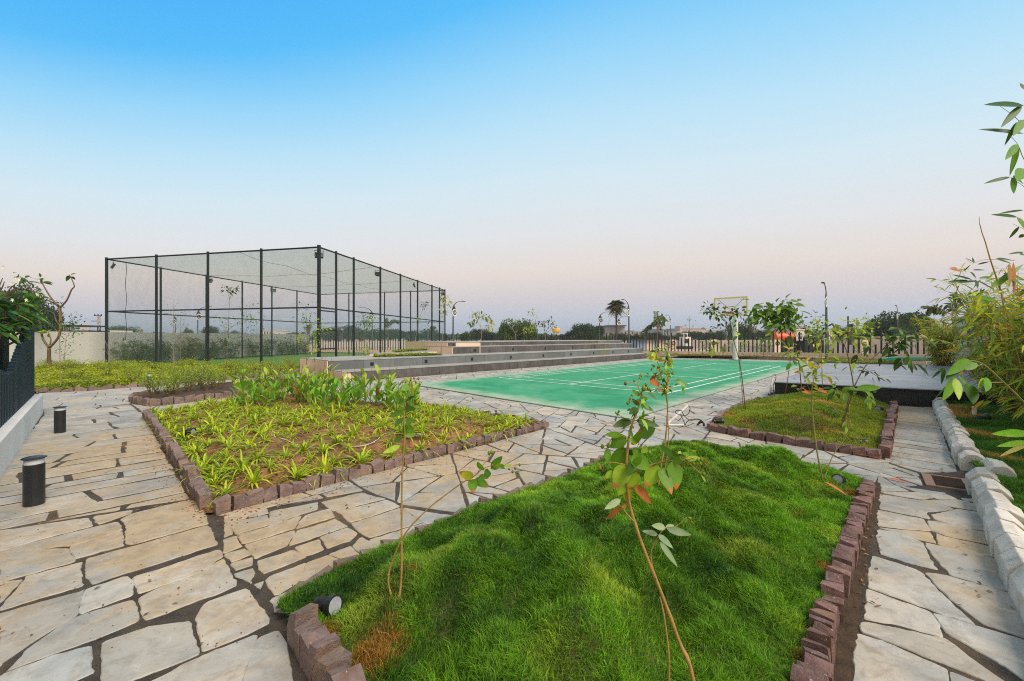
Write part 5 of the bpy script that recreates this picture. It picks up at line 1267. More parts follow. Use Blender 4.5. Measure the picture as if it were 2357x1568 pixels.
# foreground shrub on the mound
plant('tall foreground seedling with big green brown-edged leaves, stem cut off at the bottom', 'seedling',
 [([(1260, 3700), (1125, 2695), (1010, 2380), (880, 2025), (727, 1637), (620, 1290), (600, 1000), (620, 790), (650, 660), (690, 560), (715, 450), (735, 385), (760, 360)], 5.4, 1.1),
  ([(905, 3600), (935, 2695), (915, 2330), (865, 2035)], 2.6, 2.0), ([(600, 1065), (700, 1040), (820, 990), (960, 965), (1060, 955), (1160, 935)], 2.6, 1.0),
  ([(715, 450), (690, 385), (650, 350), (600, 360)], 1.4, .9), ([(690, 385), (705, 300)], 1.2, .8), ([(712, 455), (780, 440), (850, 430)], 1.3, .8), ([(690, 520), (640, 490), (610, 510)], 1.0, .8),
  ([(655, 660), (560, 620), (530, 590)], 1.2, .8), ([(655, 655), (740, 640), (820, 628)], 1.2, .8), ([(600, 790), (520, 760), (450, 840), (400, 860)], 1.5, .8), ([(600, 1000), (480, 980), (400, 1010)], 1.4, .8),
  ([(660, 1445), (600, 1380), (560, 1330), (530, 1300)], 1.8, 1.0), ([(830, 1900), (790, 1700), (850, 1560), (905, 1495), (990, 1480), (1070, 1410)], 1.8, .8), ([(1060, 955), (1150, 1040), (1200, 1080)], 1.0, .7),
  ([(608, 870), (680, 860), (700, 820)], 1.2, .8)],
 leaves=[(600, 1000, 505, 1175, 118, G_L, 1), (640, 925, 785, 1030, 105, G_M), (850, 1000, 742, 1168, 112, G_L, 1), (865, 1015, 955, 1225, 92, G_M, 1), (968, 965, 988, 1190, 108, G_M, 1), (675, 1055, 628, 1190, 92, G_L, 1), (590, 1125, 535, 1235, 74, G_L),
  (605, 1170, 612, 1305, 68, G_Y, 1), (660, 1150, 798, 1302, 60, BR), (600, 865, 485, 1030, 105, G_M), (450, 870, 452, 985, 50, G_M), (650, 845, 712, 712, 62, G_M, 1), (690, 775, 828, 703, 82, G_D), (640, 655, 492, 692, 60, G_D), (672, 650, 862, 692, 52, G_D),
  (560, 765, 428, 755, 42, G_M), (600, 775, 470, 860, 88, G_M), (640, 880, 560, 960, 70, G_D), (690, 560, 618, 595, 50, G_D), (705, 460, 640, 408, 32, G_M), (720, 470, 768, 488, 34, G_M), (690, 535, 640, 475, 30, G_D), (520, 1155, 424, 1190, 36, G_L), (490, 1045, 428, 1105, 38, G_L, 1),
  (555, 1270, 425, 1342, 46, PALE), (560, 1330, 440, 1422, 38, BR), (600, 1320, 560, 1325, 26, BR), (905, 1492, 795, 1468, 46, PALE), (845, 1545, 722, 1512, 36, PALE), (905, 1492, 975, 1468, 30, PALE), (915, 1500, 1110, 1542, 52, PALE), (850, 1545, 965, 1650, 42, PALE), (860, 1600, 1000, 1790, 40, PALE),
  (970, 950, 862, 838, 62, G_D), (955, 965, 1042, 968, 52, G_M), (1060, 955, 1182, 938, 36, G_L), (700, 640, 740, 600, 26, G_M), (690, 820, 610, 790, 44, G_L), (720, 870, 770, 890, 60, G_L), (640, 990, 610, 1080, 60, G_D), (1190, 1080, 1215, 1130, 30, G_L), (600, 940, 690, 880, 60, G_M), (655, 1000, 720, 930, 50, G_M), (1030, 900, 1000, 905, 20, G_L), (1110, 890, 1150, 880, 20, G_L)],
 buds=[(410, 855, 15), (458, 848, 17), (392, 1022, 15), (570, 860, 14), (592, 362, 13), (660, 343, 9), (712, 300, 14), (705, 318, 10), (627, 482, 9), (610, 515, 12), (620, 505, 9), (735, 398, 19), (752, 372, 12), (770, 400, 13), (758, 365, 9), (788, 416, 11), (690, 500, 15), (748, 480, 13), (530, 600, 11), (515, 590, 7), (540, 580, 9), (818, 630, 9), (815, 655, 11), (400, 945, 8), (405, 985, 8), (1035, 1000, 12), (1125, 990, 12), (1160, 960, 12), (1180, 990, 10), (1185, 960, 9), (1050, 1020, 11), (1205, 1070, 12), (1190, 1095, 10), (1100, 1420, 10), (1110, 1450, 11), (1090, 1415, 8), (490, 795, 9), (780, 905, 14), (690, 815, 9), (645, 455, 8)],
 auto=[(0, .62, .86, 16, 24, 26, (G_M, G_L, G_D, G_M), .5), (2, .4, 1, 5, 18, 10, (G_M, G_L), .4)], d=1.02, conv=a3c, seed=3, sway=.08, stem_mat='stem')
plant('slender seedling with yellowing and brown-curled leaves on the mound, before the green court', 'seedling',
 [([(1514, 1134), (1521, 1076), (1530, 1026), (1534.5, 982), (1536.6, 941), (1533.7, 910)], 6.5, 4.5), ([(1533.7, 910), (1524, 874), (1514, 835.5), (1506.7, 803)], 3.8, 1.6), ([(1534, 910), (1537.5, 865), (1534.5, 821), (1533.7, 797)], 3.8, 1.6), ([(1515.5, 1134), (1531.6, 1073), (1539, 1020), (1536.6, 953)], 3.2, 3),
  ([(1525.7, 874), (1506.7, 865), (1492, 868)], 2, 1), ([(1537.5, 874), (1559.5, 877), (1574, 888)], 2, 1), ([(1533.7, 935), (1518, 929.5), (1505, 930)], 1.4, .9), ([(1514, 1134), (1530, 1125), (1539, 1120)], 1.8, 1)],
 auto=[(1, .1, 1, 46, 14, 16, (G_M, G_L, G_Y, G_D, G_M, (.45, .26, .05)), .1), (2, .05, 1, 56, 13, 17, (G_M, G_L, G_D, G_L, (.48, .30, .05)), .1), (4, .3, 1, 7, 12, 8, (G_M, G_L), .2), (5, .3, 1, 8, 13, 9, (G_M, G_Y), .3)],
 leaves=[(1524, 826.7, 1487.6, 822.3, 15, G_Y), (1518, 832.6, 1534.5, 828, 12, BR), (1518.4, 885.4, 1493.4, 876.6, 16, BR), (1512.5, 865, 1495, 873.7, 12, BR), (1559.5, 876.6, 1577.7, 890.7, 9, G_Y), (1511, 894, 1524, 901.6, 11, BR)], d=3.1, seed=5)
plant('two-stemmed wiry seedling at the left end of the grassy mound', 'seedling',
 [([(914, 1396), (923.5, 1337), (924.5, 1218), (925, 1130), (928, 1053), (932, 1005), (930, 960), (935, 920), (940, 890), (944, 876)], 5.5, 1.8), ([(905, 1386), (894, 1340), (901, 1298), (932, 1229), (982, 1174), (1030, 1136), (1066, 1110), (1089, 1098), (1110, 1080), (1135, 1070)], 4.5, 1.6),
  ([(1100, 1086), (1120, 1060), (1130, 1042)], 1.4, .8), ([(1130, 1072), (1160, 1070), (1192, 1072)], 1.4, .7), ([(938, 895), (950, 880), (962, 872)], 1.0, .7), ([(938, 895), (930, 880), (926, 878)], 1.0, .7), ([(942, 885), (955, 895), (964, 902)], 1.0, .7)],
 leaves=[(926.7, 981, 953, 1000, 22, G_M, 1), (929, 949, 895, 957, 13, G_M), (934, 972, 953, 967, 17, G_M), (927, 961, 909, 983, 13, G_D), (932, 925, 956, 909, 9, G_D), (943, 889, 923, 897, 15, G_M), (932, 938, 905, 906, 12, G_M), (927, 1004, 906, 1016, 12, G_M), (932, 1003, 958, 1000, 10, G_M), (921, 1026, 880, 1042, 11, G_L), (948, 938, 966, 936, 9, G_M), (930, 940, 958, 940, 12, G_D),
  (925, 1025, 935, 1045, 11, G_L), (938, 912, 925, 905, 8, G_M), (1089, 1100, 1056, 1084, 18, G_Y, 1), (1087, 1103, 1089, 1134, 20, G_M, 1), (1092, 1103, 1127, 1120, 17, G_M, 1), (1114, 1092, 1131, 1090, 20, G_M), (1111, 1083, 1100, 1060, 15, G_M), (1130, 1080, 1157, 1048, 16, G_M), (1150, 1070, 1162, 1078, 9, G_M), (1162, 1075, 1178, 1067, 9, G_L), (1100, 1100, 1122, 1098, 14, G_M), (1138, 1082, 1152, 1062, 10, G_L)],
 buds=[(1126, 1043, 4), (1132, 1041, 3.6), (1196, 1070, 3), (1186, 1078, 3), (1180, 1086, 3), (1192, 1088, 2.6), (1172, 1080, 2.6), (945, 874, 2.6), (953, 871, 2.6), (963, 872, 2.6), (966, 884, 3), (963, 903, 3.6), (927, 879, 2.2), (934, 879, 2.4), (957, 880, 2.4)], d=1.98, seed=8, sway=.05)
# saplings of the small right lawn
DK = ((.05, .10, .018), (.08, .17, .02), (.04, .09, .015)); MD = ((.11, .22, .02), (.20, .33, .03), (.08, .17, .02)); YL = ((.30, .40, .04), (.42, .46, .05), (.18, .30, .03)); AU = ((.30, .40, .04), (.45, .22, .04), (.20, .30, .03), (.50, .38, .05))
plant('thin dark-leaved sapling in front of the basketball hoop', 'sapling',
 [([(1716, 945), (1708, 870), (1699.8, 823), (1688.6, 783), (1678.6, 750), (1663.6, 730.4), (1653.6, 715)], 9, 2.5), ([(1711, 940), (1706, 883), (1701, 833), (1698.6, 773)], 5, 2), ([(1678.6, 750), (1686, 728), (1694, 715), (1709, 733), (1719, 740)], 3, 1.4), ([(1663.6, 730), (1640, 720), (1628, 702)], 2.5, 1.2), ([(1686, 780), (1660, 757), (1630, 756)], 2.5, 1.2), ([(1653.6, 715), (1636, 705), (1625, 720)], 2.2, 1.2), ([(1699, 823), (1670, 800), (1660, 800)], 2.2, 1.2)],
 auto=[(0, .8, 1, 20, 11, 18, DK, .1), (2, .3, 1, 26, 11, 14, DK, .1), (3, .1, 1, 26, 11, 16, DK, .1), (4, .2, 1, 18, 10, 12, DK, .1), (5, .2, 1, 16, 11, 12, DK, .2), (6, .5, 1, 7, 22, 18, YL, .6), (1, .9, 1, 5, 12, 16, MD, 0)],
 leaves=[(1690, 770, 1707, 768, 5, G_L)], d=7.4, seed=11, stem_mat='bark')
plant('spreading sapling with a dome of large green leaves right of the basketball hoop', 'sapling',
 [([(1846, 912), (1841, 853), (1833.6, 808), (1818.6, 773), (1803.6, 753), (1791, 733), (1783, 712)], 11, 3), ([(1806, 910), (1813.6, 870), (1821, 808), (1823.6, 768), (1830, 740)], 8, 3), ([(1803.6, 753), (1780, 735), (1755, 730), (1738, 722)], 4, 1.6), ([(1791, 733), (1770, 715), (1750, 712), (1733, 726)], 4, 1.6), ([(1783, 712), (1795, 703), (1815, 704), (1832, 716)], 4, 1.6), ([(1791, 733), (1815, 726), (1838, 730)], 3, 1.4), ([(1803, 753), (1790, 760), (1783, 768)], 3, 1.4), ([(1833, 808), (1822, 818), (1835, 830)], 3, 1.4), ([(1843, 880), (1832, 893), (1843, 902)], 3, 1.2)],
 auto=[(0, .55, 1, 34, 22, 34, MD, .35), (2, .2, 1, 34, 19, 22, MD, .35), (3, .1, 1, 36, 19, 20, MD, .3), (4, 0, 1, 44, 23, 22, MD, .3), (5, .2, 1, 26, 21, 24, MD, .4), (6, .2, 1, 10, 18, 20, YL, .5), (7, .1, 1, 16, 18, 22, YL, .5), (8, .3, 1, 6, 14, 12, AU, .2), (0, 0, .5, 6, 14, 12, AU, .2)],
 d=8.6, seed=12, stem_mat='bark')
plant('lean sapling with yellow and rust leaves at the right corner of the green mound', 'sapling',
 [([(1895, 1110), (1881, 1042), (1872, 970), (1868, 910), (1873, 873), (1884, 838), (1890, 800)], 7, 2.5), ([(1895, 1108), (1917, 1049), (1946, 1008), (1953, 975), (1955, 930)], 4.5, 2), ([(1868, 905), (1855, 880), (1845, 850)], 2.4, 1.2), ([(1874, 868), (1895, 862), (1915, 858)], 2.4, 1.2), ([(1890, 800), (1880, 770), (1885, 740)], 3, 1.4), ([(1890, 815), (1915, 825), (1928, 838)], 2.4, 1.2)],
 auto=[(0, .50, .98, 20, 17, 26, AU, .2), (2, .2, 1, 6, 17, 12, AU, .2), (3, .2, 1, 7, 17, 12, AU, .2), (4, .1, 1, 20, 15, 20, YL, .3), (5, .2, 1, 9, 16, 14, YL, .3), (1, .6, 1, 8, 20, 16, MD, .2)],
 leaves=[(1868, 905, 1846, 900, 8, BR), (1875, 880, 1905, 872, 9, G_Y, 1), (1870, 850, 1862, 830, 12, G_Y, 1), (1880, 895, 1905, 905, 10, BR)], d=3.75, seed=13, stem_mat='green_stem')
plant('forked sapling with dark glossy leaves leaning right over the stage', 'sapling',
 [([(1938, 982), (1953, 935), (1964, 895), (1958, 850), (1943.6, 795), (1916, 765), (1905, 755)], 10, 3), ([(1964, 895), (1988.6, 848), (2016, 818), (2048.6, 793), (2073.6, 775.4), (2103.6, 768)], 8, 2.5), ([(1935, 985), (1948, 940), (1958, 905)], 7, 5), ([(1943.6, 795), (1955, 770), (1970, 750)], 4, 1.6), ([(1950, 900), (1925, 895), (1915, 905)], 3, 1.2), ([(1955, 905), (1985, 893), (2010, 912)], 3, 1.2), ([(1988, 848), (2005, 858), (2030, 873)], 3, 1.2), ([(2048, 793), (2075, 800), (2100, 845)], 4, 1.4), ([(1964, 860), (1962, 840), (1970, 825)], 4, 2), ([(1940, 975), (1930, 950), (1920, 945)], 3, 1.2), ([(2016, 818), (2000, 800), (1985, 812)], 3, 1.4)],
 auto=[(0, .75, 1, 14, 20, 24, YL, .2), (1, .55, 1, 26, 21, 22, DK, .2), (3, .3, 1, 30, 14, 30, YL, .2), (4, .2, 1, 10, 22, 14, MD, .1), (5, .2, 1, 10, 22, 14, MD, .2), (6, .1, 1, 14, 12, 9, DK, .3), (7, 0, 1, 20, 23, 20, DK, .5), (8, .3, 1, 6, 15, 12, YL, .2), (9, .2, 1, 6, 20, 14, MD, .2), (10, .4, 1, 6, 20, 14, DK, .2)],
 leaves=[(1970, 895, 2030, 890, 14, G_M), (1958, 893, 1938, 903, 14, G_M), (1995, 912, 2005, 942, 14, G_L)], d=5.5, seed=14, stem_mat='bark')
plant('airy twiggy sapling beside the nearest street lamp', 'sapling',
 [([(1893, 905), (1892, 850), (1888, 790), (1880, 750), (1876, 725)], 7, 2), ([(1888, 790), (1900, 765), (1910, 745)], 3, 1.2), ([(1885, 770), (1868, 755), (1862, 745)], 3, 1.2)],
 auto=[(0, .55, 1, 30, 10, 22, DK, .1), (1, .3, 1, 14, 12, 14, DK, .2), (2, .2, 1, 14, 14, 14, MD, .3)], d=9.0, seed=15, stem_mat='bark')
plant('bright green sapling with thin yellow stems between the lamp and the round tree', 'sapling',
 [([(1975, 830), (1974, 800), (1972, 770), (1965, 745)], 12, 4), ([(1982, 830), (1984, 790), (1980, 750)], 10, 4), ([(1984, 790), (1992, 760), (1998, 735)], 6, 2)],
 auto=[(0, .6, 1, 40, 9, 22, YL, 0), (1, .6, 1, 50, 9, 24, YL, 0), (2, .3, 1, 50, 9, 22, YL, 0), (0, .1, .5, 14, 8, 12, MD, 0)], d=20, seed=16, stem_mat='green_stem')
for i, (u, lb) in enumerate(((1757, 'twiggy green shrub before the bar fence, left of the orange tank'), (1632, 'twiggy green shrub before the bar fence, left of the hoop post'), (1700, 'small twiggy shrub before the bar fence, just right of the hoop post'))):
    plant(lb, 'shrub', [([(u, 822 - (i == 1) * 2), (u, 800), (u - 3, 785)], 14, 5), ([(u, 812), (u + 9, 795), (u + 12, 786)], 9, 4), ([(u, 812), (u - 12, 797), (u - 18, 790)], 9, 4)], auto=[(0, .2, 1, 40, 4.5, 16, MD, 0), (1, .2, 1, 40, 4.5, 14, MD, 0), (2, .2, 1, 40, 4.5, 14, MD, 0)], d=26, seed=17 + i, name='shrub', stem_mat='bark')
plant('bare young tree with a tiny tuft, standing above the far bar fence', 'sapling', [([(1586, 818), (1586, 780), (1586.5, 757), (1586.5, 733)], 22, 8), ([(1586, 762), (1579, 752), (1576, 745)], 9, 4), ([(1586, 764), (1594, 752), (1598, 746)], 9, 4)], auto=[(0, .9, 1, 26, 3, 8, MD, 0), (1, .6, 1, 8, 3, 5, MD, 0), (2, .6, 1, 8, 3, 5, MD, 0)], d=27.5, seed=22, stem_mat='bark')
# saplings among the left beds
plant('tall thin sapling with a small leaf tuft on top, rising from the small shrub bed', 'sapling', [([(513, 901), (520, 850), (525, 790), (526, 740), (529.5, 675)], 9, 3), ([(525, 760), (545, 745), (575, 735), (590, 728)], 4, 1.6), ([(525, 765), (512, 745), (505, 728)], 4, 1.4), ([(529, 690), (535, 670), (545, 662)], 3, 1.4), ([(529, 690), (522, 668), (516, 660)], 3, 1.4)],
 auto=[(3, .4, 1, 16, 8, 12, DK, 0), (4, .3, 1, 18, 8, 12, DK, 0), (1, .3, 1, 36, 6, 18, MD, 0), (2, .2, 1, 16, 6, 12, MD, 0), (0, .55, .8, 8, 6, 5, MD, 0)], d=10.7, seed=31, stem_mat='bark')
plant('bushy thin sapling with yellow-green leaves beside the nearest cage post', 'sapling', [([(703, 881), (706, 830), (708, 780), (706, 740), (703, 712)], 10, 3), ([(708, 790), (722, 770), (735, 755), (748, 752)], 5, 2), ([(707, 800), (695, 780), (690, 765)], 5, 2), ([(707, 830), (722, 800), (730, 780)], 5, 2)],
 auto=[(0, .65, 1, 55, 7, 26, MD, .1), (1, .3, 1, 40, 7, 20, YL, .2), (2, .3, 1, 25, 7, 16, YL, .1), (3, .3, 1, 40, 7, 18, YL, .1)], d=12.9, seed=32, stem_mat='bark')
for k, (u, vb, vt, dd, n, lb) in enumerate(((399, 862, 690, 15.5, 8, 'bare twiggy sapling seen against the second bay of the cage'), (415, 838, 722, 21.5, 26, 'dry twiggy sapling inside the row behind the left cage posts'), (567, 826, 700, 27, 70, 'twiggy sapling with scattered leaves behind the middle cage post'), (590, 826, 735, 29, 26, 'small dry sapling before the white wall, behind the middle of the cage'), (255, 848, 790, 19, 14, 'dry twiggy sapling just right of the left corner post of the cage'))):
    br = [([(u, vb), (u + 1, (vb + vt) / 2), (u, vt)], 12, 3)]
    rr = random.Random(k)
    for q in range(9):
        t = .25 + q * .075; y0 = vb + (vt - vb) * t; s = -1 if q % 2 else 1; br.append(([(u, y0), (u + s * rr.uniform(6, 12), y0 - rr.uniform(10, 18)), (u + s * rr.uniform(10, 20), y0 - rr.uniform(20, 34))], 5, 2))
    plant(lb, 'sapling', br, auto=[(q, .4, 1, max(1, n // 9), 5, 7, MD, 0) for q in range(1, 10)], d=dd, seed=40 + k, stem_mat='palebark')
plant('leafy young tree on the planter, seen through the court-side net', 'sapling', [([(838, 814), (838, 780), (838, 750), (836, 728)], 16, 5), ([(838, 768), (850, 748), (862, 740)], 8, 3), ([(838, 765), (826, 750), (822, 742)], 7, 3), ([(838, 758), (846, 735), (850, 725)], 7, 3)], auto=[(0, .6, 1, 50, 5, 16, MD, 0), (1, .3, 1, 40, 5, 16, MD, 0), (2, .3, 1, 14, 5, 9, MD, 0), (3, .2, 1, 45, 5, 14, MD, 0), (0, 0, .12, 60, 6, 18, YL, 0)], d=21, seed=51, stem_mat='palebark')
plant('leaning thin sapling with a leaf tuft beyond the court-side net', 'sapling', [([(953, 800), (958, 770), (964, 740), (973, 712), (978, 700)], 14, 4)], auto=[(0, .82, 1, 26, 6, 9, DK, 0), (0, .45, .62, 8, 6, 5, YL, .3)], d=24, seed=52, stem_mat='palebark')
plant('sapling with broad yellow-green leaves right at the far end post of the cage', 'sapling', [([(1014.7, 814), (1018, 780), (1020, 750), (1022, 715), (1027, 680)], 12, 3)], auto=[(0, .70, 1, 34, 8.5, 12, ((.26, .34, .03), (.36, .42, .04), (.10, .18, .02)), .7)], d=19, seed=53, stem_mat='palebark')
plant('frangipani sapling with drooping yellow-green leaves above the seating steps', 'sapling', [([(1107, 790), (1108, 765), (1106, 750)], 22, 12), ([(1106, 752), (1096, 735), (1093, 718)], 10, 5), ([(1106, 752), (1108, 735), (1107, 722)], 10, 5), ([(1108, 765), (1120, 750), (1125, 735), (1120, 728)], 10, 5), ([(1107, 768), (1088, 750), (1085, 738)], 9, 4), ([(1108, 768), (1122, 758), (1129, 748)], 8, 4)], auto=[(q, .55, 1, 12, 9, 9, ((.20, .28, .03), (.36, .38, .04), (.12, .2, .02)), .9) for q in range(1, 6)], d=24, seed=54, stem_mat='palebark')
plant('sparse frangipani sapling in front of the round green bush', 'sapling', [([(1188, 790), (1186, 770), (1180, 758), (1168, 745), (1166, 738)], 16, 6), ([(1187, 772), (1190, 755), (1188, 735)], 9, 4), ([(1168, 745), (1172, 735), (1180, 730)], 7, 4), ([(1188, 775), (1203, 765), (1212, 752)], 8, 4), ([(1203, 765), (1222, 762), (1228, 748)], 8, 4)], auto=[(1, .7, 1, 7, 7, 5, YL, .4), (2, .6, 1, 8, 7, 5, MD, .4), (3, .5, 1, 12, 7, 6, YL, .4), (4, .4, 1, 18, 7, 8, YL, .4)], d=23.5, seed=55, stem_mat='palebark')
plant('dark-leaved frangipani sapling left of the yellow water tower', 'sapling', [([(1256, 790), (1255, 765), (1250, 750), (1248, 740)], 16, 6), ([(1255, 768), (1262, 752), (1263, 735)], 9, 4), ([(1256, 770), (1270, 755), (1274, 742)], 9, 4), ([(1236, 790), (1236, 760), (1234, 740), (1226, 722), (1222, 718)], 10, 4), ([(1234, 745), (1246, 742), (1254, 756)], 7, 3)], auto=[(0, .7, 1, 12, 6, 7, DK, 0), (1, .6, 1, 18, 6, 8, DK, 0), (2, .5, 1, 16, 6, 8, DK, 0), (3, .5, 1, 16, 6, 8, YL, .3), (4, .2, 1, 14, 6, 6, ((.10, .06, .04), (.12, .12, .04)), .6)], d=23, seed=56, stem_mat='palebark')
plant('thin curved stem with few leaves before the grey building', 'sapling', [([(1399.5, 785), (1399, 760), (1402, 738), (1410, 716)], 12, 3), ([(1402, 742), (1406, 730), (1413, 729)], 4, 2)], auto=[(1, .8, 1, 3, 8, 3, YL, 0), (0, .85, 1, 3, 6, 4, YL, 0)], d=26, seed=57, stem_mat='palebark')
plant('straight thin sapling with a low haze of small leaves left of the cage', 'sapling', [([(140, 898), (138, 830), (137, 760), (136.5, 692)], 10, 3), ([(138, 760), (155, 745), (172, 728)], 4, 1.6), ([(138, 770), (120, 750), (112, 738)], 4, 1.6), ([(138, 775), (160, 755), (180, 740)], 4, 1.6), ([(138, 800), (158, 770), (176, 752)], 4, 1.6)],
 auto=[(1, .3, 1, 40, 6, 18, DK, 0), (2, .3, 1, 28, 6, 16, DK, 0), (3, .3, 1, 44, 6, 18, DK, 0), (4, .3, 1, 36, 6, 16, MD, 0), (0, .92, 1, 14, 7, 9, DK, 0)], d=11, seed=61, stem_mat='palebark')
plant('thin bare-branched sapling against the white wall left of the cage', 'sapling', [([(147, 855), (150, 800), (154, 765)], 12, 4), ([(148, 820), (158, 800), (162, 785)], 5, 2), ([(148, 822), (136, 805), (126, 795)], 5, 2)], auto=[(1, .2, 1, 26, 4, 12, MD, 0), (2, .2, 1, 20, 4, 12, MD, 0)], d=16.5, seed=62, stem_mat='palebark')
cv = lambda L: [z1c(*q) for q in L]
plant('Y-forked frangipani tree against the white wall left of the cage', 'tree',
 [(cv([(460, 1195), (440, 1100), (440, 990)]), 72, 58), (cv([(440, 990), (385, 910), (362, 800), (350, 720), (330, 670)]), 44, 20), (cv([(440, 990), (520, 900), (545, 800), (545, 700), (540, 630)]), 48, 32), (cv([(540, 630), (480, 570), (430, 500), (390, 430), (375, 385)]), 38, 16), (cv([(540, 630), (600, 560), (640, 470), (666, 440), (650, 390), (622, 335)]), 34, 14), (cv([(540, 700), (520, 620), (440, 570), (330, 550), (290, 520)]), 34, 14), (cv([(545, 800), (500, 740), (480, 680), (420, 655)]), 22, 12), (cv([(440, 990), (455, 920), (435, 850)]), 30, 14), (cv([(300, 520), (270, 450), (215, 390), (175, 345)]), 20, 10), (cv([(380, 400), (355, 375), (345, 365)]), 12, 8)],
 auto=[(3, .92, 1, 6, 15, 6, DK, -.1), (4, .95, 1, 4, 15, 4, DK, 0), (5, .8, 1, 22, 16, 16, MD, .1), (1, .8, 1, 9, 14, 10, MD, .1), (8, .3, 1, 14, 15, 12, DK, 0), (7, .9, 1, 6, 16, 5, YL, .1), (9, .8, 1, 4, 13, 4, DK, 0)], d=17.2, seed=63, stem_mat='bark', name='frangipani_tree',
 flowers=[(77, 681, 5), (85, 676, 4), (88, 678, 4), (83, 727, 5), (77, 711, 4)])
# broad frangipani leaves behind the slat fence
e = empty('frangipani_bush', (-10.4, 6.6, 0), 'large glossy dark green frangipani leaves reaching in over the navy fence', 'frangipani')
mb = MB(); lm = MB(); r = random.Random(71)
root = Vector((-10.4, 6.6, 0))
for (u, v, dd, n_, L) in ((-8, 690, 6.4, 15, .27), (40, 700, 6.7, 14, .26), (75, 698, 7.0, 11, .25), (14, 716, 6.3, 15, .28), (60, 722, 6.6, 14, .26), (-15, 740, 6.2, 14, .28), (30, 746, 6.4, 13, .28), (72, 738, 6.8, 10, .23), (0, 765, 6.1, 12, .28), (48, 765, 6.5, 9, .26)):
    c = PD(u, v, dd); mb.tube([root, (root * .6 + c * .4) + Vector((0, 0, .05)), c - Vector((0, 0, .1)), c], [.035, .022, .015, .012], 7)
    for k in range(n_):
        a = k * 2.4 + r.uniform(-.3, .3); el = r.uniform(-.55, .85); dv = Vector((math.cos(a) * math.cos(el), math.sin(a) * math.cos(el), math.sin(el)))
        nn = Vector((-math.cos(a) * math.sin(el), -math.sin(a) * math.sin(el), math.cos(el)))
        lm.leaf(c, dv, nn, L * r.uniform(.9, 1.3), .08 * r.uniform(.85, 1.15), vary((.045, .13, .025) if r.random() < .75 else (.14, .28, .04), .25, r), droop=r.uniform(.1, .45), fold=.25, seg=7, shape=.58)
localise(mb.build('branches', 'bark', smooth=True), e); localise(lm.build('foliage', 'leaf', smooth=True), e)
mb = MB()
for P_ in ([(-20, 720), (5, 685), (18, 670)], [(10, 683), (25, 662), (38, 652)], [(10, 683), (35, 668), (52, 664)], [(-10, 690), (-2, 660), (6, 640)], [(0, 672), (8, 655), (10, 648)]): mb.tube([PD(u, v, 6.3) for u, v in P_], [.010, .007, .005], 6)
localise(mb.build('flower_stalks', 'bark'), e)
mb = MB()
for (u, v) in ((38, 641), (45, 643), (28, 653), (8, 615), (30, 690), (62, 690)):
    p = PD(u, v, 6.25)
    for k in range(5): a = k * 1.2566 + u; mb.leaf(p, Vector((math.cos(a), -.3, math.sin(a))), Vector((0, -1, 0)), .035, .018, (.95, .95, .85), seg=3)
localise(mb.build('flowers', 'leaf'), e)

# ================================================================ BAMBOO
def bamboo(base, h, spread, nculm, nleaf, ls, label, seed, cols, lean=(0, 0), grp=None, top_bare=False, kl=1.0):
    r = random.Random(seed); e = empty('bamboo', base, label, 'bamboo', grp); cm = MB(); lm = MB(); cul = []
    for k in range(nculm):
        a = r.uniform(0, 6.28); q = spread * r.uniform(.2, 1.0); hh = h * r.uniform(.55, 1.0); b = Vector(base) + Vector((math.cos(a) * spread * .22 * r.random(), math.sin(a) * spread * .22 * r.random(), 0))
        t = b + Vector((math.cos(a) * q + lean[0], math.sin(a) * q + lean[1], hh)); m1 = b.lerp(t, .4) + Vector((0, 0, hh * .10)); m2 = b.lerp(t, .75) + Vector((0, 0, hh * .06)); P = [b, m1, m2, t]
        if cul and r.random() < .45: P = [b, m1, m2 + Vector((math.cos(a), math.sin(a), -.1)) * q * .25, t + Vector((math.cos(a) * q * .5, math.sin(a) * q * .5, -hh * .22))]
        cm.tube(P, [.009, .007, .005, .0025], 6, vary((.9, .9, .9), .15, r)); cul.append(P)
    for k in range(nleaf // 6):
        P = cul[r.randrange(len(cul))]; t = r.uniform(.12, 1); i = 0 if t < .4 else (1 if t < .75 else 2); f = (t - (0, .4, .75)[i]) / (.4, .35, .25)[i]; p = P[i].lerp(P[i + 1], f)
        a = r.uniform(0, 6.28); tw = Vector((math.cos(a), math.sin(a), r.uniform(-.2, .5))) * r.uniform(.08, .30) * spread / .5; cm.tube([p, p + tw * .6, p + tw], [.0025, .002, .001], 4)
        pale = r.random()
        for q in range(6):
            s = p + tw * r.uniform(.4, 1); c = cols[r.randrange(len(cols))]
            dv = tw.normalized() * .8 + Vector((r.gauss(0, .6), r.gauss(0, .6), r.gauss(-.25, .5))); L = ls * r.uniform(.55, 1.25)
            lm.leaf(s, dv, Vector((r.gauss(0, .5), r.gauss(0, .5), 1)), L, L * r.uniform(.11, .18), vary(c, .25, r), droop=r.uniform(.05, .4), fold=.3, seg=4, shape=.38)
    localise(cm.build('culms', M['culm']), e); localise(lm.build('foliage', 'leaf', smooth=True), e); return e
M['culm'] = mat('bamboo_culm', (.42, .30, .07), (.30, .24, .06), 12, .5, attr=True)
BC = ((.26, .40, .03), (.42, .50, .04), (.60, .58, .06), (.12, .25, .02), (.46, .54, .05), (.58, .36, .06))
BG = ((.07, .17, .02), (.12, .24, .02), (.22, .30, .03), (.05, .12, .02))
p = PD(2336, 958, 7.2); p.z = .1
bamboo(p, 2.55, .80, 36, 5200, .19, 'large pale green bamboo clump filling the right edge beside the white wall', 81, BC)
p = PD(2400, 1000, 5.6); p.z = .1; bamboo(p, 2.3, .65, 18, 1800, .22, 'nearer bamboo clump pushing in at the right edge, over the grass strip', 82, BC + ((.14, .28, .04),))
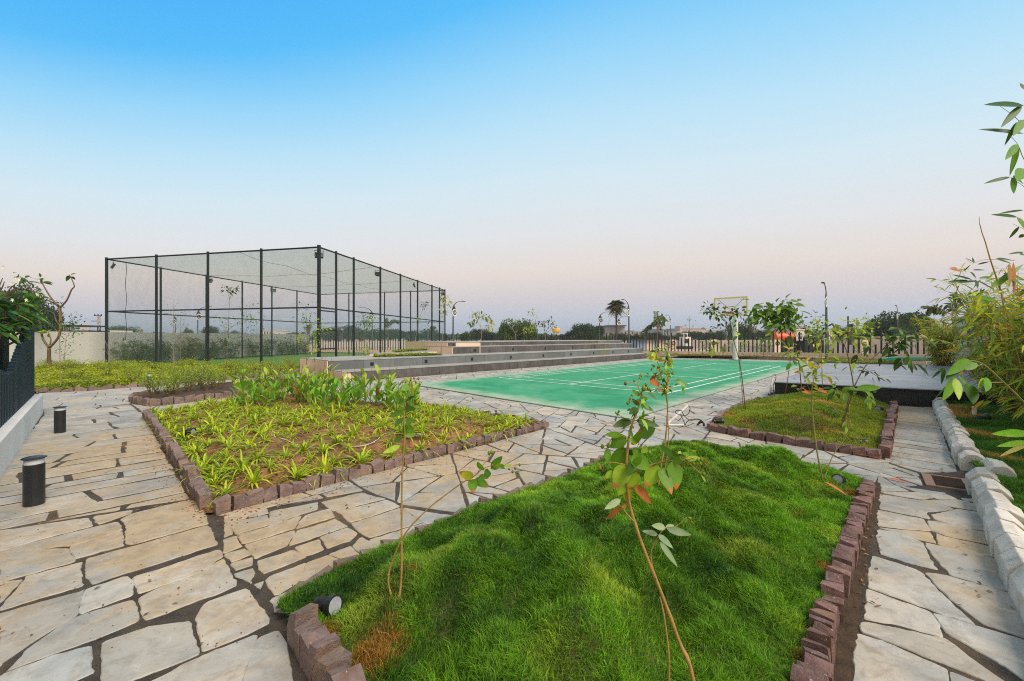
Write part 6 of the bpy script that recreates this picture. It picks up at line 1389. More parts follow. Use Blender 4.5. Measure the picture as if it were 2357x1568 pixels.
p = PD(2172, 848, 15.8); p.z = .05; bamboo(p, 2.15, .48, 30, 3600, .20, 'yellow-green bamboo clump behind the far right corner of the stage', 83, BC)
p = PD(2245, 880, 11.0); p.z = .35; bamboo(p, .95, .45, 9, 380, .17, 'thinner bamboo clump before the white wall at the stage corner', 84, BC)
# culm with bare tip
plant('tall ochre bamboo culm with a bare leafless tip against the sky', 'bamboo', [(([z6c(*q) for q in [(1240, 1480), (1225, 900), (1200, 600), (1150, 420), (1100, 270), (1060, 130), (1035, 60), (1020, 0)]]) + [z7c(820, 1170), z7c(817, 1108)], 14, 3), ([z6c(*q) for q in [(1100, 270), (1040, 275), (960, 300), (905, 260)]], 4, 1.5), ([z6c(*q) for q in [(1180, 480), (1080, 480), (1000, 440), (920, 440), (880, 360)]], 4, 1.5), ([z6c(*q) for q in [(1110, 270), (1200, 270), (1300, 280)]], 4, 1.5)],
 leaves=[(2205, 618, 2183, 617, 5, BR)] + [(*z6c(a, b), *z6c(c, d_), w, cc) for a, b, c, d_, w, cc in ((980, 300, 905, 255, 4, G_D), (970, 300, 960, 250, 4, G_D), (1000, 310, 1100, 285, 4, G_D), (880, 365, 780, 342, 6, (.45, .2, .04)), (885, 365, 945, 308, 6, G_D), (960, 355, 1065, 348, 4, G_D), (940, 440, 755, 440, 8, G_D), (960, 430, 790, 380, 5, G_D), (990, 440, 870, 445, 5, G_D), (990, 420, 940, 360, 9, G_D), (1000, 440, 1130, 500, 8, G_D), (1010, 420, 1120, 400, 6, G_M), (985, 430, 1000, 490, 7, G_D), (1110, 500, 1364, 290, 11, G_M), (1140, 265, 1270, 300, 7, G_D), (1150, 260, 1290, 275, 4, G_D), (1280, 290, 1285, 560, 9, BR), (1250, 300, 1250, 480, 9, (.35, .2, .04)), (1200, 380, 1364, 420, 9, G_M), (1230, 400, 1364, 480, 10, G_M), (1060, 500, 960, 580, 9, G_D), (1000, 560, 1160, 600, 14, G_M), (970, 560, 1100, 620, 10, G_M))],
 d=6.6, seed=85, stem_mat=M['culm'], name='bamboo_culm')
# big near leaves at the right edge
plant('drooping bamboo spray with long leaves high at the right edge of the picture', 'bamboo', [([z7c(*q) for q in [(1300, 500), (1200, 430), (1130, 360), (1060, 300), (965, 235)]], 4, 1), ([z7c(*q) for q in [(1260, 760), (1168, 660), (1120, 545), (1040, 455)]], 4, 1), ([z7c(*q) for q in [(1260, 950), (1160, 870), (1060, 800)]], 3, 1), ([z7c(*q) for q in [(1290, 480), (1300, 800), (1280, 1200), (1330, 1800), (1345, 2700)]], 11, 10), ([z7c(*q) for q in [(1240, 1250), (1150, 1200), (1085, 1170)]], 2, 1)],
 leaves=[(*z7c(a, b), *z7c(c, d_), w, cc) for a, b, c, d_, w, cc in ((1168, 240, 850, 213, 14, G_D), (1150, 240, 985, 403, 13, G_D), (1168, 460, 808, 415, 13, G_D), (1110, 370, 1015, 550, 8, G_D), (1168, 350, 1080, 470, 14, G_M), (1118, 545, 1055, 785, 16, G_M), (1120, 545, 1020, 655, 14, G_M), (1060, 800, 850, 845, 8, G_D), (1070, 805, 1090, 928, 22, G_M), (1080, 800, 1168, 850, 16, G_M), (1168, 735, 1110, 820, 22, G_M), (1168, 1060, 970, 1082, 6, G_D), (1118, 1115, 905, 1080, 8, G_D), (1118, 1115, 1168, 1200, 14, G_M), (1130, 1190, 1050, 1280, 6, G_D), (1168, 1250, 1125, 1275, 8, G_D), (1168, 115, 1140, 60, 8, G_D), (1168, 1390, 1040, 1395, 4, G_D), (1168, 1410, 1130, 1400, 5, G_D))],
 d=3.6, seed=86, stem_mat=M['culm'], name='bamboo_culm')
plant('broad-leaved branch hanging over the white kerb beneath the bamboo', 'bamboo', [([(2420, 1000), (2370, 940), (2310, 880), (2262, 838), (2230, 830)], 9, 3), ([(2310, 880), (2260, 880), (2235, 872)], 4, 1.5), ([(2262, 838), (2200, 858), (2150, 850)], 3, 1.2), ([(2420, 1000), (2520, 1300)], 10, 12)],
 leaves=[(*z6c(a, b), *z6c(c, d_), w * .45, cc) for a, b, c, d_, w, cc in ((935, 1055, 755, 1165, 42, G_M), (985, 1070, 905, 1135, 38, G_M), (880, 1080, 745, 1210, 36, G_D), (820, 1205, 722, 1368, 40, G_M), (825, 1200, 855, 1365, 36, G_L), (850, 1190, 930, 1260, 30, G_M), (930, 1240, 965, 1400, 60, G_D), (740, 1115, 715, 1245, 16, G_D), (730, 1120, 640, 1200, 14, G_D), (600, 1090, 580, 1175, 16, G_D), (830, 1190, 660, 1360, 6, G_M), (1080, 1200, 1065, 1300, 34, G_M), (1050, 1200, 1000, 1280, 20, G_L), (900, 1135, 830, 1170, 20, BR))] +
 [(2370, 998, 2281, 1000 - 4, 16, (.22, .52, .03)), (2372, 1018, 2293, 1024, 12, (.25, .5, .04)), (2370, 1108, 2322, 1122, 11, (.22, .5, .03)), (2368, 1022, 2300, 1046, 8, (.5, .45, .12))],
 d=3.6, seed=87, stem_mat='green_stem', name='bamboo_culm')
# clumps along the wall behind the cage
rb_ = random.Random(91); q0 = w0 - wn * .55
labsb = 'bamboo clump against the white wall, seen through the net cage'
BW = ((.06, .13, .02), (.10, .18, .02), (.16, .20, .03)); BY = ((.30, .27, .04), (.22, .20, .03), (.12, .16, .02))
for u, hh in ((288, 1.35), (325, 1.0), (352, 1.2), (384, 1.35), (430, 1.5), (445, 1.4), (480, 1.3), (498, 1.4), (535, 1.3), (585, 1.3), (612, 1.2), (648, 1.4), (675, 1.2), (702, 1.3)):
    k = (u - CX) / F; t = (k * q0.y - q0.x) / (wd.x - k * wd.y); p = q0 + wd * t; yel = 415 < u < 450 or u > 690
    bamboo(p, hh * 1.1, .55, 10, 620, .22, ('brownish ' if yel else 'dark green ') + labsb, int(u), BY if yel else BW, grp='bamboo clumps behind the net cage')
# ================================================================ FAR TREES
def crown(seed, n, cols, ls, flat=.75, lob=9):
    r = random.Random(seed); mb = MB(); L = []
    for k in range(lob):
        a = r.uniform(0, 6.28); q = r.uniform(.15, .62); L.append((Vector((math.cos(a) * q, math.sin(a) * q, r.uniform(-.25, .45) * flat)), r.uniform(.30, .48)))
    for k in range(n):
        c, rr = L[r.randrange(lob)]; d = Vector((r.gauss(0, 1), r.gauss(0, 1), r.gauss(0, 1))).normalized(); p = c + Vector((d.x, d.y, d.z * flat)) * rr * (r.random() ** .35)
        t = r.uniform(.7, 1.3); col = vary(cols[r.randrange(len(cols))], .18, r); x = Vector((r.gauss(0, 1), r.gauss(0, 1), r.gauss(0, 1))).normalized(); y = x.orthogonal().normalized(); s = ls * t
        mb.add([p, p + x * s + y * s * .5, p + x * s * 2, p + x * s - y * s * .5], [(0, 1, 2, 3)], col)
    return mb
TG = ((.035, .06, .018), (.05, .085, .022), (.025, .045, .016)); TB = ((.06, .10, .02), (.09, .13, .025), (.04, .07, .015))
crowns = [crown(k, 5600, TG, .040, lob=14) for k in range(4)] + [crown(10 + k, 5600, TB, .040, lob=14) for k in range(2)]
cro = [c.build('crown', 'far_leaf') for c in crowns]
for c in cro: COL.objects.unlink(c)
def tree(u, vtop, wpx, d, k, label, vbot=777, grp='trees beyond the compound', name='tree'):
    rx = wpx / 2 * d / F; top = H + (HV - vtop) / F * d; p = PD(u, HV, d); p.z = -.05; hz = top
    e = empty(name, p, label, 'tree', grp); mb = MB(); zc = top * .50
    mb.tube([p, p + Vector((0, 0, zc * .6)), p + Vector((.1, 0, zc))], [top * .04, top * .03, top * .015], 7); rx = max(rx, .6)
    for q in range(4): a = q * 1.6; mb.tube([p + Vector((0, 0, zc * .55)), p + Vector((math.cos(a) * rx * .4, math.sin(a) * rx * .4, zc + .1))], [top * .02, top * .008], 5)
    localise(mb.build('trunk', 'bark'), e); c = cro[k].copy(); COL.objects.link(c); c.location = (p.x, p.y, zc); c.scale = (rx * 1.15, rx * 1.15, top * .86); c.rotation_euler = (0, 0, (u * .37) % 6.28); localise(c, e); return e
T = [(52, 655, 110, 40, 3, 'big dark tree behind the frangipani at the left edge'), (95, 690, 66, 42, 2, 'dark tree just beyond the white wall, left of the Y-forked tree'), (20, 690, 90, 38, 0, 'dark tree at the very left edge behind the fence'), (112, 748, 45, 60, 4, 'low bush above the white wall behind the Y-forked tree'),
 (258, 750, 40, 75, 1, 'flat-crowned tree just right of the left corner post'), (292, 749, 44, 80, 0, 'wide dark tree above the wall in the first cage bay'), (433, 755, 26, 80, 4, 'small round tree above the wall in the second cage bay'), (487, 749, 44, 75, 1, 'flat-topped tree above the wall by the second lamp'), (530, 760, 40, 75, 5, 'light green tree above the wall right of the flat-topped tree'), (555, 764, 30, 90, 2, 'low dark tree above the wall near the middle of the cage'), (680, 765, 34, 120, 2, 'low far tree line piece behind the fifth cage bay'),
 (760, 752, 60, 110, 3, 'hazy tree behind the nearest cage post'), (800, 748, 70, 115, 1, 'hazy tree cluster behind the left date palms'), (850, 755, 70, 110, 2, 'hazy tree behind the cage lamp'), (905, 757, 60, 115, 0, 'hazy tree behind the fishtail palm'), (945, 760, 60, 110, 3, 'hazy tree behind the leaning sapling'), (985, 757, 60, 110, 1, 'hazy tree behind the last cage posts'), (1012, 766, 34, 100, 2, 'low hazy tree just left of the cage end'),
 (1075, 765, 60, 100, 2, 'low grey-green tree left of the frangipani sapling'), (1100, 757, 50, 90, 0, 'ragged tree behind the frangipani sapling'), (1072, 762, 30, 70, 4, 'small green bush at the left end of the far trees'), (1130, 763, 46, 90, 1, 'small ragged tree between the frangipani saplings'), (1155, 760, 40, 95, 3, 'grey-green tree left of the round bush'), (1188, 735, 84, 48, 5, 'round yellow-green bush behind the upper seating steps'), (1160, 744, 40, 52, 4, 'lower left lobe bush beside the round bush'), (1222, 758, 40, 90, 1, 'thin tree between the round bush and the water tower'), (1258, 768, 60, 95, 2, 'low trees below the water tower'), (1300, 768, 40, 95, 3, 'low dark tree right of the water tower'),
 (1345, 744, 56, 70, 0, 'tall dark tree left of the first seating lamp'), (1372, 748, 40, 72, 1, 'dark tree just left of the first seating lamp'), (1318, 758, 34, 72, 3, 'smaller dark tree left of the tall one'), (1350, 765, 80, 60, 4, 'low green scrub tree at the foot of the dark trees'), (1395, 772, 50, 70, 5, 'low scrub left of the date palm trunk'),
 (1428, 766, 34, 75, 0, 'dark tree in front of the grey building'), (1452, 768, 40, 80, 2, 'dark tree right of the grey building'), (1480, 770, 50, 85, 1, 'low hazy tree left of the fishtail palm'), (1505, 764, 50, 95, 3, 'hazy blue tree behind the fishtail palm'), (1535, 770, 50, 95, 2, 'hazy blue tree right of the fishtail palm'), (1565, 766, 46, 90, 4, 'round hazy tree behind the white cabin'), (1590, 762, 50, 90, 0, 'dark tree behind the bare sapling'), (1625, 764, 60, 85, 1, 'dark tree left of the hoop'), (1655, 762, 40, 85, 3, 'dark tree just left of the hoop post'),
 (1705, 738, 56, 60, 5, 'rounded tree right of the hoop post'), (1722, 765, 50, 70, 0, 'low tree beside the rounded tree'), (1755, 757, 46, 75, 2, 'dark tree behind the spreading sapling'), (1785, 765, 40, 80, 1, 'dark tree left of the orange tank'), (1875, 768, 40, 100, 3, 'low hazy tree behind the old tractor'), (1945, 750, 46, 70, 2, 'dark tree behind the bright green sapling'), (1975, 755, 60, 60, 1, 'dark tree left of the big round tree'),
 (2068, 717, 128, 42, 1, 'big round dark tree standing left of the bamboo'), (2025, 735, 76, 44, 0, 'left part tree of the big dark group'), (2120, 724, 62, 50, 3, 'dark tree at the right end of the big group'), (2090, 745, 90, 40, 5, 'olive tree in front of the big round tree')]
for t in T: tree(*t)
rt = random.Random(3); band = MB()
for k in range(5200):
    a = rt.uniform(-1.25, 1.25); d = rt.uniform(150, 230); x = a * d; h = (2.6 + 1.9 * noise.noise(Vector((x * .03, 2, d * .01)))) * rt.random() ** .5 + .2; s = rt.uniform(.5, 1.1)
    p = Vector((x, d, max(0, h - .3))); u_ = Vector((rt.gauss(0, 1), rt.gauss(0, .6), rt.gauss(0, 1))).normalized(); v_ = u_.orthogonal().normalized(); band.add([p - u_ * s, p + v_ * s, p + u_ * s, p - v_ * s], [(0, 1, 2, 3)], vary(TG[rt.randrange(3)], .2, rt))
tag(band.build('far_woodland', 'far_leaf'), kind='stuff')
# palms
def palm(u, vtop, wpx, d, label, seed, trunk_r=.16, skirt=True, cols=((.055, .075, .02), (.08, .10, .025), (.10, .085, .04)), nf=46):
    r = random.Random(seed); top = H + (HV - vtop) / F * d; R_ = wpx / 2 * d / F; zc = top - R_ * .75; p = PD(u, HV, d); p.z = -.05; e = empty('date_palm', p, label, 'palm')
    mb = MB(); mb.tube([p, p + Vector((.05, 0, zc * .5)), p + Vector((0, 0, zc))], [trunk_r * 1.2, trunk_r, trunk_r * 1.1], 9); localise(mb.build('trunk', 'palm_bark'), e); lm = MB(); c = p + Vector((0, 0, zc))
    for k in range(nf):
        a = r.uniform(0, 6.28); el = r.uniform(-1.1 if skirt else -.2, 1.35); L = R_ * r.uniform(.85, 1.1); col = vary(cols[r.randrange(3)] if el > -.5 else cols[2], .2, r); d0 = Vector((math.cos(a) * math.cos(el), math.sin(a) * math.cos(el), math.sin(el))); P = []
        for q in range(8): t = q / 7; P.append(c + d0 * (L * t) + Vector((0, 0, -L * .55 * t * t * (1 if el > 0 else .4))))
        lm.tube(P, [.02 * (1 - q / 9) for q in range(8)], 3, col)
        for q in range(1, 8):
            tdir = (P[q] - P[q - 1]).normalized(); sd = tdir.cross(Vector((0, 0, 1))); sd = sd.normalized() if sd.length > .05 else Vector((1, 0, 0))
            for m_ in range(3):
                pp = P[q - 1].lerp(P[q], m_ / 3); ll = L * .24 * math.sin(math.pi * min(.95, .12 + (q + m_ / 3) / 8.5))
                for s in (-1, 1): dv = (sd * s + tdir * .7 + Vector((0, 0, -.35))).normalized(); w = L * .022; n_ = tdir * w; lm.add([pp, pp + dv * ll * .5 + n_, pp + dv * ll, pp + dv * ll * .5 - n_], [(0, 1, 2, 3)], col)
    localise(lm.build('crown', 'far_leaf'), e); return e
palm(1418, 681, 56, 47, 'tall date palm with a full round crown behind the seating steps', 1, trunk_r=.10, nf=140)
palm(709, 742, 28, 95, 'hazy date palm behind the last cage post before the corner', 2, trunk_r=.3); palm(782, 753, 34, 90, 'hazy date palm left of the cage lamp', 3, trunk_r=.3); palm(832, 755, 34, 85, 'hazy date palm behind the leafy young tree', 4, trunk_r=.3); palm(811, 762, 26, 90, 'smaller hazy date palm between two others', 5, trunk_r=.3)
palm(941, 767, 14, 95, 'tiny hazy palm behind the cage end', 6, trunk_r=.25); palm(1478, 768, 24, 60, 'small palm crown just above the bar fence left of the blue shed', 7, trunk_r=.2); palm(2092, 717, 40, 45, 'spiky palm crown showing on top of the big round tree', 8, trunk_r=.2, skirt=False); palm(1958, 740, 26, 52, 'small palm left of the big dark trees', 9, trunk_r=.2)
palm(325, 753, 26, 60, 'young pale palm with curved fronds above the wall in the first cage bay', 10, trunk_r=.12, skirt=False, cols=((.22, .24, .05), (.28, .26, .06), (.2, .2, .05)), nf=9)
def fishtail(u, vb, vt, d, label, fr, seed, zoff=0):
    """trunk and a few separate arching fronds: fr = list of pixel polylines"""
    r = random.Random(seed); p = PD(u, vb, d); e = empty('fishtail_palm', p, label, 'palm'); mb = MB(); mb.tube([p, PD(u, (vb + vt) / 2, d), PD(u, vt, d)], [.05, .035, .025], 8); localise(mb.build('trunk', 'bark'), e); lm = MB()
    for P_ in fr:
        P = [PD(a, b, d + i * .15) for i, (a, b) in enumerate(P_)]; Q = []
        for i in range(len(P) - 1):
            for k in range(5): Q.append(P[i].lerp(P[i + 1], k / 5))
        Q.append(P[-1]); lm.tube(Q, [.015] * len(Q), 4, (.2, .16, .05))
        for i in range(2, len(Q)):
            td = (Q[i] - Q[i - 1]).normalized(); sd = td.cross(Vector((0, 1, 0))).normalized()
            for s in (-1, 1):
                for z in range(2): dv = (sd * s * r.uniform(.5, 1) + td * .5 + Vector((0, r.uniform(-.6, .6), -.35))).normalized(); L = r.uniform(.16, .30); lm.leaf(Q[i].lerp(Q[i - 1], z * .5), dv, Vector((0, -1, .3)), L, L * .3, vary(((.08, .12, .02), (.13, .16, .025), (.05, .08, .02))[r.randrange(3)], .2, r), seg=3)
    localise(lm.build('crown', 'leaf'), e)
fishtail(1513, 806, 740, 28, 'fishtail palm with three ragged fronds behind the green court', [[z4c(1445, 500), z4c(1440, 420), z4c(1437, 340)], [z4c(1450, 480), z4c(1420, 430), z4c(1400, 460), z4c(1370, 480), z4c(1330, 520)], [z4c(1455, 500), z4c(1465, 400), z4c(1500, 375), z4c(1525, 420)], [z4c(1455, 520), z4c(1480, 450), z4c(1510, 440)], [z4c(1448, 440), z4c(1470, 390)]], 1)
plant('long bare diagonal frond stalk rising above the fishtail palm', 'palm', [([z4c(1450, 470), z4c(1465, 370), z4c(1485, 320), z4c(1500, 290)], 40, 22)], d=28, seed=3, name='frond_stalk', stem_mat='palebark') if False else None
fishtail(894, 800, 757, 38, 'fishtail palm with two arching fronds behind the court-side net', [[z3c(815, 490), z3c(830, 440), z3c(860, 415), z3c(905, 430)], [z3c(812, 490), z3c(800, 430), z3c(790, 405)], [z3c(800, 560), z3c(798, 480), z3c(797, 410)]], 2)
fishtail(996, 795, 762, 42, 'small fishtail palm behind the last cage bay', [[z3c(1218, 530), z3c(1215, 490), z3c(1205, 475)], [z3c(1220, 520), z3c(1228, 490), z3c(1235, 475)]], 3)
fishtail(2230, 800, 700, 14.5, 'dry feathery palm fronds rising behind the white wall by the bamboo', [[z6c(800, 700), z6c(805, 620), z6c(825, 560), z6c(840, 550)], [z6c(800, 720), z6c(840, 620), z6c(900, 560), z6c(960, 540)], [z6c(790, 700), z6c(720, 660), z6c(660, 645), z6c(610, 655)], [z6c(905, 720), z6c(930, 680), z6c(985, 640)]], 4)

# ================================================================ BUILDINGS AND YARD OBJECTS
def building(name, u0, u1, vt, d, depth, m, label, floors=2, nwin=4, extra=(), cat='building', roof=False, win=True):
    a = PD(u0, HV, d); b = PD(u1, HV, d); top = H + (HV - vt) / F * d; w = b.x - a.x
    e = empty(name, (a.x, d, -.05), label, cat, None); mb = MB(); mb.box(a.x, b.x, d, d + depth, -.05, top); localise(mb.build('wall', m), e)
    mb = MB(); mb.box(a.x - .15, b.x + .15, d - .15, d + depth + .15, top + .003, top + .25); localise(mb.build('parapet', m), e)
    if win:
        for f in range(floors):
            for k in range(nwin):
                x = a.x + w * (k + .5) / nwin; z = top * (f + .35) / floors; ww = min(w / nwin * .45, 1.6); mb = MB(); mb.box(x - ww / 2, x + ww / 2, d - .04, d + .1, z, z + min(1.3, top / floors * .45)); localise(mb.build('window', 'window'), e)
    return e
building('grey_hall', 1399, 1438, 753.5, 130, 18, 'bld_grey', 'plain grey hall with a thin dark roof behind the date palm', win=True, floors=1, nwin=3)
mb = MB(); a = PD(1396, 751, 129); b = PD(1440, 751, 129); mb.box(a.x, b.x, 128, 150, a.z, a.z + .3); tag(mb.build('canopy_roof', 'darkmetal'), 'thin dark roof sheet resting over the grey hall', 'roof')
building('house', 1436, 1460, 762, 150, 14, 'bld_grey', 'low grey house right of the grey hall', floors=2, nwin=3)
building('house', 1457, 1484, 764, 170, 14, 'bld_tan', 'tan houses left of the fishtail palm, far away', floors=2, nwin=4)
building('house', 1526, 1543, 759, 180, 14, 'bld_tan', 'small tan tower house right of the fishtail palm', floors=3, nwin=2)
building('house', 1500, 1526, 758, 200, 14, 'bld_grey', 'grey flat-roofed block behind the fishtail palm', floors=3, nwin=3)
building('house', 1544, 1566, 761, 175, 14, 'bld_grey', 'grey block just left of the long cream building', floors=2, nwin=3)
building('long_building', 1560, 1650, 765, 150, 14, 'bld_cream', 'long cream building behind the trees left of the hoop', floors=1, nwin=9)
building('long_building', 1565, 1626, 757, 160, 14, 'bld_tan', 'upper brown storey behind the long cream building', floors=1, nwin=6)
building('house', 1565, 1571, 752, 158, 5, 'bld_tan', 'square brown stair tower on top of the brown storey', win=False)
building('house', 1640, 1672, 762, 170, 14, 'bld_grey', 'grey far building just left of the hoop post', floors=2, nwin=4)
building('house', 1725, 1742, 752, 140, 14, 'bld_tan', 'tan building right of the rounded tree', floors=3, nwin=3)
building('house', 1742, 1775, 760, 150, 14, 'bld_cream', 'pale building behind the spreading sapling', floors=2, nwin=5)
building('house', 1822, 1858, 752, 130, 14, 'bld_tan', 'tan building above the white-framed house', floors=2, nwin=4)
building('house', 1832, 1851, 760.5, 90, 8, 'bld_cream', 'small house with a white frame and dark glazing by the orange tank', floors=1, nwin=1)
building('house', 1903, 1928, 762, 140, 14, 'bld_cream', 'pale low building right of the nearest lamp', floors=2, nwin=4)
building('house', 600, 625, 761, 160, 14, 'bld_cream', 'pale far building above the wall in the middle of the cage', floors=2, nwin=4)
building('house', 1352, 1398, 770, 150, 14, 'bld_tan', 'pale tan far building left of the grey hall', floors=1, nwin=5)
# roofs at the left
e = empty('shed', PD(140, HV, 45), 'flat dark shed roof on thin posts behind the Y-forked tree', 'shed'); mb = MB(); a = PD(135, 751, 45); b = PD(188, 751, 45); mb.box(a.x, b.x, 44, 48, a.z - .05, a.z + .12); localise(mb.build('roof', 'darkmetal'), e)
mb = MB()
for k in range(9): x = a.x + .3 + (b.x - a.x - .6) * k / 8; mb.box(x - .04, x + .04, 44.2, 44.3, 0, a.z - .05)
mb.box(a.x + .2, b.x - .2, 46, 46.1, 0, a.z * .8); localise(mb.build('posts', 'bld_grey'), e)
e = empty('solar_shed', PD(205, HV, 50), 'white building with a slanted grey panel roof by the utility pole', 'shed'); a = PD(187, 762, 50); b = PD(218, 762, 50); mb = MB(); mb.box(a.x, b.x, 50, 55, 0, 2.3); localise(mb.build('wall', 'bld_cream'), e)
mb = MB(); a = PD(192, 745, 50); b = PD(214, 745, 50); mb.add([(a.x, 50, a.z), (b.x, 50, a.z - .1), (b.x + .3, 49, a.z - 1.0), (a.x + .4, 49, a.z - .9), (a.x, 50, a.z - .08), (b.x, 50, a.z - .18), (b.x + .3, 49, a.z - 1.08), (a.x + .4, 49, a.z - .98)], [(0, 1, 2, 3), (7, 6, 5, 4), (0, 4, 5, 1), (1, 5, 6, 2), (2, 6, 7, 3), (3, 7, 4, 0)]); localise(mb.build('roof', 'bld_grey'), e)
mb = MB(); a = PD(120, 764, 30); b = PD(222, 764, 30); mb.box(a.x, b.x, 30, 31, 0, a.z + .1); e = empty('low_roof', (a.x, 30, 0), 'long low dark roof edge just above the white wall at the left', 'roof'); localise(mb.build('roof', 'darkmetal'), e)
# utility pole
e = empty('utility_pole', PD(229, HV, 48), 'lattice utility pole with cross arms left of the cage corner', 'utility pole'); mb = MB(); a = PD(228, HV, 48)
zt = H + (HV - 727) / F * 48
for s in (-.18, .18): mb.bar((a.x + s, 48, 0), (a.x + s * .7, 48, zt), .09)
for k in range(8): z = zt * k / 8; mb.bar((a.x - .16, 48, z), (a.x + .16, 48, z + zt / 8), .05)
localise(mb.build('pole', 'concrete'), e); mb = MB(); mb.bar((a.x - .55, 48, zt), (a.x + .3, 48, zt), .08); mb.bar((a.x - .9, 48, zt - .62), (a.x - .1, 48, zt - .62), .07)
for k in range(3): mb.lathe([(.05, 0), (.07, .08), (.03, .16)], 8, (a.x - .5 + k * .38, 48, zt + .04))
localise(mb.build('cross_arm', 'darkmetal'), e)
for (u, vt, d, lb) in ((1537, 760, 75, 'thin dark post above the bar fence beside the fishtail palm'), (1952, 728, 60, 'short dark pole top among the trees behind the lamp')):
    e = empty('wooden_pole', PD(u, HV, d), lb, 'pole'); a = PD(u, vt, d); mb = MB(); mb.tube([(a.x, d, 0), (a.x, d, a.z)], .10, 8); localise(mb.build('pole', 'darkmetal'), e)
# water tower
e = empty('water_tower', PD(1280, HV, 160), 'yellow mushroom water tower on legs far beyond the round bush', 'water tower'); a = PD(1280, HV, 160); zt = H + (HV - 756) / F * 160; mb = MB(); R0 = 9.5 * 160 / F
mb.lathe([(R0 * .75, zt - 1.7), (R0 * .95, zt - 1.2), (R0, zt - .2), (R0 * .97, zt), (R0 * .5, zt + .25), (R0 * .1, zt + .3)], 24, (a.x, 160, 0)); localise(mb.build('tank', 'yellow_tower'), e)
mb = MB()
for k in range(6): q = k * 1.047; mb.tube([(a.x + math.cos(q) * R0 * .7, 160 + math.sin(q) * R0 * .7, 0), (a.x + math.cos(q) * R0 * .62, 160 + math.sin(q) * R0 * .62, zt - 1.6)], .14, 6)
for z in (1.2, 2.4): mb.tube([(a.x + math.cos(k * .524) * R0 * .66, 160 + math.sin(k * .524) * R0 * .66, z) for k in range(13)], .1, 5, cap=False)
localise(mb.build('legs', 'bld_cream'), e)
# yard walls
def wallseg(u0, v0, d0, u1, v1, d1, m, label):
    a = PD(u0, v0, d0); b = PD(u1, v1, d1); e = empty('yard_wall', (a.x, a.y, 0), label, 'wall'); mb = MB(); dd = (b - a); dd.z = 0; nn = Vector((-dd.y, dd.x, 0)).normalized() * .2
    vs = [(a.x, a.y, -.05), (b.x, b.y, -.05), (b.x + nn.x, b.y + nn.y, -.05), (a.x + nn.x, a.y + nn.y, -.05), (a.x, a.y, a.z), (b.x, b.y, b.z), (b.x + nn.x, b.y + nn.y, b.z), (a.x + nn.x, a.y + nn.y, a.z)]
    mb.add(vs, [(3, 2, 1, 0), (4, 5, 6, 7), (0, 1, 5, 4), (1, 2, 6, 5), (2, 3, 7, 6), (3, 0, 4, 7)]); localise(mb.build('wall_body', m), e)
wallseg(1440, 784, 58, 2010, 781.5, 52, 'concrete', 'long grey concrete panel wall across the yard beyond the bar fence')
wallseg(1660, 796, 42, 2010, 794, 38, 'bld_grey', 'low grey kerb wall in the yard nearer than the panel wall')
wallseg(1990, 776, 36, 2160, 770, 28, 'cream', 'cream garden wall behind the bars below the big round tree')
wallseg(735, 787, 62, 1000, 785, 60, 'bld_cream', 'low pale wall in the hazy yard behind the cage')
# ring emblem panels
for u, v, d, lb in ((1550, 790, 33, 'square cream emblem panel between bars, left of the bare sapling'), (1643, 790, 32, 'square cream emblem panel behind the shrub left of the hoop'), (1790, 790.5, 31, 'square cream emblem panel left of the tank wheel'), (1990, 792, 29, 'square cream emblem panel behind the bars at the right')):
    p = PD(u, v, d); e = empty('emblem_panel', (p.x, p.y, 0), lb, 'sign', 'emblem panels beyond the bar fence'); mb = MB(); mb.box(p.x - .22, p.x + .22, d, d + .08, -.05, p.z + .28); localise(mb.build('panel', 'cream'), e)
    mb = MB(); n = 20
    for r0, r1, y in ((.10, .17, -.012),): vs = [(p.x + rr * math.cos(k * 2 * math.pi / n), d + y, p.z + rr * math.sin(k * 2 * math.pi / n)) for rr in (r0, r1) for k in range(n)]; mb.add(vs, [(k, (k + 1) % n, n + (k + 1) % n, n + k) for k in range(n)])
    for s in (-1, 1): mb.add([(p.x + x * s + s * .03, d - .014, p.z + z * s) for x, z in ((-.02, -.06), (.015, -.06), (.04, .06), (.01, .06))], [(0, 1, 2, 3)])
    localise(mb.build('emblem', 'darkmetal'), e)
# blue shed
e = empty('site_shed', PD(1467, HV, 44), 'small site shed with blue and cream panels behind the bar fence', 'shed'); a = PD(1467, 782, 44); b = PD(1534, 782, 44); mb = MB(); w = b.x - a.x
for k, m_ in enumerate(('bluepaint', 'bluepaint', 'cream', 'bld_cream', 'bluepaint', 'cream', 'bld_cream')):
    mb = MB(); mb.box(a.x + w * k / 7 + .01, a.x + w * (k + 1) / 7 - .01, 44, 47, 0, 1.12); localise(mb.build('panel', m_), e)
mb = MB(); mb.box(a.x - .2, b.x + .25, 43.7, 47.3, 1.13, 1.22); localise(mb.build('roof', 'darkmetal'), e)
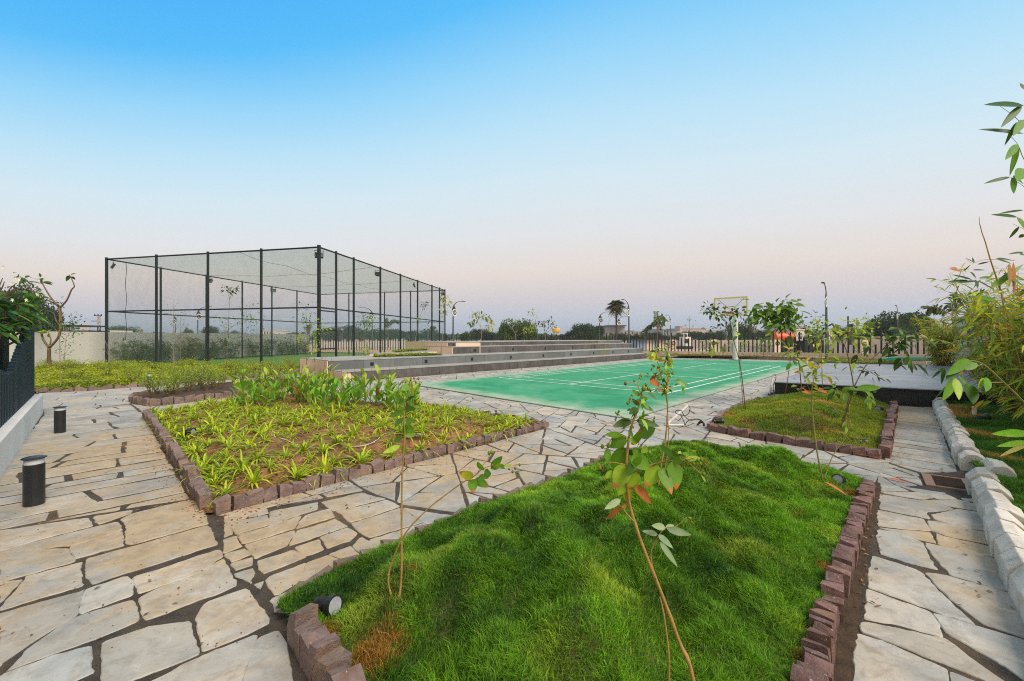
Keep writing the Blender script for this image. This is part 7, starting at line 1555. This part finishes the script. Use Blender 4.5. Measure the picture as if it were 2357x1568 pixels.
# generator cabin
e = empty('generator_cabin', PD(1580, HV, 40), 'white boxy machine cabin on dark skids behind the bar fence', 'machine'); a = PD(1573, 790, 40); mb = MB(); mb.box(a.x, a.x + .75, 40, 41, .55, 1.45); localise(mb.build('body', 'white_paint', bevel=.03), e)
mb = MB(); mb.box(a.x + .05, a.x + .5, 40.1, 40.8, 1.72, 1.82); mb.box(a.x + .08, a.x + .13, 40.1, 40.2, 1.45, 1.72); mb.box(a.x + .42, a.x + .47, 40.1, 40.2, 1.45, 1.72); localise(mb.build('canopy', 'white_paint'), e)
mb = MB(); mb.box(a.x + .1, a.x + .5, 39.98, 39.999, .85, 1.25); localise(mb.build('window', 'window'), e); mb = MB(); mb.box(a.x - .3, a.x + .95, 40, 41, .25, .54); localise(mb.build('skid', 'darkmetal'), e)
def wheel(c, r, e, w=.25, name='wheel'):
    mb = MB(); m_ = Matrix.Rotation(rad(90), 3, 'X'); pr = [(r * .55, -w / 2), (r * .92, -w / 2), (r, -w * .35), (r, w * .35), (r * .92, w / 2), (r * .55, w / 2)]
    mb.lathe(pr, 22, c, mtx=m_); t = mb.build(name, 'tyre'); localise(t, e); mb = MB(); mb.lathe([(r * .54, -w * .53), (r * .2, -w * .56), (r * .18, w * .5), (r * .54, w * .5)], 16, c, mtx=m_); o = mb.build('rim', 'concrete'); o.parent = t; o.matrix_parent_inverse = t.matrix_parent_inverse.copy() @ Matrix.Identity(4)
    return t
e = empty('water_tanker', PD(1810, HV, 40), 'orange cylindrical water tank trailer parked beyond the bar fence', 'tanker'); a = PD(1788, 776, 40); b = PD(1837, 776, 40); mb = MB(); zc = 1.42; mr = Matrix.Rotation(rad(90), 3, 'Y'); L = b.x - a.x
mb.lathe([(.12, 0), (.36, .03), (.46, .10), (.47, .14), (.47, L - .14), (.46, L - .1), (.36, L - .03), (.12, L)], 26, (a.x, 40.6, zc), mtx=mr); localise(mb.build('tank', 'orange', smooth=False), e)
mb = MB(); mb.box(a.x + .2, b.x + .5, 40.3, 40.9, .82, .93); mb.box(b.x + .4, b.x + 1.0, 40.5, 40.7, .7, .8); localise(mb.build('frame', 'darkmetal'), e); mb = MB(); mb.lathe([(.16, 0), (.16, .12), (.1, .14)], 14, ((a.x + b.x) / 2, 40.6, zc + .45)); localise(mb.build('hatch', 'orange'), e)
wheel((a.x + .75, 40.2, .50), .50, e); wheel((a.x + .75, 41.0, .50), .50, e)
e = empty('tractor', PD(1858, HV, 39), 'old grey tractor with a canopy parked right of the orange tank', 'tractor'); a = PD(1851, HV, 39); x = a.x; mb = MB(); mb.box(x + .1, x + 1.5, 39.2, 39.8, .62, 1.0); mb.box(x + .55, x + 1.6, 39.25, 39.75, 1.0, 1.18); localise(mb.build('body', 'darkmetal', bevel=.04), e)
mb = MB(); mb.add([(x - .2, 38.9, 1.50), (x + 1.0, 38.9, 1.5), (x + 1.0, 40.1, 1.5), (x - .2, 40.1, 1.5), (x + .05, 39.1, 1.68), (x + .75, 39.1, 1.68), (x + .75, 39.9, 1.68), (x + .05, 39.9, 1.68)], [(3, 2, 1, 0), (4, 5, 6, 7), (0, 1, 5, 4), (1, 2, 6, 5), (2, 3, 7, 6), (3, 0, 4, 7)]); localise(mb.build('canopy', 'concrete'), e)
mb = MB()
for dx in (-.1, .9):
    for dy in (39.0, 40.0): mb.bar((x + dx, dy, .6), (x + dx, dy, 1.5), .05)
localise(mb.build('canopy_post', 'darkmetal'), e); wheel((x + .3, 39.0, .55), .55, e, .3); wheel((x + .3, 40.0, .55), .55, e, .3); wheel((x + 1.5, 39.1, .34), .34, e, .2); wheel((x + 1.5, 39.9, .34), .34, e, .2)

# ================================================================ SPOTLIGHTS, PIPES, HOSES, LITTER
def gz(u, v, poly, fn, off=0.0):
    z = 0.0
    for _ in range(6): p = W(u, v, z); z = fn(p.x, p.y, float(edge_dist_np(np.array([[p.x, p.y]]), poly)[0]) if inside((p.x, p.y), poly) else 0) + off
    return W(u, v, z)
spot(gz(752, 1392, mound_poly, mound_h, .05), rad(-25), rad(-12), 1.0, 'black ribbed spotlight in the grass at the left corner of the mound')
spot(gz(1933, 1104, mound_poly, mound_h, .05), rad(215), rad(-14), 1.0, 'black spotlight standing at the right corner of the mound')
spot(gz(1980, 1018, bedE, lawnE_h, .04), rad(-20), rad(5), 1.1, 'black spotlight lying near the front corner of the small right lawn')
spot(gz(2025, 941, bedE, lawnE_h, .05), rad(200), rad(-5), 1.1, 'black spotlight at the back corner of the small right lawn by the stage')
spot(gz(1652, 970, bedE, lawnE_h, .05), rad(10), rad(0), 1.2, 'black spotlight at the left tip of the small right lawn by the coiled cable')
spot(gz(430, 997, bedA, soil_h, .04), rad(5), rad(-5), 1.4, 'black spotlight lying among the spider plants at the left')
spot(W(2262, 962, .13), rad(-30), rad(-20), 1.2, 'black spotlight under the bamboo beside the white pipe stub')
mb = MB(); p = W(2243, 960, .1); mb.tube([p, p + Vector((0, 0, .17))], .028, 12); o = mb.build('pipe_stub', 'pvc'); tag(o, 'short white upright pipe stub in the grass strip under the bamboo', 'pipe')
def px_path(L, c=lambda u, v: (u, v)): return [(W(*c(q[0], q[1]), q[2] if len(q) > 2 else .012)) for q in L]
# leaning pipe with black cable near the court corner
p0 = W(1534, 978, .015); dP = p0.y; p1 = PD(1583.5, 933.5, dP + .1)
mb = MB(); mb.tube([p0, p1], .021, 12); o = mb.build('pvc_pipe', 'pvc'); tag(o, 'leaning white pipe near the court corner with black cable looped over its top', 'pipe')
mb = MB(); mb.tube([W(1532, 978, .02), W(1574, 979, .02)], .018, 10); o = mb.build('pvc_pipe', 'pvc'); tag(o, 'white pipe lying flat on the paving at the foot of the leaning pipe', 'pipe')
def coil(mb, pts, r=.006): 
    Q = []
    for i in range(len(pts) - 1):
        q0, q1, q2, q3 = pts[max(i - 1, 0)], pts[i], pts[i + 1], pts[min(i + 2, len(pts) - 1)]
        for k in range(5): t = k / 5; Q.append(.5 * ((2 * q1) + (q2 - q0) * t + (2 * q0 - 5 * q1 + 4 * q2 - q3) * t * t + (3 * q1 - q0 - 3 * q2 + q3) * t ** 3))
    Q.append(pts[-1]); mb.tube(Q, r, 5)
mb = MB(); C3 = lambda L: [PD(*a3c(u, v), dP + .05 - (.02 * i)) for i, (u, v) in enumerate(L)]
coil(mb, C3([(1085, 535), (1098, 555), (1090, 590), (1060, 612), (1010, 605), (985, 590), (995, 572), (1030, 575), (1050, 610), (1080, 640), (1110, 650), (1160, 640), (1200, 660)]))
coil(mb, C3([(1020, 600), (1050, 660), (1062, 700), (1090, 735), (1150, 750), (1190, 755)])); coil(mb, C3([(1060, 690), (1075, 660), (1120, 640), (1180, 650), (1215, 680)]))
rr = random.Random(2)
for k in range(9): coil(mb, C3([(1120 + rr.uniform(-8, 8), 745), (1145 + rr.uniform(-6, 6), 700 + rr.uniform(-6, 6)), (1180 + rr.uniform(-6, 6), 662 + rr.uniform(-6, 6)), (1208 + rr.uniform(-6, 6), 680), (1195 + rr.uniform(-8, 8), 720), (1170 + rr.uniform(-8, 8), 750)]), .008)
o = mb.build('cable_coil', 'cable', smooth=True); tag(o, 'bundle of black cable coiled on the paving beside the small right lawn', 'cable')
p0 = W(1771, 909, .015); mb = MB(); mb.tube([p0, PD(1780, 863, p0.y + .1)], .026, 12); o = mb.build('pvc_pipe', 'pvc'); tag(o, 'thin white pipe standing upright at the left corner of the stage', 'pipe')
mb = MB(); coil(mb, [PD(*z5c(u, v), p0.y + .05) for u, v in ((905, 925), (920, 918), (930, 935), (925, 970), (908, 1010), (906, 1060), (915, 1090))], .007)
for k in range(7): coil(mb, [W(1771 + rr.uniform(-4, 26), 908 + rr.uniform(-4, 4), .03 + .02 * rr.random()) for _ in range(6)], .010)
o = mb.build('cable', 'cable'); tag(o, 'black cable hanging from the upright pipe and heaped at the stage corner', 'cable')
# green hose behind the stage
mb = MB(); c = W(2108, 838, .1)
for k in range(4): coil(mb, [c + Vector((math.cos(a * .52) * (1.5 - k * .12), math.sin(a * .52) * (.9 - k * .1), .22 + k * .025)) for a in range(13)], .022)
o = mb.build('garden_hose', 'hose', smooth=True); tag(o, 'coiled bright green hose lying behind the far edge of the stage', 'hose')
# white hose in the bed
A1 = lambda u, v: (460.3 + .2752 * u, 805.6 + .2752 * v)
mb = MB(); L = [(250, 680), (330, 665), (420, 620), (520, 597), (590, 610), (612, 660), (600, 715), (700, 745), (800, 790), (900, 812), (1020, 825), (1130, 822), (1270, 812), (1390, 795), (1470, 760), (1540, 705), (1620, 690)]
coil(mb, [gz(*A1(u, v), bedA, soil_h, .012) for u, v in L], .006); o = mb.build('white_hose', 'whitehose', smooth=True); tag(o, 'thin white hose winding across the bare soil between the spider plants', 'hose')
mb = MB(); coil(mb, [gz(*A1(u, v), bedA, soil_h, .03) for u, v in ((1770, 705), (1840, 705), (1885, 735), (1890, 780), (1850, 815), (1790, 850))], .009); o = mb.build('white_hose', 'whitehose', smooth=True); tag(o, 'white hose end curling out of the soil near the middle of the front edging', 'hose')
# fallen leaves and bark strips on the paving
lt = MB(); rr = random.Random(6)
for (u0, u1, v0, v1, n) in ((2060, 2200, 950, 1085, 70), (2030, 2100, 1040, 1075, 40), (480, 800, 1095, 1175, 40), (1975, 2030, 1130, 1400, 60), (340, 480, 990, 1180, 40), (2200, 2330, 1120, 1400, 35), (1480, 1700, 960, 1030, 30), (1560, 1780, 900, 980, 25), (0, 500, 1150, 1500, 20)):
    for k in range(n):
        u = rr.uniform(u0, u1); v = rr.uniform(v0, v1); p = W(u, v, .006); a = rr.uniform(0, 6.28); s = rr.uniform(.008, .035); c = vary(((.30, .15, .06), (.42, .26, .12), (.16, .09, .045), (.10, .06, .035))[rr.randrange(4)], .25, rr)
        lt.leaf(p, Vector((math.cos(a), math.sin(a), rr.uniform(0, .3))), Vector((0, 0, 1)), s, s * .4, c, seg=3, fold=.4, droop=.05)
tag(lt.build('leaf_litter', 'dry'), kind='stuff')
gr = MB()      # earth crumbs
for k in range(900):
    t = rr.random(); 
    if t < .4: u = rr.uniform(500, 1250); v = 1186 - (u - 480) * .258 + rr.expovariate(1 / 16) + 2
    elif t < .7: u = rr.uniform(340, 480); v = 958 + (u - 337) * 1.6 + rr.uniform(-3, 20); u -= rr.expovariate(1 / 14)
    else: u = rr.uniform(0, 1100); v = rr.uniform(1000, 1500)
    p = W(u, v, .003)
    if inside((p.x, p.y), bedA) or inside((p.x, p.y), mound_poly): continue
    s = rr.uniform(.0018, .0055) * (1 if t < .7 else .6); gr.box(p.x - s, p.x + s * rr.uniform(.6, 1.2), p.y - s, p.y + s, .0, s * 1.2, vary((.9, .9, .9), .3, rr), mtx=None)
tag(gr.build('soil_crumbs', 'soil'), kind='stuff')
def strip_leaf(u0, v0, u1, v1, w, zf, label):
    a = zf(u0, v0); b = zf(u1, v1); mb = MB(); mb.leaf(a, b - a, Vector((0, -.4, 1)), (b - a).length, w, (.55, .20, .09), seg=8, fold=.5, droop=.03); o = mb.build('dry_leaf', 'dry', smooth=True); tag(o, label, 'dry leaf')
strip_leaf(1898, 1109, 1950, 1139, .035, lambda u, v: gz(u, v, mound_poly, mound_h, .07), 'long dry orange leaf lying on the grass at the right corner of the mound')
strip_leaf(1965, 1044, 2029, 1055, .03, lambda u, v: W(u, v, .02), 'long dry orange strip lying along the front edging of the small right lawn')
strip_leaf(2044, 1101, 2093, 1111, .03, lambda u, v: W(u, v, .012), 'dry orange strip lying on the path left of the drain grate')
strip_leaf(1408, 1000 - 30, 1420, 990, .01, lambda u, v: W(u, v, .012), 'small dry leaf on the paving near the court corner')

# ================================================================ SKY, SUN, AIR
wld = bpy.data.worlds.new('World'); scene.world = wld; wld.use_nodes = True; nt = wld.node_tree; nt.nodes.clear()
out = nt.nodes.new('ShaderNodeOutputWorld'); tc = N(nt, 'TexCoord'); sx = N(nt, 'SeparateXYZ'); nt.links.new(tc.outputs['Generated'], sx.inputs[0])
def math_(op, a, b=None, c=None):
    m = N(nt, 'Math', operation=op)
    for i, x in enumerate((a, b, c)):
        if x is None: continue
        if hasattr(x, 'is_output'): nt.links.new(x, m.inputs[i])
        else: m.inputs[i].default_value = x
    return m.outputs[0]
x2 = math_('MULTIPLY', math_('SUBTRACT', sx.outputs[0], .24), math_('SUBTRACT', sx.outputs[0], .24))
ze = math_('MULTIPLY', sx.outputs[2], math_('MULTIPLY_ADD', x2, 0.60, 1.0))
mpn = N(nt, 'Mapping'); mpn.inputs['Scale'].default_value = (1, 1, 3.2); nt.links.new(tc.outputs['Generated'], mpn.inputs[0]); nz = N(nt, 'TexNoise'); nz.inputs['Scale'].default_value = 1.4; nz.inputs['Detail'].default_value = 6; nt.links.new(mpn.outputs[0], nz.inputs['Vector'])
ze = math_('ADD', ze, math_('MULTIPLY', math_('SUBTRACT', nz.outputs[0], .5), .03))
SK = [(0.0, rgb(180, 189, 206)), (.045, rgb(196, 203, 216)), (.10, rgb(219, 211, 214)), (.165, rgb(237, 225, 217)), (.25, rgb(232, 234, 237)), (.36, rgb(218, 238, 248)), (.46, rgb(193, 232, 253)), (.56, rgb(154, 218, 255)), (.66, rgb(92, 194, 255)), (.80, rgb(66, 176, 253)), (.90, (.50, .49, .47)), (1.0, (.50, .49, .46))]  # grey top stops lie out of view, added to temper the blue skylight
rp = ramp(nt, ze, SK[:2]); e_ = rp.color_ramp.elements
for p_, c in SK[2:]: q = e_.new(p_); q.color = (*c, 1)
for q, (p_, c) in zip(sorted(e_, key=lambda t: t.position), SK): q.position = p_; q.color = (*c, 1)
glow = math_('MULTIPLY', math_('MAXIMUM', math_('MULTIPLY_ADD', math_('MULTIPLY', x2, -1.0), 1.6, .55), 0.0), .0)
sky = N(nt, 'TexSky', sky_type='NISHITA'); sky.sun_disc = False; sky.sun_elevation = rad(50); sky.sun_rotation = rad(130)
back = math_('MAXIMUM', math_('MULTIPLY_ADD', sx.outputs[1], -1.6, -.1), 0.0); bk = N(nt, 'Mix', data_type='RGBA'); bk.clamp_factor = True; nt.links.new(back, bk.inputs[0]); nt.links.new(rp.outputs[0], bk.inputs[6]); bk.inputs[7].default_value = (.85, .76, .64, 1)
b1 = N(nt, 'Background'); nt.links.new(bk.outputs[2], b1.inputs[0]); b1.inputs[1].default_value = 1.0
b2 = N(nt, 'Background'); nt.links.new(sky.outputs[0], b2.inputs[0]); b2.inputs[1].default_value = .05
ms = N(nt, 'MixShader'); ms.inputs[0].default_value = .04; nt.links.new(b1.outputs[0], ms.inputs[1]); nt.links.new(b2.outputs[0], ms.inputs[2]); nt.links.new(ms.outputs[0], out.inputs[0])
sl = bpy.data.lights.new('sun', 'SUN'); sl.energy = 4.1; sl.angle = rad(30); sl.color = (1.0, .87, .73); so = bpy.data.objects.new('sun', sl); COL.objects.link(so)
el, az = rad(50), rad(130); sv = Vector((math.sin(az) * math.cos(el), math.cos(az) * math.cos(el), math.sin(el))); so.rotation_euler = sv.to_track_quat('Z', 'Y').to_euler()
# thin evening haze
hz_m, nt2, out2 = newmat('haze'); pvn = N(nt2, 'VolumePrincipled'); pvn.inputs['Color'].default_value = (.80, .86, .95, 1); pvn.inputs['Density'].default_value = HAZE; pvn.inputs['Anisotropy'].default_value = 0.2
nt2.links.new(pvn.outputs[0], out2.inputs['Volume'])
mb = MB(); mb.box(-950, 950, -320, 1550, -1.2, 16); o = mb.build('haze', hz_m); tag(o, kind='stuff')
scene.view_settings.view_transform = 'Standard'; scene.view_settings.look = 'None'; scene.view_settings.exposure = 0; scene.view_settings.gamma = 1
cy = scene.cycles; cy.max_bounces = 6; cy.transparent_max_bounces = 24; cy.diffuse_bounces = 3; cy.glossy_bounces = 2; cy.transmission_bounces = 4; cy.volume_bounces = 0; cy.use_denoising = False; cy.pixel_filter_type = 'BLACKMAN_HARRIS'; cy.filter_width = 1.1; cy.sample_clamp_indirect = 4
cy.caustics_reflective = False; cy.caustics_refractive = False
